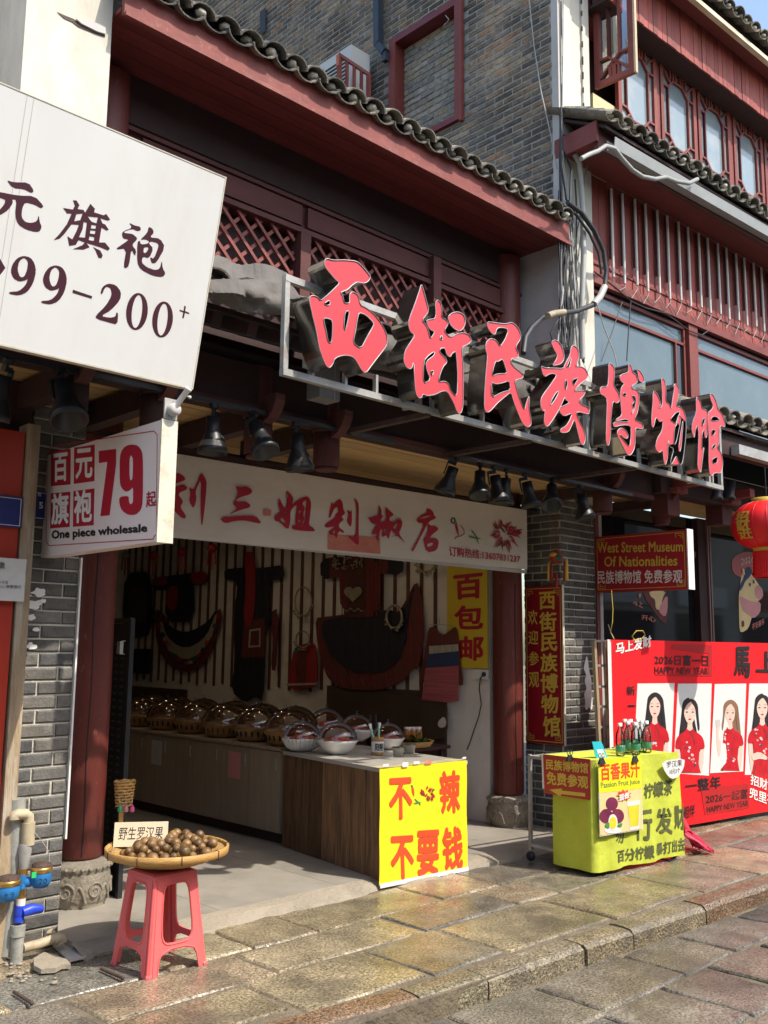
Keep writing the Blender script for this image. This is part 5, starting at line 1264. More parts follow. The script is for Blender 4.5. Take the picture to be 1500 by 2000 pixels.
# ================================================================== YELLOW PARCEL POSTER
XP = 6.90; FP = PX(XP)
pst = thing('yellow_poster', (XP, 5.9, 1.3), 'tall yellow poster with three red characters on the wall beside the right column', 'poster')
zz0, zz1 = FP.px(915, 1305)[1], 2.5
yR, yL = -FP.px(953, 1200)[0], -FP.px(874, 1200)[0]
b = MB(); b.box(XP - .006, XP + .002, yR, yL, zz0, zz1); b.build('board', M['ochre'], pst)
for ch, q in (('百', ((885, 1124), (943, 1118), (942, 1168), (888, 1172))), ('包', ((886, 1184), (945, 1180), (944, 1229), (888, 1230))), ('邮', ((897, 1243), (945, 1241), (944, 1292), (897, 1289)))):
    textpx(FP, ch, *q, M['crimson'], pst, d=.008, bold=.035, name='character')
so_ = thing('wall_socket', tuple(FP.W(940, 1315)), 'white wall socket under the yellow poster', 'socket')
b = MB(); b.obox(FP, FP.px(924, 1308)[0], FP.px(955, 1308)[0], FP.px(940, 1326)[1], FP.px(940, 1308)[1], .002, .014); b.build('plate', M['white'], so_)
b = MB(); b.tube([FP.W(*p, .03) for p in ((945, 1317), (938, 1325), (936, 1345), (940, 1375), (935, 1400), (926, 1425), (918, 1450), (912, 1464))], .006, 6); b.sphere(FP.W(945, 1317, .025), .022, 8, 6)
tag(b.build('power_cable', M['cable']), 'black power cable and plug hanging from the wall socket', 'cable')

# ================================================================== VERTICAL MUSEUM BOARD
XV = 7.17; FV = PX(XV)
vb = thing('vertical_board', (XV, 5.25, .77), 'tall dark red board with two columns of gold characters on the right pier', 'sign')
vy0, vy1, vz0, vz1 = 5.068, 5.485, .768, 2.195
b = MB(); b.box(XV, XV + .022, vy0, vy1, vz0, vz1); b.build('board', M['deepred'], vb)
b = MB(); b.box(XV - .002, XV + .024, vy0 - .008, vy0 - .0005, vz0 - .004, vz1 + .004); b.build('edge', M['signcream'], vb)
fl_ = [(-vy1 + .015, vz0 + .02), (-vy0 - .015, vz0 + .02), (-vy0 - .015, vz1 - .02), (-vy1 + .015, vz1 - .02)]
border(FV, fl_, .006, M['gold'], vb)
for (sx, sy) in ((1, 1), (-1, 1), (1, -1), (-1, -1)):
    cx = (-vy0 - .02) if sx > 0 else (-vy1 + .02); cy = (vz1 - .025) if sy > 0 else (vz0 + .025)
    b = MB()
    def br(a0, b0, a1, b1): b.obox(FV, min(cx - sx * a0, cx - sx * a1), max(cx - sx * a0, cx - sx * a1), min(cy - sy * b0, cy - sy * b1), max(cy - sy * b0, cy - sy * b1), .0012, .002)
    br(.015, .015, .07, .02); br(.015, .021, .02, .07); br(.03, .035, .055, .04); br(.03, .041, .035, .06); br(.0651, .0201, .07, .05)
    b.build('key_ornament', M['gold'], vb)
def vz(px_, py_): return [FV.px(1020 + px_ / 4, 1000 + py_ / 4)]
for ch, (x0, y0, x1, y1) in zip('西街民族博物馆', ((132, 622, 258, 760), (132, 780, 268, 930), (145, 940, 275, 1090), (142, 1102, 275, 1250), (142, 1262, 280, 1412), (148, 1424, 284, 1575), (162, 1590, 298, 1755))):
    q = [(1020 + x0 / 4, 1000 + (y0 + 4) / 4), (1020 + x1 / 4, 1000 + (y0 - 4) / 4), (1020 + x1 / 4, 1000 + y1 / 4), (1020 + x0 / 4, 1000 + (y1 + 2) / 4)]
    textpx(FV, ch, *q, M['gold'], vb, d=.001, bold=.028, name='character')
for ch, (x0, y0, x1, y1) in zip('欢迎参观', ((45, 765, 120, 880), (48, 925, 125, 1035), (50, 1090, 130, 1200), (52, 1250, 132, 1370))):
    q = [(1020 + x0 / 4, 1000 + y0 / 4), (1020 + x1 / 4, 1000 + y0 / 4), (1020 + x1 / 4, 1000 + y1 / 4), (1020 + x0 / 4, 1000 + y1 / 4)]
    textpx(FV, ch, *q, M['gold'], vb, d=.001, bold=.015, name='character')
# embroidered ball hanging in front of it
FE = PX(7.02)
eb = thing('embroidered_ball', tuple(FE.W(1087, 1075)), 'embroidered silk ball with yellow and red tassels above the vertical red board', 'ornament')
c = FE.W(1086, 1087); b = MB(); b.sphere(c, .062, 12, 8); b.build('ball', M['redcloth'], eb)
b = MB(); b.sphere(c + FE.n * .03 + np.array([0, 0, .012]), .042, 10, 6, (1, 1, .6)); b.build('patch', M['gold'], eb)
b = MB(); b.sphere(c + FE.n * .025 + FE.u * .04 + np.array([0, 0, -.01]), .034, 10, 6, (.7, 1, 1)); b.build('patch', M['teal'], eb)
for i, (x, y0, y1, m_) in enumerate(((1072, 1098, 1135, 'gold'), (1077, 1100, 1137, 'redcloth'), (1103, 1096, 1135, 'redcloth'), (1107, 1090, 1134, 'gold'), (1087, 1118, 1147, 'redcloth'))):
    b = MB(); b.tube([FE.W(x, y0), FE.W(x, y0 + 6), FE.W(x, y1)], [.006, .012, .016], 8); b.build('tassel', M[m_], eb)
b = MB(); b.tube([FE.W(1087, 1000), FE.W(1086, 1074)], .003, 5); b.build('cord', M['redcloth'], eb)

# ================================================================== WEST STREET MUSEUM SIGN
XW = 7.77; FWm = PX(XW)
wm = thing('hanging_sign', (XW, 4.6, 2.15), 'projecting red light box sign reading West Street Museum Of Nationalities', 'sign')
wy0 = 4.146; wy1 = -FWm.px(1162, 1100)[0] - .005; wz0, wz1 = 2.158, 2.69
b = MB(); b.box(XW, XW + .1, wy0, wy1, wz0, wz1); b.build('box_body', M['signred'], wm)
b = MB(); b.box(XW - .002, XW + .103, wy0 - .012, wy0 - .001, wz0 - .004, wz1 + .004); b.build('edge_strip', M['white'], wm)
border(FWm, [(-wy1 + .02, wz0 + .02), (-wy0 - .02, wz0 + .02), (-wy0 - .02, wz1 - .02), (-wy1 + .02, wz1 - .02)], .005, M['gold'], wm)
for (sx, sy) in ((1, 1), (-1, 1), (1, -1), (-1, -1)):
    cx = (-wy0 - .02) if sx > 0 else (-wy1 + .02); cy = (wz1 - .02) if sy > 0 else (wz0 + .02)
    b = MB()
    def br(a0, b0, a1, b1): b.obox(FWm, min(cx - sx * a0, cx - sx * a1), max(cx - sx * a0, cx - sx * a1), min(cy - sy * b0, cy - sy * b1), max(cy - sy * b0, cy - sy * b1), .0012, .002)
    br(.012, .012, .085, .017); br(.012, .0175, .017, .07); br(.03, .03, .06, .035); br(.03, .0355, .035, .055); br(.08, .0175, .085, .045)
    b.build('key_ornament', M['gold'], wm)
def q3(x0, y0, x1, y1, x2, y2, x3, y3): return [(1000 + a / 3, 1000 + c_ / 3) for a, c_ in ((x0, y0), (x1, y1), (x2, y2), (x3, y3))]
textpx(FWm, 'West Street Museum', *q3(500, 178, 1003, 170, 1003, 232, 500, 240), M['gold'], wm, d=.001, bold=.022)
textpx(FWm, 'Of Nationalities', *q3(540, 260, 970, 253, 970, 315, 540, 322), M['gold'], wm, d=.001, bold=.022)
textpx(FWm, '民族博物馆 免费参观', *q3(500, 343, 998, 336, 998, 416, 500, 422), M['signpale'], wm, d=.001, bold=.018)

# ================================================================== LEFT NEIGHBOUR: RED BOARD, PLATES, NOTICE
ln = thing('red_shop_front', (1.9, 5.0, 0), 'orange red painted board and worn wooden post at the left edge', 'wall')
FN = PY(5.0)
b = MB(); b.hexa([FN.w(1.2, .55), FN.w(2.10, .55), FN.w(2.10, .55, -.05), FN.w(1.2, .55, -.05)], [FN.w(1.2, 2.75), FN.w(2.11, 2.75), FN.w(2.11, 2.75, -.05), FN.w(1.2, 2.75, -.05)]); b.build('board', M['redplain'], ln)
b = MB(); b.box(2.118, 2.188, 4.985, 5.1, .0, 2.8); b.build('post', M['doorwood'], ln)
b = MB(); b.box(1.2, 2.188, 5.105, 5.5, 0, 3.3); b.build('rear_wall', M['dark'], ln)
b = MB(); b.box(1.2, 2.11, 4.97, 5.08, -.05, .54); b.build('pale_plinth', mat('mint_paint', (.45, .55, .45), .6, .1, 4), ln)
FN2 = PY(4.985)
pl = thing('enamel_plate', tuple(FN2.W(20, 1025)), 'dark blue enamel plate on the red board', 'plate')
b = MB(); a0, b0 = FN2.px(-12, 1027); a1, b1 = FN2.px(45, 970); b.obox(FN2, a0, a1, b0, b1 - .005, 0, .006); b.build('plate', M['bluep'], pl)
border(FN2, [(a0 + .01, b0 + .01), (a1 - .01, b0 + .01), (a1 - .01, b1 - .015), (a0 + .01, b1 - .015)], .003, M['white'], pl, d=.0065)
FN3 = PY(5.095)
pl = thing('house_number_plate', tuple(FN3.W(80, 1000)), 'dark blue house number plate with a 5, half hidden by the 79 sign', 'plate')
a0, b0 = FN3.px(62, 1014); a1 = a0 + .19; b1 = FN3.px(66, 958)[1]; b = MB(); b.obox(FN3, a0, a1, b0, b1, 0, .006); b.build('plate', M['bluep'], pl)
border(FN3, [(a0 + .008, b0 + .008), (a1 - .008, b0 + .008), (a1 - .008, b1 - .008), (a0 + .008, b1 - .008)], .003, M['white'], pl, d=.0065)
textpx(FN3, '5', (76, 980), (84, 981), (84, 994), (76, 993), M['white'], pl, d=.0065, bold=.03)
textpx(FN3, '西', (74, 962), (80, 963), (80, 970), (74, 969), M['white'], pl, d=.0065, bold=.01)
FN4 = PY(4.96)
nt_ = thing('paper_notice', tuple(FN4.W(20, 1170)), 'crinkled white job notice pinned across the worn wooden post', 'notice')
a0, b1 = FN4.px(-40, 1086); a1, b0 = FN4.px(46, 1175)
vs = [];
for j in range(7):
    for i in range(9): vs.append(FN4.w(a0 + (a1 - a0) * i / 8, b0 + (b1 - b0) * j / 6, random.uniform(0, .006)))
b = MB(); b.add(vs, [(j * 9 + i, j * 9 + i + 1, (j + 1) * 9 + i + 1, (j + 1) * 9 + i) for j in range(6) for i in range(8)], False); b.build('sheet', M['paper'], nt_)
textpx(FN4, '招聘', (-10, 1097), (9, 1098), (9, 1112), (-10, 1111), M['black'], nt_, d=.008, bold=.005)
textpx(FN4, '底薪+奖金', (-14, 1134), (16, 1134), (16, 1140), (-14, 1140), M['black'], nt_, d=.008, bold=0)
textpx(FN4, '有爱心,需要做长', (-14, 1142), (42, 1143), (42, 1150), (-14, 1149), M['black'], nt_, d=.008, bold=0)

# ================================================================== TRACK SPOTLIGHTS
def make_spot(L_=.2):
    q = proto('track_spotlight', 'black track spotlight', 'spotlight', 'spotlights on the eave track')
    b = MB(); b.tube([(0, 0, 0), (.0, .0, -.03)], .03, 10); b.box(-.012, .012, -.012, .012, -.07, -.03); b.build('mount', M['dkmetal'], q)
    b = MB(); b.bar((.062, 0, -.05), (.062, 0, -.17), .012, .03); b.bar((-.0, 0, -.055), (.062, 0, -.055), .012, .03); b.build('yoke', M['dkmetal'], q)
    b = MB(); b.lathe((0, 0, -.09), [(.001, 0), (.048, 0), (.05, -.09), (.052, -.1), (.092, -.2), (.096, -.205), (.096, -.24), (.088, -.24), (.05, -.12), (.001, -.12)], 22); b.build('housing', M['dkmetal'], q)
    b = MB()
    for t in (-1.9, -1.7, -1.5):
        b.tube([(.066 * math.cos(t), .066 * math.sin(t), -.215), (.08 * math.cos(t), .08 * math.sin(t), -.25)], .003, 4)
    b.build('vents', M['black'], q)
    return q
s0 = make_spot()
tk = thing('lighting_track', (4, 4.4, 2.96), 'black lighting track along the eave beam', 'lighting track')
b = MB(); b.box(1.2, 4.35, 4.385, 4.415, 2.955, 2.98); b.build('left_run', M['dkmetal'], tk)
b = MB(); b.box(4.9, 7.3, 4.385, 4.415, 2.955, 2.98); b.build('right_run', M['dkmetal'], tk)
FT = PY(4.4)
spots = [((418, 795), 0, 0, 1.0, 'black spotlight with a bare metal band, first right of the 79 sign'), ((492, 840), .35, .3, 1., 'black spotlight tilted away between two others over the cream banner'), ((578, 840), -.1, -.08, 1.05, 'black spotlight with a pale rim, right of the broad hanging post'),
         ((120, 725), .3, .35, 1.12, 'large black spotlight in front of the grey brick pier under the white dress sign'), ((15, 700), -.1, .3, 1.05, 'black spotlight at the left edge above the orange red board'),
         ((893, 925), -.35, -.05, .95, 'leftmost black spotlight of the cluster over the pepper print'), ((938, 928), .25, 0, .95, 'second black spotlight of the cluster, tilted left with a shiny lip'), ((964, 944), .15, 0, .95, 'third black spotlight of the cluster over the pepper print'),
         ((990, 945), 0, .1, .95, 'fourth black spotlight of the cluster over the pepper print'), ((1025, 962), .2, 0, .95, 'fifth black spotlight of the cluster, at the banner end'), ((1078, 968), .55, 0, 1., 'black spotlight swung left in front of the right pier'), ((1133, 975), .15, 0, 1.02, 'rightmost black spotlight before the West Street sign')]
for i, ((px, py), ty, tx, sc, lab) in enumerate(spots):
    q = s0 if i == 0 else copy_tree(s0)
    p = FT.W(px, py); q.location = (p[0], 4.4, 2.955); q.rotation_euler = (tx, ty, 2.4 if i % 2 else .6); sc *= .86; q.scale = (sc, sc, sc); q['label'] = lab
b = MB(); b.lathe((0, 0, -.09), [(.0765, -.16), (.0935, -.203)], 22); 
o = b.build('bare_band', M['sheen'], s0)

# ================================================================== RED LANTERNS
def lantern(name, c, r, label):
    q = thing(name, tuple(c), label, 'lantern', None); c = np.array(c)
    b = MB(); n = 32; vs = []; m_ = 16
    for i in range(m_ + 1):
        ph = math.pi * (.13 + .74 * i / m_)
        for j in range(n):
            t = 2 * math.pi * j / n; rr = r * (math.sin(ph) ** .8) * (1 - .025 * (abs(math.cos(t * 8)) < .25))
            vs.append((c[0] + rr * math.cos(t), c[1] + rr * math.sin(t), c[2] - r * .72 * math.cos(ph)))
    b.add(vs, [(i * n + j, i * n + (j + 1) % n, (i + 1) * n + (j + 1) % n, (i + 1) * n + j) for i in range(m_) for j in range(n)], True)
    b.build('silk_body', M['lantern'], q)
    b = MB()
    for j in range(16):
        t = 2 * math.pi * j / 16
        b.tube([(c[0] + r * 1.004 * (math.sin(ph) ** .8) * math.cos(t), c[1] + r * 1.004 * (math.sin(ph) ** .8) * math.sin(t), c[2] - r * .72 * math.cos(ph)) for ph in [math.pi * (.13 + .74 * i / 12) for i in range(13)]], .003, 4, False)
    b.build('wire_ribs', M['crimson'], q)
    b = MB(); b.lathe(c + [0, 0, r * .64], [(r * .42, 0), (r * .42, r * .14), (r * .3, r * .14)], 20); b.build('top_cap', M['gold'], q)
    b = MB(); b.lathe(c - [0, 0, r * .76], [(r * .3, 0), (r * .42, 0), (r * .42, r * .12)], 20); b.build('bottom_cap', M['gold'], q)
    b = MB()
    for j in range(44):
        t = 2 * math.pi * j / 44; x, y = c[0] + r * .4 * math.cos(t), c[1] + r * .4 * math.sin(t)
        b.tube([(x, y, c[2] - r * .76), (x + .004 * math.cos(t), y + .004 * math.sin(t), c[2] - r * 1.5)], .012, 4)
    b.build('tassel', M['lantern'], q)
    b = MB(); b.tube([(c[0], c[1], c[2] + r * .88), (c[0], c[1], c[2] + r * 1.7)], .006, 5); b.build('hanging_wire', M['cable'], q)
    # gold characters on the silk
    vdir = EYEP - c; az0 = math.atan2(vdir[1], vdir[0])
    for dz, da, ch in ((.14, -.75, '招'), (-.04, -.72, '财'), (-.22, -.7, '进'), (.14, .55, '福'), (-.1, .55, '宝')):
        me = textmesh(ch, .03); n_ = len(me.vertices); a = np.empty(n_ * 3); me.vertices.foreach_get('co', a); a = a.reshape(-1, 3); lo, hi = a.min(0), a.max(0)
        s_ = (a[:, 0] - lo[0]) / (hi[0] - lo[0]) - .5; t_ = (a[:, 1] - lo[1]) / (hi[1] - lo[1]) - .5
        zz = (dz + t_ * .26) * r * 1.3; rr = r * np.clip(1 - (zz / (r * .86)) ** 2, .05, 1) ** .45 * 1.012
        an = az0 + da + s_ * .5
        wv = np.stack([c[0] + rr * np.cos(an), c[1] + rr * np.sin(an), c[2] + zz], 1)
        def mf(nm, off, me=me, wv=wv):
            me.name = nm; me.vertices.foreach_set('co', (wv - np.array(off)).ravel()); me.update(); me.materials.clear(); return me
        place(mf, 'gold_character', M['gold'], q, wv)
    return q
c = PY(3.75).W(1499, 1026)
lantern('red_lantern', c, .32, 'round red silk lantern with gold characters hanging at the right edge')

# ================================================================== HAPPY NEW YEAR BANNER
P0 = np.array(GZ(1205, 1655, .06)); P1 = np.array(GZ(1500, 1602, .0))
bp0 = np.array([7.05, 4.62, 0]); bdir = np.array([1, -.115, 0]); bdir /= np.linalg.norm(bdir)
FY = Plane(bp0, bdir, (0, 0, 1))
ny = thing('new_year_banner', tuple(FY.w(1.2, 0)), 'large red New Year banner with four portraits tied before the restaurant windows', 'banner')
e0 = FY.px(1186, 1300)[0]; e1 = e0 + 3.4; zb0, zb1 = .04, FY.px(1187, 1249)[1]
FY.surf = lambda a, z: .004 * np.sin(a * 5 + z * 3) * (1 - z / 1.8)
vs = []; nx, nz = 60, 14
for j in range(nz + 1):
    for i in range(nx + 1):
        a = e0 + (e1 - e0) * i / nx; v = j / nz
        vs.append(FY.w(a, zb0 + (zb1 - zb0) * v, float(FY.surf(a, zb0 + (zb1 - zb0) * v))))
b = MB(); b.add(vs, [(j * (nx + 1) + i, j * (nx + 1) + i + 1, (j + 1) * (nx + 1) + i + 1, (j + 1) * (nx + 1) + i) for j in range(nz) for i in range(nx)], True); b.build('cloth', M['bannerred'], ny)
b = MB(); b.obox(FY, e0 - .001, e0 + .045, zb0, zb1, .008, .01); b.build('white_hem', M['paper'], ny)
D0 = .0025
def Y(name, pts, m, d=D0, sm=0, parent=ny): return flat(FY, [[FY.px(x, y, d) for x, y in pts]], name, m, parent, d=d, e=.0008, smooth=sm)
def c3(pts, ox=1000, oy=1000, k=3.): return [(ox + x / k, oy + y / k) for x, y in pts]
Y('printed_plaque', c3(((940,775),(1172,778),(1172,962),(840,958),(838,948),(1150,950),(1150,830),(935,800))), M['bannerdark'])
textpx(FY, '2026日富一日', *c3(((833,835),(1148,838),(1148,905),(833,893))), M['black'], ny, d=D0 + .0028, bold=.015)
textpx(FY, 'HAPPY NEW YEAR', *c3(((835,905),(1150,912),(1150,952),(835,948))), M['black'], ny, d=D0 + .0028, bold=.012)
textpx(FY, '马上发财', *c3(((608,768),(815,722),(815,790),(608,836))), M['white'], ny, d=D0 + .0028, bold=.03)
textpx(FY, '馬', *c3(((1300,790),(1398,785),(1395,975),(1300,960))), M['black'], ny, d=D0 + .0028, bold=.03)
textpx(FY, '上发财', *c3(((1430,815),(1800,800),(1800,960),(1430,945))), M['black'], ny, d=D0 + .0028, bold=.03)
textpx(FY, '新', *c3(((672,1018),(722,1018),(722,1075),(672,1075))), M['black'], ny, d=D0 + .0028, bold=.01)
textpx(FY, '一', *c3(((680,1130),(722,1130),(722,1140),(680,1140))), M['black'], ny, d=D0 + .0028, bold=.01)
textpx(FY, '一整年', (1338, 1524), (1408, 1514), (1408, 1540), (1338, 1548), M['black'], ny, d=D0 + .0028, bold=.02)
textpx(FY, '相伴', (1335, 1575), (1357, 1570), (1357, 1595), (1335, 1600), M['black'], ny, d=D0 + .0028, bold=.01)
Y('printed_plaque', ((1368, 1540), (1462, 1530), (1464, 1578), (1376, 1592)), M['bannerdark'])
textpx(FY, '2026一起富', (1378, 1552), (1460, 1540), (1460, 1560), (1378, 1570), M['black'], ny, d=D0 + .0028, bold=.012)
textpx(FY, 'HAPPY NEW YEAR', (1380, 1576), (1462, 1563), (1462, 1574), (1380, 1587), M['black'], ny, d=D0 + .0028, bold=.012)
textpx(FY, '招财进宝', (1466, 1512), (1530, 1532), (1530, 1556), (1466, 1532), M['white'], ny, d=D0 + .0028, bold=.02)
textpx(FY, '兜里有钱', (1464, 1537), (1530, 1560), (1530, 1584), (1464, 1558), M['white'], ny, d=D0 + .0028, bold=.02)
# portraits: panel > printed person shapes, traced at 3x from (1000,1000)
PORT = [(((735,1005),(952,1003),(930,1500),(712,1496)), 836, 1146, 25, 44, 'hair', 1.3, 0), (((972,1006),(1170,1005),(1153,1545),(945,1530)), 1042, 1178, 26, 46, 'hair', 1.35, 0),
        (((1188,1008),(1372,1005),(1355,1520),(1160,1530)), 1278, 1182, 24, 42, 'hairbrown', 1.2, 1), (((1390,1005),(1600,1005),(1580,1540),(1365,1540)), 1466, 1152, 25, 44, 'hair', 1.3, 2)]
mat('printed_shade', (.5, .3, .24), .5)
for i, (pan_, fx, fy, rx, ry, hm, k, pose) in enumerate(PORT):
    pan = Y('portrait_panel', c3(pan_), M['paper'], d=D0); WPOS[pan.name] = WPOS[ny.name]
    ylim = min(pan_[2][1], pan_[3][1]) - 2; xl = lambda y: pan_[0][0] + (pan_[3][0] - pan_[0][0]) * (y - 1005) / 500 + 2; xr = lambda y: pan_[1][0] + (pan_[2][0] - pan_[1][0]) * (y - 1005) / 500 - 2
    def cl(pts): return c3([(min(max(x, xl(y)), xr(y)), min(y, ylim)) for x, y in pts])
    def T(nm, pts, m, d, sm=1): return Y(nm, cl([(fx + x * k, fy + y * k) for x, y in pts]), m, D0 + d, sm, pan)
    sy = 100
    T('printed_hair', [(-36,-10),(-32,-46),(-16,-64),(4,-70),(24,-60),(38,-38),(42,0),(48,60),(54,120),(60,165),(34,168),(20,120),(-18,120),(-30,172),(-56,160),(-50,110),(-42,50)], M[hm], .0006)
    T('printed_neck', [(-9.6,25.8),(9.6,25.8),(11.1,67.1),(20.7,86),(0,101.5),(-20.7,86),(-11.1,67.1)], M['skin'], .0012)
    if pose != 1: T('printed_arm', [(-62.2,146.2),(-45.9,147.9),(-41.4,206.4),(-38.5,283.8),(-51.8,283.8),(-59.2,215)], M['skin'], .0014)
    T('printed_arm', [(62.2,146.2),(45.9,147.9),(42.9,206.4),(38.5,283.8),(51.8,283.8),(59.2,215)], M['skin'], .0014)
    T('printed_dress', [(-14.8,61.9),(-10.4,72.2),(0,77.4),(10.4,72.2),(14.8,61.9),(19.2,79.1),(42.9,91.2),(59.2,110.1),(66.6,153.1),(47.4,160),(42.9,144.5),(40,189.2),(37,223.6),(45.9,283.8),(51.8,361.2),(-51.8,361.2),(-45.9,283.8),(-37,223.6),(-40,189.2),(-42.9,144.5),(-47.4,160),(-66.6,153.1),(-59.2,110.1),(-42.9,91.2),(-19.2,79.1)], M['dress'], .002)
    T('printed_face', [(-rx,-14),(-rx * .8,-38),(0,-50),(rx * .8,-38),(rx,-14),(rx * .93,14),(rx * .55,38),(0,ry + 6),(-rx * .55,38),(-rx * .93,14)], M['skin'], .003)
    T('printed_fringe', [(-34,14),(-33,-30),(-22,-54),(2,-64),(8,-52),(-8,-42),(-20,-26),(-26,0),(-29,40),(-36,90),(-42,60)], M[hm], .0036)
    T('printed_fringe', [(2,-64),(24,-56),(36,-32),(38,10),(44,70),(36,80),(30,30),(26,-6),(20,-28),(8,-44)], M[hm], .0037)
    for s in (-1, 1):
        T('printed_eye', [(s * 13 - 7,-4),(s * 13,-8),(s * 13 + 7,-4),(s * 13,-1)], M['hair'], .0042)
        T('printed_brow', [(s * 13 - 8,-16),(s * 13,-19),(s * 13 + 8,-16),(s * 13,-17)], M[hm], .0042, 0)
    T('printed_lips', [(-8,26),(-3,23),(0,24),(3,23),(8,26),(0,31)], M['crimson'], .0042)
    T('printed_nose', [(-4,14),(0,11),(4,14),(0,16)], bpy.data.materials['printed_shade'], .0041)
    T('printed_seam', [(-2,80),(2,80),(18,105),(22,138),(19,138),(14,106)], M['maroonc'], .0026, 0)
    T('printed_fold', [(-30,250),(-26,250),(-34,400),(-40,400)], M['maroonc'], .0026, 0)
    rs = random.Random(i + 2)
    for q_ in range(15):
        t = rs.random(); x = -26 + 46 * t + rs.uniform(-10, 10); y = 100 + 130 * t + rs.uniform(-16, 16); r_ = rs.uniform(3, 8)
        T('printed_blossom', [(x + r_ * math.cos(a_) * (1 if j % 2 else .55), y + r_ * math.sin(a_) * (1 if j % 2 else .55)) for j, a_ in enumerate([2 * math.pi * j / 10 for j in range(10)])], M[('flower', 'flower', 'bluecloth', 'pinkprint')[q_ % 4]], .003 + .0001 * q_)
    if pose == 1:
        T('printed_arm', [(-52,130),(-43,136),(-46,198),(-55,215),(-64,155),(-68,86),(-62,60),(-53,52),(-47,60),(-56,95)], M['skin'], .0046); T('printed_phone', [(-70,31),(-49,28),(-47,62),(-67,65)], M['greyplaster'], .005, 0)
    if pose == 2: T('printed_arm', [(-49,206),(-15,193),(22,215),(21,232),(-15,225),(-44,236)], M['skin'], .0046)
# pole ladder frame and ropes holding the banner
lf = thing('ladder_frame', tuple(GZ(1180, 1560, 0)), 'weathered wooden ladder frame standing behind the left end of the red banner', 'ladder')
FLd = Plane(bp0 - FY.n * .06, bdir, (0, 0, 1))
for x0, x1 in ((1160, 1172), (1181, 1186)):
    b = MB(); b.bar(FLd.W(x0, 1252), FLd.W(x0 + 11, 1480), .035, .03); b.build('rail', M['doorwood'], lf)
for y in (1252, 1300, 1341, 1380, 1420, 1455):
    b = MB(); b.bar(FLd.W(1160 + (y - 1252) * .04, y), FLd.W(1190 + (y - 1252) * .03, y), .02, .02); b.build('rung', M['steel'], lf)
for pts, m_, lab in ((((1194, 1153), (1197, 1190), (1196, 1215), (1192, 1235), (1199, 1248)), 'gold', 'thin yellow cord hanging from the West Street sign to the banner'), (((1240, 1249), (1234, 1243), (1243, 1232), (1256, 1232), (1260, 1240), (1253, 1248), (1236, 1250)), 'gold', 'knotted loop of yellow cord on the top edge of the red banner'), (((1188, 1220), (1192, 1232), (1199, 1247)), 'wcable', 'short pale string at the upper left corner of the red banner')):
    b = MB(); b.tube([FY.W(x, y, .03) for x, y in pts], .004, 5); tag(b.build('cord', M[m_]), lab, 'cord')
# horse stickers on the dark glass
def decal(name, lab, F, shapes, d=.004):
    q = thing(name, tuple(F.W(*shapes[0][1][0], d)), lab, 'sticker')
    for k, (nm, pts, m_) in enumerate(shapes): flat(F, [[F.px(x, y, d) for x, y in pts]], nm, M[m_], q, d=d + k * .0008, e=.0006, smooth=1)
    return q
FG = RF(-.05)
f4 = lambda *p: [(1140 + x / 4.167, 880 + y / 4.167) for x, y in p]
hs = decal('horse_sticker', 'cartoon yellow and pink horse sticker on the dark glass under the lantern', FG, [
    ('balloon', f4((1200,900),(1240,850),(1320,820),(1400,830),(1430,900),(1380,1000),(1290,1040),(1215,1000)), 'signred'),
    ('body', f4((1290,980),(1330,960),(1390,1040),(1450,1130),(1455,1200),(1410,1230),(1370,1350),(1340,1450),(1290,1480),(1268,1470),(1262,1300),(1262,1150)), 'pastel'),
    ('mane', f4((1310,960),(1350,940),(1372,985),(1350,1030),(1315,1060),(1290,1120),(1265,1150),(1270,1090),(1300,1040)), 'bluecloth'),
    ('muzzle', f4((1390,1120),(1420,1090),(1455,1130),(1460,1190),(1430,1215),(1395,1190)), 'pinkprint'),
    ('scarf', f4((1262,1180),(1300,1200),(1370,1230),(1440,1230),(1435,1320),(1380,1370),(1330,1330),(1290,1300)), 'pinkprint'),
    ('eye', f4((1340,1080),(1355,1075),(1360,1100),(1345,1110)), 'maroon'), ('eye', f4((1372,1055),(1385,1050),(1390,1080),(1376,1085)), 'maroon'),
    ('spot', f4((1280,1390),(1300,1380),(1305,1430),(1285,1440)), 'maroonc'), ('ear', f4((1285,965),(1300,960),(1310,1010),(1295,1015)), 'pastel')])
textpx(FG, '2026', *f4((1280, 880), (1385, 855), (1385, 905), (1280, 935)), M['flower'], hs, d=.006, bold=.01)
textpx(FG, 'hi', *f4((1380, 960), (1432, 960), (1432, 1020), (1380, 1020)), M['flower'], hs, d=.006, bold=.01)
textpx(FG, '平安喜乐', *f4((1370, 1410), (1470, 1365), (1470, 1410), (1370, 1470)), M['pinkpatch'], hs, d=.006, bold=.01)
h2 = decal('horse_sticker', 'half horse sticker with a striped scarf on the glass below the West Street sign', FG, [
    ('back', f4((480,1140),(678,1140),(682,1420),(620,1380),(560,1290),(500,1210)), 'maroonc'),
    ('scarf', f4((530,1142),(672,1142),(640,1200),(625,1300),(585,1290),(582,1210),(545,1190)), 'pastel'),
    ('side', f4((600,1300),(682,1160),(682,1300),(660,1360)), 'pinkprint'), ('heart', f4((445,1170),(455,1160),(468,1172),(455,1205),(440,1182)), 'pinkpatch')])
textpx(FG, '马上', *f4((398, 1230), (480, 1225), (480, 1285), (398, 1250)), M['pinkpatch'], h2, d=.006, bold=.02)
textpx(FG, '开心', *f4((470, 1335), (580, 1350), (590, 1400), (470, 1375)), M['pinkpatch'], h2, d=.006, bold=.02)

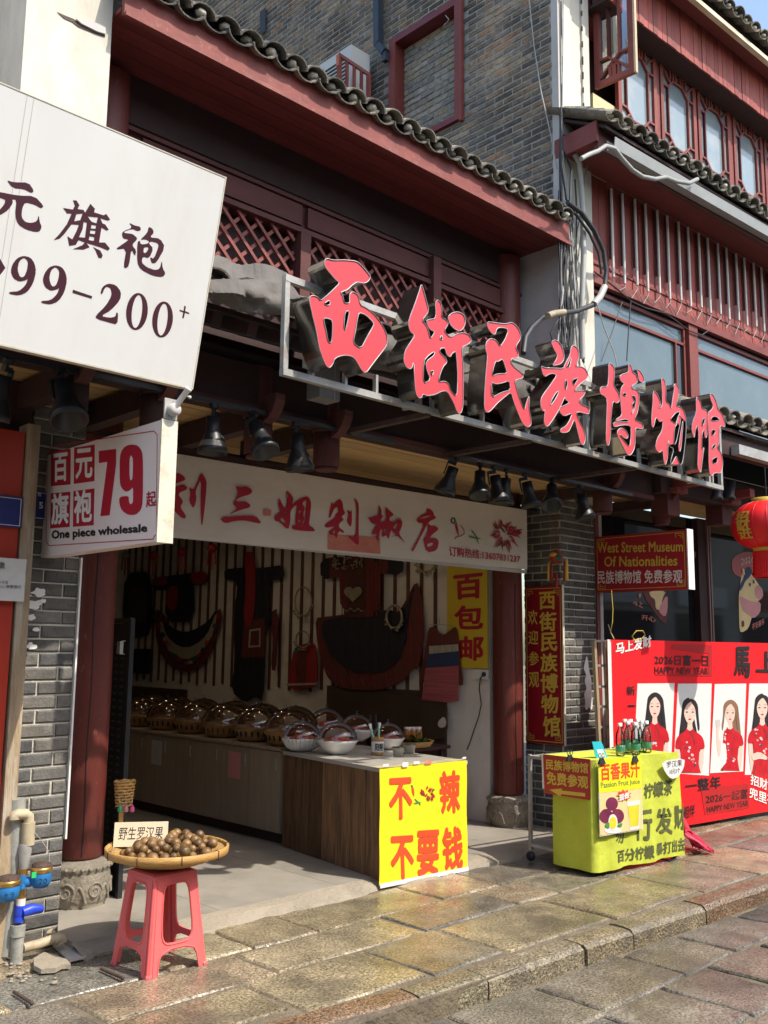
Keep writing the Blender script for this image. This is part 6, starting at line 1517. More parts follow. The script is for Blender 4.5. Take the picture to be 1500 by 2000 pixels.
# ================================================================== DRINKS CART
CZ = .815
cA = np.array([6.045, 4.035]); cB = np.array([7.10, 3.925]); cC = np.array([6.065, 4.40])
cu_ = (cB - cA) / np.linalg.norm(cB - cA); cv_ = np.array([-cu_[1], cu_[0]])
FCt = Plane((cA[0], cA[1], 0), (cu_[0], cu_[1], 0), (0, 0, 1))
W_ = np.linalg.norm(cB - cA); Dp = .52
ct = thing('drinks_cart', (6.5, 4.2, 0), 'steel drinks cart wrapped in a lime green cloth with dark printed characters', 'cart')
def cp(a, dd, z): p = cA + cu_ * a + cv_ * dd; return (p[0], p[1], z)
b = MB(); b.hexa([cp(.01, .01, CZ - .03), cp(W_ - .01, .01, CZ - .03), cp(W_ - .01, Dp, CZ - .03), cp(.01, Dp, CZ - .03)], [cp(.01, .01, CZ - .01), cp(W_ - .01, .01, CZ - .01), cp(W_ - .01, Dp, CZ - .01), cp(.01, Dp, CZ - .01)]); b.build('table_top', M['lime'], ct)
for z in (.12, .78):
    b = MB(); b.bar(cp(.01, .02, z), cp(.01, Dp + .1, z), .022); b.bar(cp(W_ - .02, .02, z), cp(W_ - .02, Dp + .1, z), .022); b.bar(cp(.01, Dp + .1, z), cp(W_ - .02, Dp + .1, z), .022); b.build('frame_rail', M['steel'], ct)
for a, dd in ((.01, Dp + .1), (W_ - .02, Dp + .1), (.03, .04), (W_ - .04, .04)):
    b = MB(); b.bar(cp(a, dd, .08), cp(a, dd, .8), .025); b.build('leg', M['steel'], ct)
    b = MB(); p = cp(a, dd, .04); b.lathe((p[0] - .012, p[1], .036), [(.001, 0), (.034, 0), (.034, .024), (.001, .024)], 14, axis=(1, 0, 0)); b.build('castor', M['cable'], ct)
b = MB(); b.hexa([cp(.02, .02, .115), cp(W_ - .02, .02, .115), cp(W_ - .02, Dp + .1, .115), cp(.02, Dp + .1, .115)], [cp(.02, .02, .13), cp(W_ - .02, .02, .13), cp(W_ - .02, Dp + .1, .13), cp(.02, Dp + .1, .13)]); b.build('shelf', M['steel'], ct)
# cloth: front and left side as one draped sheet
wobf = lambda i, v: .007 * np.sin(i * .8 + v * 2) * (1 - v) + .004 * np.sin(i * .45 + 3 * v) + .002 * np.sin(i * 2.1 + 5 * v) * (1 - v)
vs = []; path = []
for i in range(10): path.append((0 - .004, .36 * (1 - i / 9)))
for i in range(1, 40): path.append((W_ * i / 39, -.004))
nz = 16
for j in range(nz + 1):
    v = j / nz; z = .03 + (CZ - .03) * v
    for i, (a, dd) in enumerate(path):
        k = 1 - v; wob = float(wobf(i, v))
        if i < 10: p = cp(a - wob * 1.2 - .02 * k, dd, z + .0)
        else: p = cp(a, dd - wob - .022 * k, z + .006 * math.sin(i * .35) * k)
        vs.append(p)
n_ = len(path)
b = MB(); b.add(vs, [(j * n_ + i, j * n_ + i + 1, (j + 1) * n_ + i + 1, (j + 1) * n_ + i) for j in range(nz) for i in range(n_ - 1)], True); b.build('green_cloth', M['lime'], ct)
FCp = Plane((cA[0], cA[1], 0), (cu_[0], cu_[1], 0), (0, 0, 1))
def csurf(a, z):
    v = (z - .03) / (CZ - .03); return .004 + wobf(9 + a / W_ * 39, v) + .022 * (1 - v)
FCp.surf = csurf
o4 = lambda *p: [(1000 + x / 3, 1500 + y / 3) for x, y in p]
for ch, q in (('柠檬茶', ((765,95),(935,60),(930,155),(765,180))), ('行', ((700,245),(815,225),(805,425),(700,420))), ('发', ((835,235),(925,225),(925,385),(835,385))), ('财', ((940,215),(1000,205),(998,360),(940,355))), ('勿', ((590,360),(650,355),(645,440),(590,430))), ('百分柠檬', ((595,480),(812,445),(812,525),(595,550))), ('暴打出去', ((833,440),(995,402),(995,480),(833,510)))):
    textpx(FCp, ch, *o4(*q), M['olive'], ct, d=.003, bold=.03, name='printed_character')
# poster clipped to the front
FCp = Plane((cA[0], cA[1], 0), (cu_[0], cu_[1], 0), (0, 0, 1))
ps = thing('juice_poster', tuple(FCp.W(1210, 1625, .05)), 'yellow passion fruit juice poster clipped to the green cloth', 'poster')
def J(nm, pts, m_, d=.05, sm=0): return flat(FCp, [[FCp.px(x, y, d) for x, y in pts]], nm, M[m_], ps, d=d, e=.001, smooth=sm)
J('sheet', ((1168, 1484), (1251, 1478), (1256, 1620), (1171, 1634)), 'paper', .048)
J('yellow_field', ((1169, 1484), (1251, 1478), (1253, 1540), (1170, 1549)), 'yellow', .05)
textpx(FCp, '百香果汁', (1172, 1492), (1249, 1486), (1250, 1518), (1173, 1526), M['orange'], ps, d=.0515, bold=.03)
textpx(FCp, 'Passion Fruit Juice', (1173, 1528), (1249, 1521), (1250, 1533), (1174, 1543), M['jade'], ps, d=.0515, bold=.015)
J('picture_ground', ((1171, 1550), (1253, 1541), (1255, 1619), (1172, 1632)), 'pastel', .0505)
for (cx, cy, r_) in ((1195, 1570, 12), (1184, 1594, 13), (1206, 1594, 13)):
    J('printed_fruit', [(cx + r_ * math.cos(t), cy + r_ * 1.1 * math.sin(t)) for t in [2 * math.pi * i / 14 for i in range(14)]], 'purple', .0515 + r_ * .0001)
J('printed_plate', [(1197 + 17 * math.cos(t), 1622 + 6 * math.sin(t)) for t in [2 * math.pi * i / 14 for i in range(14)]], 'paper', .0525)
J('printed_fruit', [(1197 + 9 * math.cos(t), 1606 + 16 * math.sin(t)) for t in [2 * math.pi * i / 14 for i in range(14)]], 'paper', .054)
J('printed_pulp', [(1197 + 7 * math.cos(t), 1607 + 12 * math.sin(t)) for t in [2 * math.pi * i / 14 for i in range(14)]], 'juice', .0553)
J('printed_leaf', ((1180, 1612), (1190, 1604), (1190, 1620)), 'jade', .056, 1); J('printed_leaf', ((1204, 1612), (1216, 1606), (1214, 1616)), 'jade', .056, 1)
J('printed_glass', ((1225, 1566), (1250, 1563), (1248, 1618), (1230, 1622)), 'paper', .052)
J('printed_juice', ((1226, 1575), (1249, 1571), (1247, 1612), (1231, 1615)), 'juice', .0533)
J('starburst', [(1219 + (15 if i % 2 else 9) * math.cos(2 * math.pi * i / 18), 1553 + (12 if i % 2 else 7) * math.sin(2 * math.pi * i / 18)) for i in range(18)], 'orange', .057)
textpx(FCp, '现做', (1209, 1552), (1229, 1546), (1229, 1558), (1209, 1566), M['white'], ps, d=.0585, bold=.03)
# price bubble
pc = thing('price_card', tuple(FCp.W(1315, 1510, .05)), 'white handwritten oval price card taped to the green cloth', 'card')
flat(FCp, [chaikin([FCp.px(x, y, .05) for x, y in ((1291, 1487), (1338, 1480), (1336, 1500), (1325, 1518), (1312, 1522), (1300, 1510))], 1)], 'card', M['paper'], pc, d=.048, e=.001)
textpx(FCp, '罗汉果', (1302, 1488), (1332, 1483), (1332, 1496), (1302, 1500), M['black'], pc, d=.05, bold=-.005)
textpx(FCp, '10元3个', (1308, 1502), (1328, 1499), (1328, 1509), (1308, 1513), M['black'], pc, d=.05, bold=-.005)
# red board hung on the left side
FCs = Plane((6.0, 4.3, 0), (0.1, -1, 0), (0, 0, 1))
ab = thing('arrow_board', tuple(FCs.W(1105, 1560)), 'small red board with yellow characters and an arrow hung on the cart side', 'sign')
def K(nm, pts, m_, d=0., e=.004): return flat(FCs, [[FCs.px(x, y, d) for x, y in pts]], nm, M[m_], ab, d=d, e=e)
K('backing', ((1058, 1472), (1062, 1472), (1064, 1540), (1060, 1540)), 'white', -.01)
K('board', ((1061, 1473), (1153, 1483), (1153, 1563), (1064, 1549)), 'signred', 0)
textpx(FCs, '民族博物馆', (1066, 1482), (1149, 1490), (1149, 1511), (1066, 1503), M['gold'], ab, d=.005, bold=.03)
textpx(FCs, '免费参观', (1067, 1506), (1149, 1516), (1149, 1541), (1068, 1532), M['gold'], ab, d=.005, bold=.03)
K('arrow', ((1073, 1542), (1098, 1540), (1097, 1544), (1143, 1549), (1143, 1556), (1096, 1551), (1095, 1556)), 'gold', .005, .001)
# binder clips
def clip(p, lab, rz=0):
    q = thing('binder_clip', tuple(p), lab, 'binder clip', None); p = np.array(p)
    b = MB(); b.hexa([p + [-.04, -.012, -.03], p + [.04, -.012, -.03], p + [.04, .012, -.03], p + [-.04, .012, -.03]], [p + [-.022, -.003, .012], p + [.022, -.003, .012], p + [.022, .003, .012], p + [-.022, .003, .012]]); b.build('clip_body', M['dkmetal'], q)
    b = MB()
    for s in (-1, 1): b.tube([p + [s * .008 + .014 * math.cos(t), -.008 * s, .03 + .018 * math.sin(t)] for t in [2 * math.pi * i / 10 for i in range(11)]], .0028, 5)
    b.build('wire_handle', M['dkmetal'], q)
clip(FCs.W(1113, 1478, .01), 'black binder clip on the red arrow board')
clip(FCp.W(1175, 1484, .055), 'black binder clip at the left corner of the juice poster')
clip(FCp.W(1240, 1480, .055), 'black binder clip at the right corner of the juice poster')
# bottles on the cart
def make_bottle():
    q = proto('water_bottle', 'clear plastic water bottle with green label', 'bottle', 'water bottles on the drinks cart')
    b = MB(); b.lathe((0, 0, 0), [(.001, .002), (.026, .002), (.031, .01), (.029, .03), (.031, .05), (.031, .12), (.028, .15), (.016, .18), (.013, .19), (.013, .205)], 18); b.build('bottle_body', M['bottle'], q)
    b = MB(); b.lathe((0, 0, 0), [(.0315, .03), (.0318, .034), (.0318, .072), (.0315, .076)], 18); b.build('label', mat('green_label', (.06, .25, .14), .4, .5, 30, wear=(.6, .65, .6), wear_amt=.8), q)
    b = MB(); b.lathe((0, 0, 0), [(.015, .2), (.015, .222), (.001, .222)], 14); b.build('cap', M['white'], q)
    return q
bt = make_bottle(); spots_ = [((1212, 1478), .10), ((1228, 1476), .2), ((1242, 1480), .1), ((1233, 1470), .32), ((1247, 1468), .32), ((1255, 1475), .2), ((1264, 1472), .14), ((1222, 1466), .35)]
bl = ['leftmost bottle at the front', 'second bottle from the left at the front', 'middle bottle at the front', 'bottle in the back row behind the middle one', 'back row bottle right of centre', 'front bottle second from the right', 'rightmost bottle with the pale label', 'back row bottle nearest the payment card']
for i, ((px, py), dd) in enumerate(spots_):
    a = FCt.px(px, 1470, -dd)[0]; q = bt if i == 0 else copy_tree(bt)
    q.location = cp(a, dd, CZ - .008); q.rotation_euler = (0, 0, i * .7); q['label'] = 'clear water bottle on the green cart, ' + bl[i]
    q.scale = (1.15, 1.15, 1.12)
q = thing('payment_card', cp(.12, .12, CZ), 'blue and green payment card standing on the drinks cart', 'card')
Fq = Plane(cp(.12, .12, CZ), (cu_[0], cu_[1], 0), (-.08, .1, 1)); f3 = lambda *p: [Fq.px(1000 + x / 3, 1000 + y / 3) for x, y in p]
flat(Fq, [f3((472,1340),(525,1332),(560,1432),(490,1440))], 'card', M['cyan'], q, e=.004)
flat(Fq, [f3((495,1385),(530,1378),(545,1420),(508,1428))], 'white_field', M['paper'], q, d=.0045, e=.0006)
# broom lying by the cart
br_ = thing('broom', tuple(GZ(1370, 1660)), 'pink plastic broom head lying on the paving right of the green cart', 'broom')
b = MB(); rs = random.Random(1)
for k in range(120):
    t = k / 120; p0 = GZ(1338, 1612 + 22 * rs.random(), .16 - .03 * t); px = 1352 + 44 * rs.random(); p1 = GZ(px, 1648 + (px - 1352) * .3 + 6 * rs.random(), .012 + .03 * rs.random())
    b.tube([p0, (p0 + p1) / 2 + [0, 0, .012], p1], .005, 3)
b.build('bristles', M['broom'], br_)
b = MB(); b.tube([GZ(1334, 1600, .2), GZ(1345, 1630, .12)], [.02, .035], 8); b.build('broom_head', M['crimson'], br_)
b = MB(); p = np.array(GZ(1334, 1600, .2)); b.tube([p, p + [-.05, .35, .3]], .012, 8); b.build('handle', M['crimson'], br_)

# ================================================================== WOODEN COUNTER AND YELLOW SHEET
kt = thing('wooden_counter', (5.1, 5.4, ft), 'dark plank sided counter with a pale top near the shop entrance', 'counter')
A_ = np.array([4.69, 4.83]); B_ = np.array([5.50, 4.78]); C_c = np.array([4.87, 6.15]); D_c = np.array([5.66, 6.1]); zc = .785
def ln2(p, q, t): return p + (q - p) * t
n = 7
for i in range(n):
    t0, t1 = i / n + .003, (i + 1) / n - .003
    p, q = ln2(A_, C_c, t0), ln2(A_, C_c, t1); j = random.uniform(0, .006); zb2 = .012 + random.uniform(0, .012) if i == 0 else ft + random.uniform(0, .01)
    b = MB(); b.hexa([(p[0] - j, p[1], zb2), (p[0] + .02, p[1], zb2), (q[0] + .02, q[1], zb2), (q[0] - j, q[1], zb2)], [(p[0] - j, p[1], zc - .03), (p[0] + .02, p[1], zc - .03), (q[0] + .02, q[1], zc - .03), (q[0] - j, q[1], zc - .03)])
    b.build('plank', M['counterwood'], kt)
for i in range(6):
    p, q = ln2(A_, B_, i / 6 + .004), ln2(A_, B_, (i + 1) / 6 - .004)
    b = MB(); b.hexa([(p[0], p[1] + .003, .02), (q[0], q[1] + .003, .02), (q[0], q[1] + .022, .02), (p[0], p[1] + .022, .02)], [(p[0], p[1] + .003, zc - .03), (q[0], q[1] + .003, zc - .03), (q[0], q[1] + .022, zc - .03), (p[0], p[1] + .022, zc - .03)]); b.build('plank', M['counterwood'], kt)
P4 = [A_ + [-.015, -.012], B_ + [.015, -.012], D_c, C_c + [-.015, 0]]
b = MB(); b.hexa([(*p, zc - .028) for p in P4], [(*p, zc) for p in P4]); b.build('counter_top', mat('counter_top', (.42, .39, .34), .25, .12, 4, spec=.5), kt)
b = MB(); b.hexa([(B_[0], B_[1] + .03, ft), (B_[0] + .02, B_[1] + .03, ft), (D_c[0] + .02, D_c[1], ft), (D_c[0], D_c[1], ft)], [(B_[0], B_[1] + .03, zc - .03), (B_[0] + .02, B_[1] + .03, zc - .03), (D_c[0] + .02, D_c[1], zc - .03), (D_c[0], D_c[1], zc - .03)]); b.build('side_panel', M['counterwood'], kt)
du = (B_ - A_) / np.linalg.norm(B_ - A_)
FYs = Plane((A_[0], A_[1] - .02, 0), (du[0], du[1], 0), (0, 0, 1))
ys = thing('yellow_sign', tuple(FYs.w(.4, .02)), 'bright yellow vinyl sheet with red characters taped to the counter front', 'sign')
a0 = FYs.px(742, 1497)[0]; a1 = FYs.px(911, 1482)[0]; z1 = zc + .004; z0_ = .018
ysurf = lambda u, v: .004 * np.sin(u * 9 + v * 3) * (1 - v) + .003 * np.sin(v * 11 + u * 5) + .006 * (1 - v)
FYs.surf = lambda a, z: ysurf((a - a0) / (a1 - a0), (z - z0_) / (z1 - z0_))
vs = []; nx, nz = 16, 20
for j in range(nz + 1):
    for i in range(nx + 1):
        u_, v_ = i / nx, j / nz
        vs.append(FYs.w(a0 + (a1 - a0) * u_ + .006 * (1 - v_) * (u_ - .2), z0_ + (z1 - z0_) * v_, float(ysurf(u_, v_))))
b = MB(); b.add(vs, [(j * (nx + 1) + i, j * (nx + 1) + i + 1, (j + 1) * (nx + 1) + i + 1, (j + 1) * (nx + 1) + i) for j in range(nz) for i in range(nx)], True); b.build('vinyl_sheet', M['yellow'], ys)
# the part folded over the counter top
b = MB(); vs = []
for i in range(9):
    t = i / 8; p = FYs.w(a0 + (a1 - a0) * t, z1 + .002, .002); vs += [p, p + np.array([0, .09 + .03 * math.sin(i * 2.1), .002])]
b.add(vs, [(2 * i, 2 * i + 2, 2 * i + 3, 2 * i + 1) for i in range(8)]); b.build('folded_edge', mat('clear_tape', (.6, .55, .35), .2, .2, 9), ys)
b = MB(); b.obox(FYs, a0 + .002, a1 + .004, z0_ - .014, z0_ + .014, .012, .016); b.build('white_strip', M['white'], ys)
for x in (752, 790, 812, 835, 905):
    b = MB(); a, z = FYs.px(x, 1494 - (x - 742) * .09); hw = random.uniform(.012, .035); b.obox(FYs, a - hw, a + hw, z - random.uniform(.008, .03), z + .004, .009, .0094); b.build('tape_scrap', M['signpale'] if x != 835 else M['pinkpatch'], ys)
y5 = lambda *p: [(500 + x / 3, 1500 + y / 3) for x, y in p]
for ch, q in (('不', ((778,60),(915,52),(915,298),(778,306))), ('辣', ((1073,18),(1195,8),(1197,262),(1080,270))), ('不', ((785,400),(925,392),(925,645),(785,655))), ('要', ((943,367),(1070,358),(1070,625),(943,635))), ('钱', ((1088,345),(1205,338),(1210,595),(1090,602)))):
    textpx(FYs, ch, *y5(*q), M['orange'], ys, d=.003, bold=.036, name='red_character')
chili_print(FYs, 837, 1549, 19, 18, ys, .0035, k=22, wd=.009, seed=8)
chili(FYs, 806, 1538, 809, 1556, .013, 0, M['orange'], ys, .0035); chili(FYs, 804, 1533, 808, 1540, .008, 0, M['jade'], ys, .004)
for a in ((810, 1560, 822, 1572), (808, 1569, 824, 1567), (818, 1565, 821, 1574)): chili(FYs, *a, .006, 0, M['jade'], ys, .0035)

# ================================================================== CABINET ROW WITH COVERED BASKETS
cbt = thing('cabinet_row', (5.15, 8, ft), 'long pale laminate cabinet row running into the dim shop', 'cabinet')
XC = 4.875
b = MB(); b.box(XC + .02, XC + .62, 6.2, 12.0, .13, .775); b.build('carcass', M['laminate'], cbt)
b = MB(); b.box(XC + .06, XC + .6, 6.22, 12.0, ft, .13); b.build('plinth', M['dark'], cbt)
b = MB(); b.box(XC - .01, XC + .64, 6.19, 12.0, .776, .80); b.build('worktop', M['laminate'], cbt)
y = 6.2; k = 0
while y < 11.9:
    wd = .42
    q = thing('cabinet_door', (XC, y, .13)); q.parent = cbt; q.location = Vector((XC, y, .13)) - Vector(WPOS[cbt.name]); WPOS[q.name] = (XC, y, .13)
    b = MB(); b.box(XC, XC + .018, y + .004, y + wd - .004, .14, .768); b.build('door_leaf', M['laminate'], q)
    b = MB(); b.box(XC - .012, XC - .0005, y + .05, y + .06, .62, .72); b.build('handle', M['steel'], q)
    if k in (1, 4, 6):
        F = PX(XC - .002); b = MB(); b.obox(F, -y - .3, -y - .12, .5, .72, 0, .002); b.build('paper_label', M['greyplaster'] if k > 1 else M['pinkprint'], q)
    y += wd; k += 1

def make_dome(basket=True, r=.2):
    q = proto('covered_basket' if basket else 'covered_bowl', 'x', 'food basket' if basket else 'bowl', 'domed baskets of chilli paste on the cabinet row' if basket else 'domed white bowls on the wooden counter')
    if basket:
        b = MB(); b.lathe((0, 0, 0), [(.001, .004), (r * .72, .004), (r * .8, .02), (r * .98, .105), (r * 1.02, .11), (r * 1.0, .12), (r * .94, .115), (r * .9, .07), (r * .001, .05)], 28); b.build('wicker_bowl', M['wicker'], q)
        b = MB()
        for k in range(22):
            t = 2 * math.pi * k / 22; ct_, st_ = math.cos(t), math.sin(t); rr = r * .905
            b.bar((rr * ct_, rr * st_, .045), (rr * 1.045 * ct_, rr * 1.045 * st_, .088), .018, .004)
        b.build('weave_gaps', M['black'], q)
    else:
        b = MB(); b.lathe((0, 0, 0), [(.001, .003), (r * .45, .003), (r * .5, .012), (r * .82, .04), (r * .98, .085), (r * 1.04, .098), (r * 1.02, .105), (r * .94, .09), (r * .8, .05), (.001, .04)], 32); b.build('porcelain_bowl', M['porcelain'], q)
    rs = random.Random(2); b = MB(); z = .085 if basket else .075; n = 22; vs = []
    for i in range(7):
        for j in range(n):
            rr = r * .88 * i / 6; t = 2 * math.pi * j / n; vs.append((rr * math.cos(t), rr * math.sin(t), z + ((.03 if basket else .055) * (1 - (i / 6) ** 2)) + rs.uniform(-.008, .01)))
    b.add(vs, [(i * n + j, i * n + (j + 1) % n, (i + 1) * n + (j + 1) % n, (i + 1) * n + j) for i in range(6) for j in range(n)], False); b.build('chilli_paste', M['pickle'] if not basket else M['pickle2'], q)
    b = MB(); z = .115 if basket else .1
    b.lathe((0, 0, z), [(r * 1.03, -.004), (r * 1.0, .004)] + [(r * math.cos(a), r * .92 * math.sin(a)) for a in [math.pi / 2 * i / 9 for i in range(1, 9)]] + [(.012, r * .92), (.008, r * .92 + .01), (.014, r * .92 + .022), (.001, r * .92 + .03)], 28); b.build('dome_cover', M['dome'], q)
    return q
db = make_dome(True, .2)
pos = [(5.08, 6.38), (5.36, 6.62), (5.10, 6.85), (5.38, 7.12), (5.09, 7.32), (5.40, 7.6), (5.09, 7.8), (5.39, 8.1), (5.10, 8.3), (5.4, 8.6), (5.10, 8.8), (5.4, 9.1), (5.1, 9.3)]
wh = ['nearest in the front row on the cabinets', 'nearest in the back row', 'second in the front row', 'second in the back row', 'third in the front row', 'third in the back row', 'fourth in the front row', 'fourth in the back row', 'fifth in the front row', 'fifth in the back row', 'farthest but one in the front row', 'farthest in the back row', 'farthest in the front row']
for i, (x, y) in enumerate(pos):
    q = db if i == 0 else copy_tree(db); q.location = (x, y, .801); q.rotation_euler = (0, 0, i * 1.1); q['label'] = 'wicker basket of preserve under a clear dome, ' + wh[i]
dw = make_dome(False, .15)
zt_ = zc + .001
def on_counter(px, py): return GZ(px, py, zc)
cpos = [((662, 1476), 1.05, 'white bowl of red chilli paste under a clear dome, front middle of the counter'), ((592, 1470), 1.0, 'fluted white bowl under a clear dome at the left back of the counter'), ((700, 1450), 1.0, 'domed white bowl behind the brush pot on the counter'), ((762, 1466), .9, 'domed white bowl with a split lid right of the brush pot'), ((640, 1445), 1.15, 'domed bowl of dark paste at the back of the counter')]
for i, ((px, py), sc, lab) in enumerate(cpos):
    q = dw if i == 0 else copy_tree(dw); p = on_counter(px, py); q.location = (p[0] + .06, p[1] + .09, zt_); q.scale = (sc, sc, sc); q['label'] = lab
# extra ridges on the fluted bowl
fb = [o for o in COL.objects if o.get('label', '').startswith('fluted white')][0]
WPOS[fb.name] = (0, 0, 0); b = MB()
for k in range(30):
    t = 2 * math.pi * k / 30; b.tube([(.15 * f * math.cos(t), .15 * f * math.sin(t), z) for f, z in ((.56, .012), (.84, .04), (1.0, .085), (1.05, .1))], .007, 5)
o = b.build('fluting', M['porcelain'], fb)
# brush pot
p = on_counter(737, 1476); p[0] += .03; p[1] += .03
bp = thing('brush_pot', (p[0], p[1], zt_), 'brown pot with a printed white label holding two green handled scoops', 'pot')
c0 = np.array([p[0], p[1], zt_])
b = MB(); b.lathe(c0, [(.001, .001), (.045, .001), (.048, .01), (.048, .12), (.051, .125), (.051, .135), (.042, .135), (.04, .02), (.001, .02)], 20); b.build('pot_body', M['wicker'], bp)
b = MB(); b.lathe(c0, [(.0492, .025), (.0492, .105)], 20); b.build('paper_label', M['porcelain'], bp)
Fp = Plane(c0 - np.array([.028, .042, 0]), (.83, -.55, 0), (0, 0, 1)); text(Fp, '阳朔', (-.03, .035, .035, .095), M['black'], bp, d=.004, bold=.03)
for dx, dy in ((-.05, .02), (.04, .03)):
    b = MB(); b.tube([c0 + [dx * .2, dy * .2, .03], c0 + [dx * 1.1, dy, .2]], .009, 8); b.build('scoop_handle', mat('mint_handle', (.25, .5, .38), .4, .1, 5) if dx < 0 else bpy.data.materials['mint_handle'], bp)
    b = MB(); b.tube([c0 + [dx * 1.1, dy, .2], c0 + [dx * 1.3, dy * 1.2, .24]], [.008, .014], 8); b.build('scoop_tip', M['porcelain'], bp)
# small tubs and honey jars
for i, (px, py, lab) in enumerate(((778, 1478, 'left clear plastic tub right of the brush pot'), (800, 1472, 'right clear plastic tub holding a white spoon'))):
    p = on_counter(px, py); q = thing('plastic_tub', (p[0], p[1], zt_), lab, 'tub', 'clear tubs on the counter'); c0 = (p[0] + .03, p[1] + .03, zt_)
    b = MB(); b.lathe(c0, [(.001, .001), (.04, .001), (.048, .06), (.052, .062)], 18); b.build('tub_body', mat('tub_plastic', (.5, .48, .4), .3, .1, 5) if i == 0 else bpy.data.materials['tub_plastic'], q)
    b = MB(); b.lathe(c0, [(.052, .062), (.052, .07), (.001, .072)], 18); b.build('lid', M['bottle'], q)
for i in range(3):
    p = on_counter(789 + i * 9, 1452); c0 = (p[0] + .25 + .01 * i, p[1] + .2, zt_); q = thing('honey_jar', c0, 'honey coloured jar behind the tubs, ' + ('left one', 'middle one', 'right one')[i] + ' of three', 'jar', 'honey jars on the counter')
    b = MB(); b.lathe(c0, [(.001, .001), (.036, .001), (.038, .01), (.038, .08), (.03, .095)], 16); b.build('jar_body', M['honey'], q)
    b = MB(); b.lathe(c0, [(.033, .095), (.034, .115), (.001, .116)], 16); b.build('lid', M['signpale'], q)

# small table with a tray of greens, wooden rack behind
tb = thing('side_table', (6.35, 6.3, ft), 'small dark table with a round bamboo tray by the side wall', 'table')
b = MB(); b.box(6.0, 6.7, 6.0, 6.6, .7, .73); b.build('table_top', M['dark'], tb)
for x in (6.04, 6.62):
    for y in (6.04, 6.52): b = MB(); b.box(x, x + .04, y, y + .04, ft, .7); b.build('leg', M['dark'], tb)
tr = thing('greens_tray', (6.33, 6.2, .73), 'round bamboo tray heaped with green leaves under the yellow poster', 'tray')
b = MB(); b.lathe((6.33, 6.2, .731), [(.001, .002), (.2, .002), (.24, .05), (.25, .05), (.215, -.0)], 28); b.build('bamboo_tray', M['bamboo'], tr)
b = MB(); rs = random.Random(12)
for k in range(90):
    t, r_ = rs.uniform(0, 6.28), .2 * rs.random() ** .5; c = Vector((6.33 + r_ * math.cos(t), 6.2 + r_ * math.sin(t), .76 + rs.uniform(0, .11) * (1 - r_ / .24))); d1 = Vector((rs.uniform(-1, 1), rs.uniform(-1, 1), rs.uniform(-.3, .6))).normalized() * .05; d2 = d1.cross(Vector((rs.random(), rs.random(), 1))).normalized() * .03
    b.add([c - d1, c + d2, c + d1, c - d2], [(0, 1, 2, 3)])
b.build('green_leaves', M['leafy'], tr, kind='stuff')
bx_ = thing('tall_bottle', (6.1, 6.45, .73), 'pair of dark tall bottles standing behind the greens', 'bottle')
for x in (6.1, 6.17): b = MB(); b.lathe((x, 6.45, .731), [(.001, 0), (.03, 0), (.03, .16), (.012, .21), (.012, .27), (.001, .27)], 14); b.build('bottle_body', M['cable'], bx_)
st2 = thing('folded_stool', (6.25, 5.65, ft), 'faded pink plastic stool tucked behind the counter by the right column', 'stool')
for (x0, y0, x1, y1) in ((5.98, 5.5, 6.02, 5.55), (6.3, 5.5, 6.26, 5.55), (5.98, 5.82, 6.02, 5.77), (6.3, 5.82, 6.26, 5.77)):
    b = MB(); b.bar((x0, y0, ft), (x1, y1, .62), .035, .05); b.build('leg', M['pinkprint'], st2)
b = MB(); b.box(5.99, 6.29, 5.52, 5.8, .62, .65); b.build('seat', M['pinkprint'], st2)
b = MB(); b.box(6.0, 6.28, 5.515, 5.53, .25, .3); b.box(5.995, 6.01, 5.53, 5.79, .25, .3); b.build('stretcher', M['pinkprint'], st2)

# ================================================================== COSTUMES ON THE SIDE WALL (traced outlines with real thickness and folds)
XK = 6.885
def cloth(F, loop, name, m, parent, d, folds=0., th=.02):
    return flat(F, [loop], name, m, parent, d=d, e=th)
FK = PX(XK)
k2 = lambda *p: [FK.px(500 + x / 3, 1000 + y / 3) for x, y in p]
k1 = lambda *p: [FK.px(x / 3, 1000 + y / 3) for x, y in p]
def costume(name, lab, cat, at, parts):
    q = thing(name, tuple(FK.w(*FK.px(*at))), lab, cat)
    for i, (nm, lp, m_, d, th) in enumerate(parts): flat(FK, [lp], nm, M[m_], q, d=d * .45, e=th * .42, smooth=0 if 'skirt' == nm[-5:] and len(lp) < 9 or 'band' in nm or 'square' in nm else 1)
    return q
big = costume('embroidered_costume', 'large black and maroon ethnic costume with spread skirt on the side wall', 'costume', (690, 1340), [
    ('skirt_hem', k2((350,620),(400,615),(520,600),(780,570),(835,590),(880,520),(940,398),(968,480),(985,640),(985,760),(950,928),(925,912),(860,1000),(720,1045),(520,1038),(430,990),(385,880),(360,760)), 'maroonc', 0, .015),
    ('skirt', k2((390,640),(520,610),(780,575),(850,600),(900,520),(935,420),(905,560),(880,760),(840,880),(740,945),(560,940),(460,860),(400,740)), 'indigo', .017, .02),
    ('sleeves', k2((385,278),(480,262),(620,268),(740,268),(870,275),(862,370),(740,362),(620,380),(495,385),(387,395)), 'indigo', .02, .03),
    ('sleeve_band', k2((440,272),(495,268),(497,385),(442,392)), 'maroonc', .052, .006), ('sleeve_band', k2((728,268),(785,270),(782,366),(730,362)), 'maroonc', .052, .006),
    ('jacket', k2((495,250),(740,260),(738,615),(508,617)), 'maroonc', .04, .03)])
rs = random.Random(6)
b = MB()
for k in range(26): y = 300 + k * 12; p, q_ = k2((545, y), (655, y - 2)); b.bar(FK.w(*p, .034), FK.w(*q_, .034), .012, .005)
b.build('embroidery_rows', M['panelbrown'], big)
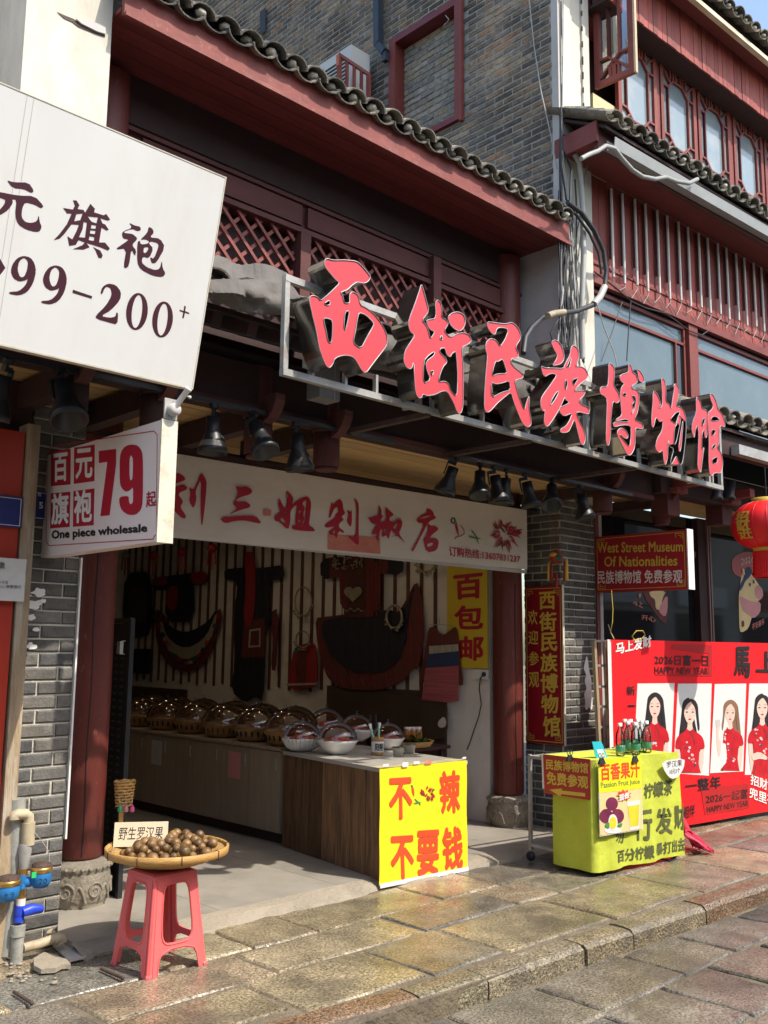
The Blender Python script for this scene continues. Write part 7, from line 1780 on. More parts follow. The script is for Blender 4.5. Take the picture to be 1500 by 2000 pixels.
for x in (520, 680, 700, 722):
    p, q_ = k2((x, 290), (x - 2, 610)); b = MB(); b.bar(FK.w(*p, .034), FK.w(*q_, .034), .01, .005); b.build('embroidered_stripe', M['redcloth'], big)
def heart(cx, cy, s, parent, d):
    lp = k2(*[(cx + s * 16 * math.sin(t) ** 3 / 16, cy - s * (13 * math.cos(t) - 5 * math.cos(2 * t) - 2 * math.cos(3 * t) - math.cos(4 * t)) / 16) for t in [2 * math.pi * i / 24 for i in range(24)]])
    return flat(FK, [lp], 'silver_heart', M['silver'], parent, d=d, e=.012)
sn = thing('silver_necklace', tuple(FK.w(*k2((590, 480))[0], .08)), 'silver heart pendant with dangling bells on the big maroon jacket', 'necklace')
heart(588, 478, 52, sn, .04)
b = MB()
for k in range(60):
    p = FK.w(*k2((500 + rs.uniform(-30, 150), 262 + rs.uniform(0, 75)))[0], .045 + rs.uniform(0, .02)); b.sphere(p, rs.uniform(.008, .016), 6, 5)
for k in range(16): p = FK.w(*k2((540 + k * 7, 575 + 8 * math.sin(k)))[0], .045); b.sphere(p, .009, 6, 5)
b.build('silver_beads', M['silver'], sn)
def dress(lab, parts): return costume('folk_dress', lab, 'dress', parts[0], parts[1])
dress('brown and blue folk dress with pink striped skirt clipped to a hanger', ((865, 1365), [
    ('bodice', k2((1018,680),(1050,670),(1080,715),(1110,720),(1150,690),(1178,670),(1190,740),(1200,860),(1222,1018),(1185,1010),(1160,900),(1010,900),(985,1012),(968,975),(1000,800)), 'maroonc', .02, .03),
    ('white_band', k2((1025,785),(1195,775),(1198,815),(1025,832)), 'creamcloth', .052, .012), ('blue_band', k2((1020,830),(1198,814),(1198,900),(1005,915)), 'bluecloth', .052, .01),
    ('pink_skirt', k2((1005,915),(1198,900),(1195,1105),(1125,1115),(1060,1108),(983,1102)), 'pinkcloth', .05, .02)]))
b = MB(); b.tube([FK.w(*p, .06) for p in k2((1040, 662), (1100, 660), (1170, 668))], .004, 5); b.tube([FK.w(*p, .06) for p in k2((1098, 662), (1100, 640), (1095, 625), (1103, 618))], .003, 5); tag(b.build('wire_hanger', M['steel']), 'thin wire hanger holding the brown and blue dress', 'hanger')
dress('small red and green embroidered folk dress under a hanging necklace', ((585, 1345), [
    ('skirt', k2((230,800),(290,770),(350,765),(365,850),(368,1020),(300,1035),(265,1050),(190,1028),(210,900)), 'redcloth', .02, .025),
    ('apron', k2((255,800),(310,790),(300,960),(295,1045),(255,1040),(240,900)), 'maroonc', .046, .012), ('green_shoulder', k2((238,790),(275,790),(262,830),(232,828)), 'teal', .047, .01),
    ('hem_band', k2((190,1005),(368,1000),(368,1012),(190,1018)), 'creamcloth', .0585, .004)]))
costume('folk_coat', 'long black and red coat with striped square hem beside the small dress', 'costume', (510, 1340), [
    ('coat', k1((1320,335),(1440,325),(1500,330),(1570,325),(1660,310),(1668,395),(1580,400),(1575,600),(1640,560),(1560,690),(1555,840),(1545,1110),(1500,1080),(1440,1120),(1360,1050),(1380,900),(1378,600),(1400,400),(1322,400)), 'indigo', .01, .03),
    ('red_front', k1((1440,230),(1505,240),(1500,580),(1470,680),(1435,640),(1450,420)), 'redcloth', .042, .01),
    ('striped_square', k1((1440,640),(1560,620),(1560,850),(1420,855)), 'maroonc', .042, .008), ('striped_square', k1((1470,690),(1535,680),(1535,790),(1465,795)), 'creamcloth', .051, .003), ('striped_square', k1((1480,700),(1528,692),(1528,780),(1475,783)), 'maroonc', .0545, .003),
    ('side_sash', k1((1620,560),(1645,640),(1635,800),(1625,930),(1598,925),(1608,760),(1600,620)), 'maroonc', .045, .015)])
costume('folk_costume', 'black costume with coloured crescent skirt border on the far part of the wall', 'costume', (360, 1310), [
    ('crescent_border', k1((905,565),(960,590),(1000,700),(1100,790),(1200,740),(1290,545),(1300,640),(1240,820),(1180,910),(1080,945),(980,890),(920,780)), 'maroonc', 0, .02),
    ('border_pleats', k1((940,620),(1000,740),(1100,800),(1210,740),(1285,560),(1250,720),(1180,830),(1090,870),(1000,820),(945,720)), 'creamcloth', .022, .006),
    ('crescent', k1((960,640),(1050,700),(1130,700),(1230,640),(1280,560),(1220,710),(1130,790),(1060,790),(985,730)), 'indigo', .029, .02),
    ('sleeves', k1((900,385),(1010,375),(1115,360),(1215,345),(1215,425),(1120,430),(1020,455),(902,460)), 'indigo', .01, .03), ('cuff', k1((1120,358),(1215,345),(1215,420),(1120,425)), 'redcloth', .042, .006), ('cuff', k1((902,388),(990,378),(985,430),(903,435)), 'redcloth', .042, .006),
    ('bodice', k1((985,375),(1140,360),(1145,640),(975,650)), 'indigo', .03, .03), ('red_ribbon', k1((990,440),(1060,430),(1040,590),(985,560)), 'redcloth', .062, .006)])
cq = [o for o in COL.objects if o.get('label', '').startswith('black costume with coloured crescent')][0]
for i in range(17):
    t = i / 16; x = 915 + 375 * t; y = 600 + 310 * math.sin(math.pi * (t * .92 + .04)); a_ = math.pi * (.5 - t)
    q_ = k1(*[(x + 17 * math.cos(a_ + c_) * (1.2 if j % 2 else .9), y - 25 + 17 * math.sin(a_ + c_)) for j, c_ in enumerate((.6, 2.5, 3.7, 5.6))])
    flat(FK, [q_], 'border_patch', M[('teal', 'redcloth', 'bluecloth', 'pinkcloth', 'creamcloth')[i % 5]], cq, d=.0235, e=.002)
costume('black_apron', 'plain black garment with a brown panel near the mesh screen', 'costume', (270, 1240), [
    ('garment', k1((740,355),(890,350),(900,720),(760,745),(720,640)), 'indigo', .01, .03), ('panel', k1((760,440),(870,435),(868,650),(758,655)), 'panelbrown', .042, .006)])
b = MB(); b.obox(FK, FK.px(240, 1300)[0], FK.px(297, 1300)[0], FK.px(270, 1315)[1], FK.px(270, 1267)[1], 0, .04); tag(b.build('black_box', M['indigo']), 'flat black box on the wall below the plain black garment', 'box')
# necklaces
def ring(cx, cy, rx, ry, nm, lab, r=.009):
    q = thing(nm, tuple(FK.w(*FK.px(cx, cy), .05)), lab, 'necklace')
    b = MB(); b.tube([FK.w(*FK.px(cx + rx * math.cos(t), cy + ry * math.sin(t)), .05) for t in [2 * math.pi * i / 24 for i in range(25)]], r, 6); b.build('ring', M['silver'], q)
    b = MB()
    for k in range(26):
        t = math.pi * (.05 + .9 * rs.random()); s = rs.uniform(1, 1.35); b.sphere(FK.w(*FK.px(cx + rx * s * math.cos(t), cy + ry * s * math.sin(t)), .055), rs.uniform(.008, .016), 6, 5)
    b.build('silver_bells', M['silver'], q); return q
ring(599, 1175, 16, 28, 'silver_necklace', 'silver necklace with fan of bells between two folk dresses')
ring(598, 1249, 13, 16, 'silver_collar', 'plain crescent silver collar above the small red dress')
ring(839, 1098, 18, 20, 'silver_necklace', 'round silver necklace peeping out under the banner', .012)
ring(777, 1205, 15, 22, 'crescent_necklace', 'tied crescent necklace lying on the big black skirt', .016)
def fold_lines(parent, pts, m, r=.006, d=.02):
    for (x0, y0, x1, y1, bow) in pts:
        b = MB(); L = []
        for i in range(9):
            t = i / 8; x = x0 + (x1 - x0) * t + bow * math.sin(t * math.pi); y = y0 + (y1 - y0) * t; L.append(FK.w(*k2((x, y))[0], d))
        b.tube(L, [r * (.3 + .7 * math.sin(math.pi * min(1, t_ / 8 + .1))) for t_ in range(9)], 5); b.build('cloth_fold', M[m], parent)
fold_lines(big, [(430, 650, 470, 900, -25), (500, 640, 545, 950, -12), (575, 625, 610, 960, 4), (650, 620, 680, 960, 8), (730, 600, 760, 930, 14), (800, 600, 830, 870, 22), (860, 560, 880, 780, 14)], 'indigo', .012, .014)
fold_lines(big, [(372, 660, 392, 860, -8), (400, 900, 470, 985, -6), (500, 980, 520, 1030, 0), (560, 960, 575, 1035, 0), (620, 960, 640, 1040, 0), (690, 955, 705, 1040, 0), (760, 945, 780, 1025, 0), (900, 640, 890, 900, 20), (950, 560, 955, 880, 14)], 'redcloth', .007, .008)
# red knots hanging below the banner
for i, (x, y, m_) in enumerate(((245, 1085, 'silver'), (300, 1085, 'redcloth'), (355, 1078, 'redcloth'), (414, 1071, 'redcloth'))):
    p = PX(6.4).W(x, y); q = thing('hanging_knot', tuple(p), 'embroidered hanging knot, %s below the banner' % ('pale one leftmost', 'red one second from the left', 'red one third from the left', 'red one fourth from the left')[i], 'ornament', 'hanging knots below the banner')
    b = MB(); b.sphere(p, .075, 10, 8, (.7, 1, .75)); b.build('knot', M[m_], q)
    for dy in (-.07, 0, .07):
        b = MB(); b.tube([p + np.array([0, dy, -.04]), p + np.array([0, dy * 1.2, -.2 - .06 * (dy == 0)])], .01, 5); b.build('tassel', M['redcloth'], q)
    b = MB(); b.tube([p, p + np.array([0, 0, .7])], .004, 4); b.build('cord', M['redcloth'], q)
# brown leather flap and plate under the costumes
b = MB(); tag(flat(FK, [chaikin(k2((625,1115),(700,1085),(745,1045),(790,1075),(900,1075),(1000,1090),(1120,1085),(1125,1320),(1000,1340),(640,1330),(620,1190)), 1)], 'brown_hide', M['panelbrown'], None, d=.0, e=.02), 'dark brown hide shaped panel below the big costume', 'panel')
tag(flat(FK, [chaikin(k2((1078,1225),(1110,1195),(1125,1225),(1118,1260),(1090,1265),(1075,1250)), 1)], 'torn_paper', M['signpale'], None, d=.022, e=.003), 'torn white paper scrap on the brown panel', 'paper')

# ================================================================== BLACK MESH SCREEN AND WICKER POCKET
sc_ = thing('mesh_screen', (3.17, 5.75, ft), 'black perforated standing screen beside the left red column', 'screen')
s0p, s1p = np.array([3.13, 5.60]), np.array([3.20, 6.35])
du = (s1p - s0p) / np.linalg.norm(s1p - s0p); FSc = Plane((s0p[0], s0p[1], 0), (du[0], du[1], 0), (0, 0, 1))
b = MB(); b.hexa([(3.13, 5.60, ft), (3.15, 5.60, ft), (3.22, 6.35, ft), (3.20, 6.35, ft)], [(3.13, 5.60, 1.75), (3.15, 5.60, 1.75), (3.22, 6.35, 1.75), (3.20, 6.35, 1.75)]); b.build('panel', M['screen'], sc_)
b = MB(); b.bar((3.14, 5.585, ft), (3.14, 5.585, 1.78), .03); b.bar((3.21, 6.36, ft), (3.21, 6.36, 1.78), .03); b.bar((3.14, 5.585, 1.77), (3.21, 6.36, 1.77), .03); b.build('frame', M['dkmetal'], sc_)
b = MB()
for i in range(34):
    for j in range(7):
        for z0m in (.25, ):
            a = .05 + j * .1; z = .12 + i * .045; b.obox(FSc, a, a + .05, z, z + .012, .001, .003)
b.build('perforations', M['steel'] if False else mat('mesh_glints', (.05, .05, .05), .3, .3, 9), sc_, kind='stuff')
wp = np.array(PY(5.50).W(243, 1548)); wb = thing('wicker_pocket', tuple(wp), 'small woven wicker basket with three bottle charms hung on the mesh screen', 'basket')
b = MB()
for k in range(9):
    z = wp[2] - .075 + k * .018; w_ = .05 + .002 * k; b.tube([(wp[0] + w_ * math.cos(t), wp[1] + w_ * .6 * math.sin(t), z + .003 * math.sin(6 * t + k * math.pi)) for t in [2 * math.pi * i / 20 for i in range(21)]], .008, 5)
b.build('weave', M['bamboo'], wb)
for k, m_ in enumerate(('greenbit', 'pinkprint', 'hotpink')):
    c = PY(5.44).W((234, 246, 258)[k], 1580); b = MB(); b.lathe(c - np.array([0, 0, .02]), [(.001, 0), (.014, .004), (.015, .025), (.007, .035), (.007, .045)], 12); b.build('charm_bottle', M[m_], wb)
    b = MB(); b.tube([c + [0, 0, .02], c + [0, .02, .08]], .0025, 4); b.build('charm_string', M['wcable'], wb)
b = MB(); b.bar(wp - np.array([0, -.03, .08]), wp - np.array([0, -.03, .3]), .03, .01); b.build('wooden_tag', M['bamboo'], wb)
bl_ = PX(3.12)
q = thing('wall_bracket', tuple(PX(3.3).W(236, 1262)), 'pale metal bracket clipped to the top of the mesh screen', 'bracket')
c = PY(5.56).W(236, 1262); b = MB(); b.box(c[0] - .012, c[0] + .012, c[1] - .01, c[1] + .03, c[2] - .05, c[2] + .03); b.build('plate', M['steel'], q)
b = MB(); b.tube([c + [0, 0, .03], c + [.03, 0, .035]], .003, 4); b.tube([c - [0, 0, .05], c + [.03, 0, -.05]], .003, 4); b.build('wire_prongs', M['steel'], q)

# ================================================================== PINK STOOL WITH BASKET OF MONK FRUIT
cs = np.array([2.75, 4.455]); hs_ = .46
st = thing('plastic_stool', (cs[0], cs[1], 0), 'pink square plastic stool with cut out sides carrying the bamboo tray', 'stool', rz=0)
rt, rbt = .172, .226; ang0 = math.atan2(-4.292 * 0 + (4.292 - cs[1]), 2.596 - cs[0])
for i in range(4):
    th = ang0 + math.pi / 4 + i * math.pi / 2
    nv = np.array([math.cos(th), math.sin(th)]); tv = np.array([-nv[1], nv[0]])
    wt, wb_ = rt - .028, rbt - .035
    dt, dbm = rt / 1.12, rbt / 1.12
    top = cs + nv * dt * .80; bot = cs + nv * dbm * .86
    wt, wb_ = .105, .148
    def P(u, v, off=0.):
        c = bot + (top - bot) * v; hw = wb_ + (wt - wb_) * v; p = c + tv * u * hw + nv * off
        return (p[0], p[1], hs_ * v)
    outer = [(-1, 0), (-.82, 0), (-.78, .14), (-.68, .2), (-.3, .235), (.3, .235), (.68, .2), (.78, .14), (.82, 0), (1, 0), (1, 1), (-1, 1)]
    win = [(-.58, .34), (-.4, .31), (.4, .31), (.58, .34), (.68, .42), (.66, .8), (.56, .88), (.4, .9), (-.4, .9), (-.56, .88), (-.66, .8), (-.68, .42)]
    Fst = Plane((0, 0, 0), (1, 0, 0), (0, 1, 0))
    cu = bpy.data.curves.new('c', 'CURVE'); cu.dimensions = '2D'; cu.fill_mode = 'BOTH'; cu.extrude = .5
    for lp in (outer, chaikin(win, 1)):
        sp = cu.splines.new('POLY'); sp.points.add(len(lp) - 1); sp.use_cyclic_u = True
        for p_, q_ in zip(sp.points, lp): p_.co = (q_[0], q_[1], 0, 1)
    me = curve_mesh(cu, 'side_panel'); wv = np.array([P(v.co.x, v.co.y, v.co.z * .006) for v in me.vertices])
    def mf(nm, off, me=me, wv=wv): me.name = nm; me.vertices.foreach_set('co', (wv - np.array(off)).ravel()); me.update(); me.materials.clear(); return me
    place(mf, 'side_panel', M['pink'], st, wv)
    # raised rim round the window and arch
    b = MB(); lw_ = chaikin(win, 1); b.tube([P(u * 1.06, .6 + (v - .6) * 1.05, .004) for u, v in lw_] + [P(lw_[0][0] * 1.06, .6 + (lw_[0][1] - .6) * 1.05, .004)], .0035, 5, False)
    b.tube([P(u, v + .018, .004) for u, v in outer[1:9]], .0035, 5, False); b.build('raised_rim', M['pink'], st)
    # leg corner: faceted strip between this panel and the next
    th2 = th + math.pi / 4; n2 = np.array([math.cos(th2), math.sin(th2)]); t2 = np.array([-n2[1], n2[0]])
    thn = th + math.pi / 2; nvn = np.array([math.cos(thn), math.sin(thn)]); tvn = np.array([-nvn[1], nvn[0]])
    vs = []
    for k, v in enumerate((0, .02, .04, .3, .6, .9, .97, 1.0)):
        e1 = np.array(P(1, v)[:2]); cc = cs + nvn * (dbm * .86 + (dt * .80 - dbm * .86) * v); hw = wb_ + (wt - wb_) * v; e2 = cc - tvn * hw
        md = (e1 + e2) / 2 + n2 * .012; fl_o = .006 if v < .03 else 0
        a1 = e1 * .72 + e2 * .28 + n2 * .013; a2 = e1 * .28 + e2 * .72 + n2 * .013
        for p_ in (e1, a1, a2, e2): vs.append((p_[0] + n2[0] * fl_o, p_[1] + n2[1] * fl_o, hs_ * v))
    b = MB(); b.add(vs, [(r_ * 4 + c_, r_ * 4 + c_ + 1, (r_ + 1) * 4 + c_ + 1, (r_ + 1) * 4 + c_) for r_ in range(7) for c_ in range(3)])
    # inner skin
    vi = [(cs[0] + (p_[0] - cs[0]) * .965, cs[1] + (p_[1] - cs[1]) * .965, p_[2]) for p_ in vs]
    b.add(vi, [(r_ * 4 + c_ + 1, r_ * 4 + c_, (r_ + 1) * 4 + c_, (r_ + 1) * 4 + c_ + 1) for r_ in range(7) for c_ in range(3)])
    b.build('leg', M['pink'], st)
oc = []
for i in range(4):
    th = ang0 + math.pi / 4 + i * math.pi / 2; nv = np.array([math.cos(th), math.sin(th)]); tv = np.array([-nv[1], nv[0]]); c = cs + nv * (rt / 1.12 * .80 + .002)
    oc += [c - tv * .107, c + tv * .107]
b = MB(); k = 8
vs = [(cs[0] + (p[0] - cs[0]) * s, cs[1] + (p[1] - cs[1]) * s, z) for s, z in ((1.0, .425), (1.03, .445), (1.0, .462), (.9, .468)) for p in oc]
b.add(vs, [(r_ * k + j, r_ * k + (j + 1) % k, (r_ + 1) * k + (j + 1) % k, (r_ + 1) * k + j) for r_ in range(3) for j in range(k)] + [tuple(24 + j for j in range(8))]); b.build('seat', M['pink'], st)
# tray
cb = np.array([2.81, 4.515]); zb3 = .472
ty = thing('bamboo_tray', (cb[0], cb[1], zb3), 'round woven bamboo winnowing tray on the pink stool', 'tray')
b = MB(); b.lathe((*cb, zb3), [(.001, .0), (.17, .004), (.25, .03), (.3, .062), (.312, .07), (.306, .078), (.25, .06), (.17, .042), (.001, .038)], 48)
woven = mat('woven_bamboo', (.42, .26, .09), .6, .35, 70, .8, 120); b.build('woven_bottom', woven, ty)
b = MB(); b.lathe((*cb, zb3), [(.309, .052), (.319, .055), (.321, .09), (.314, .094), (.306, .09), (.304, .06)], 48); b.build('split_rim', M['bamboo'], ty)
b = MB()
for k in range(9):
    t = 2 * math.pi * k / 9 + .2; b.tube([(cb[0] + r_ * math.cos(t), cb[1] + r_ * math.sin(t), zb3 + z) for r_, z in ((.303, .05), (.322, .052), (.324, .09), (.312, .097), (.302, .09))], .0022, 4)
b.build('wire_ties', M['rust'], ty)
rs = random.Random(17); fr = []
fm = []
for k in range(4):
    b = MB(); b.sphere((0, 0, 0), .03, 14, 10, (1, rs.uniform(.94, 1), rs.uniform(.95, 1.08))); b.sphere((0, 0, .0295), .003, 6, 4); me = b.mesh('monk_fruit'); me.materials.append(M['fruit']); fm.append(me)
pts = []
tries = 0
while len(pts) < 84 and tries < 6000:
    tries += 1; t, r_ = rs.uniform(0, 2 * math.pi), .265 * rs.random() ** .5; x, y = cb[0] + r_ * math.cos(t), cb[1] + r_ * math.sin(t)
    if (x - cb[0]) * -.45 + (y - cb[1]) * .55 > .13 and x < cb[0] + .04 or r_ > .255: continue
    base = zb3 + .04 + .026 + max(0, (r_ - .17) / .13) * .018
    sc_r = rs.uniform(.62, 1.02); z = base
    for (a, c_, z2, s2) in pts:
        dd = math.hypot(a - x, c_ - y); mn = .03 * (sc_r + s2) * .96
        if dd < mn: z = max(z, z2 + math.sqrt(mn * mn - dd * dd))
    if z > zb3 + .115: continue
    pts.append((x, y, z, sc_r))
for i, (x, y, z, s) in enumerate(pts):
    o = bpy.data.objects.new('monk_fruit', rs.choice(fm)); COL.objects.link(o); o.location = (x, y, z); o.scale = (s, s, s); o.rotation_euler = (rs.uniform(0, 3), rs.uniform(0, 3), 0)
    tag(o, 'round brown dried monk fruit in the pile on the bamboo tray', 'fruit', 'monk fruits in the bamboo tray')
# folded card
vdir = np.array([.93, -.36, 0]); c0 = np.array(GZ(287, 1645, .555)); c0 = np.array([cb[0] - .06, cb[1] + .17, zb3 + .075])
ux = np.array([.83, -.56, 0.]); nx_ = np.array([-.56, -.83, 0])
Fcd = Plane(c0 + nx_ * .03, ux, np.array([0, 0, 1.]) - nx_ * .28)
cd = thing('cardboard_sign', tuple(c0), 'folded cardboard tent sign handwritten 野生罗汉果 among the monk fruits', 'sign')
b = MB(); b.obox(Fcd, -.14, .14, 0, .125, -.003, 0); b.build('front_flap', M['card'], cd)
Fcd2 = Plane(c0 - nx_ * .045, ux, np.array([0, 0, 1.]) + nx_ * .33); b = MB(); b.obox(Fcd2, -.14, .14, 0, .122, -.003, 0); b.build('rear_flap', M['card'], cd)
text(Fcd, '野生罗汉果', (-.115, .115, .035, .1), M['black'], cd, d=.0005, e=.0006, bold=-.006, shear=.08, name='handwriting')

# ================================================================== WATER METERS AND PIPES
FM = PY(4.95)
def mw(x, y, d=0.): return FM.W(x, y, d)
mt = thing('water_meter_assembly', tuple(mw(40, 1880)), 'blue water meters on beige and grey pipes at the foot of the left pier', 'water meter')
def pipe(nm, pts, r, m, seg=12, d=0.):
    b = MB(); b.tube([mw(x, y, d) for x, y in pts], r, seg); return b.build(nm, M[m], mt)
pipe('grey_pipe', ((33, 1560), (30, 1700), (20, 1800), (12, 1865)), .045, 'steelpipe', 14, -.06)
pipe('beige_elbow', ((28, 1600), (28, 1592), (36, 1590), (50, 1590), (56, 1594), (56, 1606)), .027, 'pvc', 14)
pipe('beige_joint', ((56, 1606), (54, 1650)), .034, 'pvc', 14)
pipe('valve_body', ((50, 1648), (49, 1660), (47, 1690), (45, 1700)), [.03, .034, .026, .02], 'steel')
pipe('brass_union', ((45, 1696), (44, 1710)), .026, 'brass', 8)
pipe('meter_tube', ((44, 1708), (42, 1718), (46, 1724), (60, 1722)), .026, 'blue', 12)
pipe('brass_union', ((42, 1735), (41, 1754)), .024, 'brass', 8)
pipe('meter_tube', ((42, 1716), (42, 1736)), .025, 'blue', 12)
pipe('white_coupling', ((41, 1754), (40, 1768)), .024, 'porcelain', 12)
pipe('valve', ((40, 1768), (38, 1782), (37, 1790)), [.028, .03, .024], 'valveblue', 12)
pipe('valve_handle', ((44, 1782), (60, 1776), (83, 1775)), [.024, .03, .018], 'valveblue', 10, .02)
pipe('nut', ((37, 1790), (36, 1800)), .028, 'valveblue', 8)
pipe('standpipe', ((36, 1806), (34, 1828)), .036, 'steelpipe', 16)
pipe('standpipe', ((35, 1828), (29, 1912)), .031, 'steelpipe', 16)
pipe('ground_pipe', ((45, 1852), (75, 1844), (105, 1834), (112, 1832)), .024, 'pvc', 14)
pipe('elbow', ((104, 1836), (114, 1832), (119, 1834), (120, 1840)), .029, 'pvc', 14)
pipe('ground_pipe', ((108, 1832), (100, 1822), (98, 1818)), .02, 'pvc', 12, -.05)
for (x, y, r_, lab, t_) in ((80, 1712, .052, 'right', '20'), (15, 1738, .058, 'left', '9行')):
    c = mw(x, y, .03); q = thing('water_meter', tuple(c)); q.parent = mt; q.location = Vector(tuple(c)) - Vector(WPOS[mt.name]); WPOS[q.name] = tuple(c)
    b = MB(); b.lathe(c - np.array([0, 0, .055]), [(.001, 0), (r_ * .7, .004), (r_, .03), (r_, .075), (r_ * .95, .08)], 24); b.build('meter_body', M['blue'], q)
    b = MB(); b.lathe(c + np.array([0, 0, .022]), [(r_ * .98, 0), (r_ * 1.06, .004), (r_ * 1.06, .026), (r_ * .9, .03)], 24); b.build('brass_ring', M['brass'], q)
    b = MB(); b.lathe(c + np.array([0, 0, .052]), [(r_ * .95, -.004), (r_ * .93, .012), (r_ * .3, .022), (.001, .022)], 24); b.build('lid', M['rust'], q)
    Fm_ = Plane(c + np.array([-.2, -.9, 0]) * r_ * 1.03, (.9, -.25, 0), (0, 0, 1)); text(Fm_, t_, (-r_ * .4, r_ * .4, -.026, .0), M['black'], q, d=.002, e=.001, bold=-.005, name='scrawled_mark')
c = mw(66, 1709, .09); b = MB(); b.box(c[0] - .012, c[0] + .012, c[1] - .003, c[1], c[2] - .014, c[2] + .014); b.build('green_seal', mat('seal_green', (.03, .5, .12), .4), mt)
b = MB(); b.tube([mw(62, 1620, .02), mw(80, 1640, .03), mw(95, 1662, .03), mw(97, 1690, .03)], .0025, 4); b.build('tie_wire', M['wcable'], mt)
# rubble by the pier
q = thing('rubble', tuple(GZ(70, 1880)), 'broken concrete chips and dust at the foot of the left pier', 'rubble', kind='stuff')
b = MB(); rs = random.Random(31)
for k in range(34):
    p = GZ(rs.uniform(0, 110), rs.uniform(1875, 1922), 0); s = rs.uniform(.004, .018); b.sphere(p + [0, 0, s * .25], s, 6, 4, (rs.uniform(.7, 1.3), rs.uniform(.7, 1.3), .5))
b.build('concrete_chips', M['lip'], q, kind='stuff')
b = MB(); lp = [GZ(x, y, .006) for x, y in ((65, 1880), (85, 1868), (105, 1872), (130, 1882), (138, 1892), (120, 1893), (108, 1900), (80, 1902), (66, 1895))]
b.add(lp + [p + np.array([0, 0, .022]) for p in lp], [tuple(range(9, 18))] + [(i, (i + 1) % 9, 9 + (i + 1) % 9, 9 + i) for i in range(9)]); tag(b.build('broken_concrete', M['lip']), 'flat broken concrete lump beside the water pipes', 'rubble')
tl = [GZ(x, y, .012) for x, y in ((103, 1845), (137, 1828), (168, 1868), (135, 1876))]
b = MB(); b.hexa([p - np.array([0, 0, .01]) for p in tl], tl); tag(b.build('loose_tile', mat('pale_tile', (.45, .43, .4), .4, .1, 5)), 'loose pale floor tile lying beside the pier base', 'tile')
for i, (a, c, lab) in enumerate((((197, 1892), (239, 1910), 'short rusty iron pin on the paving in front of the stool'), ((27, 1937), (62, 1959), 'short rusty iron pin at the lower left corner of the paving'))):
    b = MB(); b.tube([GZ(*a, .012), GZ(*c, .014)], .008, 8); b.sphere(GZ(*c, .014), .011, 8, 6); tag(b.build('iron_pin', M['rust']), lab, 'pin')

# ================================================================== CABLES ON THE FIRE WALL
cbx = thing('cable_bundle', (7.3, 5.0, 3.2), 'tangled bundle of black and grey cables running down the white fire wall', 'cables')
FC = PY(4.97); rs = random.Random(14)
for k in range(26):
    x0 = rs.uniform(1093, 1101) if k < 14 else rs.uniform(1100, 1150)
    y0 = rs.uniform(-60, 30) if k < 9 else rs.uniform(270, 420)
    pts = []; ph = rs.uniform(0, 6); xe = rs.uniform(1090, 1142)
    yend = rs.uniform(650, 740)
    for i in range(12):
        t = i / 11; y = y0 + (yend - y0) * t; drift = max(0, (y - 300) / 400)
        x = (1098 + (x0 - 1098) * (.25 if y < 300 else 1) if y < 330 else x0 + (xe - x0) * drift) + 3 * math.sin(ph + t * 7) * (1 if y > 250 else .3)
        pts.append(FC.W(x, y, rs.uniform(0, .03)))
    b = MB(); b.tube(pts, rs.uniform(.004, .011), 6); b.build('cable', M['cable'] if k % 3 else M['wcable'], cbx)
b = MB(); b.tube([FC.W(x, y, .04) for x, y in ((1122, 300), (1132, 320), (1138, 400), (1140, 500), (1136, 600), (1138, 700))], .028, 8); b.build('grey_conduit', M['conduit'], cbx)
lc = thing('thick_cable_loop', tuple(FC.W(1150, 600)), 'thick taped black cable looping from the fire wall to behind the red letters', 'cable')
L1 = [(1108, 395), (1135, 415), (1160, 450), (1178, 490), (1184, 530), (1180, 570), (1160, 595), (1125, 608), (1090, 612), (1060, 620), (1038, 640), (1026, 660), (1022, 690)]
b = MB(); b.tube([FC.W(x, y, .12 + .25 * max(0, (i - 7) / 5)) for i, (x, y) in enumerate(L1)], .024, 10); b.build('main_loop', M['cable'], lc)
b = MB(); b.tube([FC.W(x - 9, y + 5, .1) for x, y in L1[:5]], .014, 8); b.build('second_strand', M['cable'], lc)
b = MB(); b.tube([FC.W(x, y, .13) for x, y in ((1181, 560), (1172, 580), (1160, 594))], .033, 10); b.build('grey_tape', M['conduit'], lc)
b = MB(); b.tube([FC.W(x, y, .3) for x, y in ((1102, 610), (1084, 612), (1070, 617))], .03, 10); b.build('peeling_tape', M['oldtape'], lc)
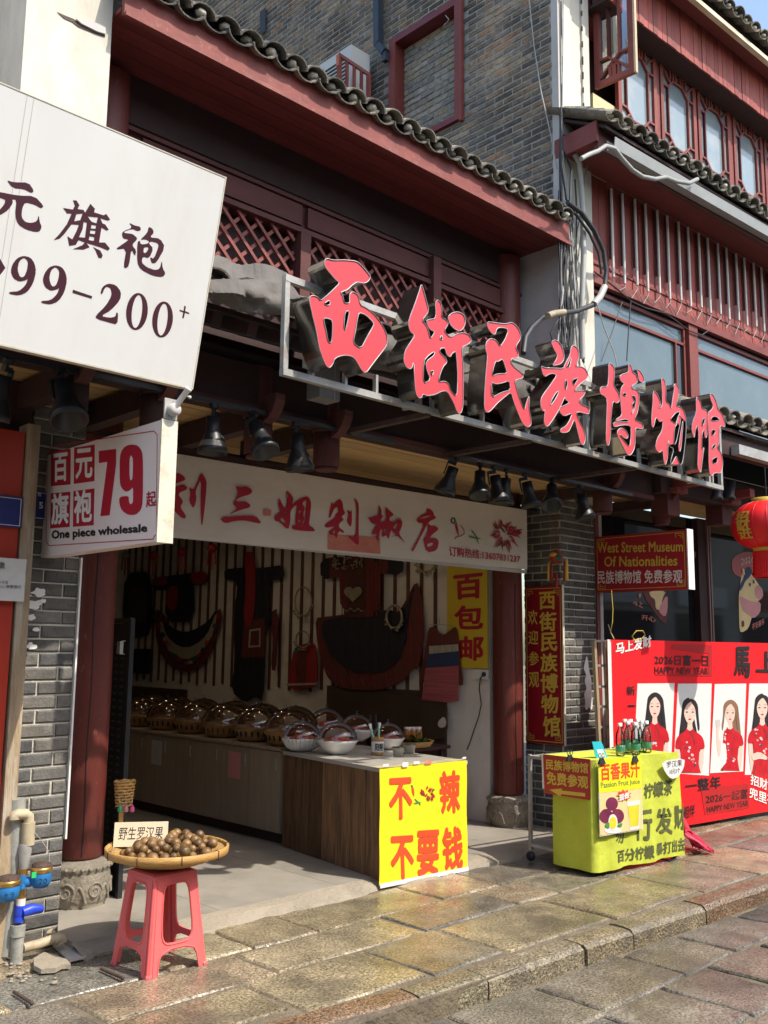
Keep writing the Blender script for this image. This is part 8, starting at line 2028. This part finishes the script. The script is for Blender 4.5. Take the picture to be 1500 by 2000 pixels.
for pts, lab in ((((1080, 672), (1075, 650), (1090, 625), (1100, 610)), 'thin black wire drooping from the cable loop'), (((1165, 590), (1180, 640), (1200, 690), (1205, 715)), 'pale stay wire from the cable loop to the roof tiles'), (((1232, 588), (1228, 640), (1224, 705)), 'thin dark wire hanging over the tinted window'), (((1215, 590), (1195, 650), (1175, 705)), 'slanting thin wire in front of the tinted window')):
    b = MB(); b.tube([FC.W(x, y, .15) for x, y in pts], .006, 6); tag(b.build('stay_wire', M['wcable' if 'pale' in lab else 'cable']), lab, 'wire')
b = MB(); b.tube([RF(.05).W(x, y) for x, y in ((1160, 530), (1200, 560), (1235, 590), (1262, 602), (1300, 612), (1325, 630), (1345, 645), (1370, 655), (1385, 645))], .008, 6); tag(b.build('sagging_cable', M['cable']), 'black cable sagging across the restaurant window posts', 'cable')

# black draped bag at the end of the museum sign
vs = []; n = 9
Fb = PY(3.95)
lp = [Fb.px(x, y) for x, y in ((1395, 815), (1415, 810), (1440, 845), (1460, 868), (1445, 878), (1412, 882), (1400, 870))]
tag(flat(Fb, [lp], 'black_sheet', mat('black_sheeting', (.03, .03, .032), .35, .2, 5, .3, 8), None, d=0, e=.03, smooth=1), 'stiff black plastic sheet poking out past the last red letter', 'sheet')
q = thing('floodlight', tuple(PY(4.1).W(1400, 985)), 'twin black floodlight tubes under the right end of the museum sign', 'light')
for dx in (0, 30):
    p = PY(4.1).W(1402 + dx * .8, 950); b = MB(); b.lathe(p, [(.001, .05), (.045, .05), (.05, -.09), (.06, -.1), (.06, -.13), (.05, -.13), (.001, -.1)], 16, axis=(.1, -.1, 1)); b.build('lamp_tube', M['dkmetal'], q)

# warm ceiling lamps inside the shop, hidden behind the banner (they light the domes in the photo)
for i, (x, y, w_) in enumerate(((4.4, 6.3, 'nearest the counter end'), (5.5, 6.7, 'above the nearest domes'), (4.4, 7.5, 'left of the second one'), (5.5, 8.0, 'above the middle domes'), (4.5, 9.2, 'on the far left'), (5.6, 9.4, 'on the far right'))):
    q = thing('ceiling_lamp', (x, y, 2.9), 'small warm ceiling lamp inside the shop, ' + w_, 'lamp', 'ceiling lamps inside the shop')
    b = MB(); b.lathe((x, y, 2.98), [(.06, .08), (.06, 0), (.055, 0)], 14); b.build('housing', M['white'], q)
    b = MB(); b.lathe((x, y, 2.985), [(.001, 0), (.05, 0)], 14); b.build('bulb', emit('warm_bulb', (1, .78, .52), 34) if i == 0 else bpy.data.materials['warm_bulb'], q)
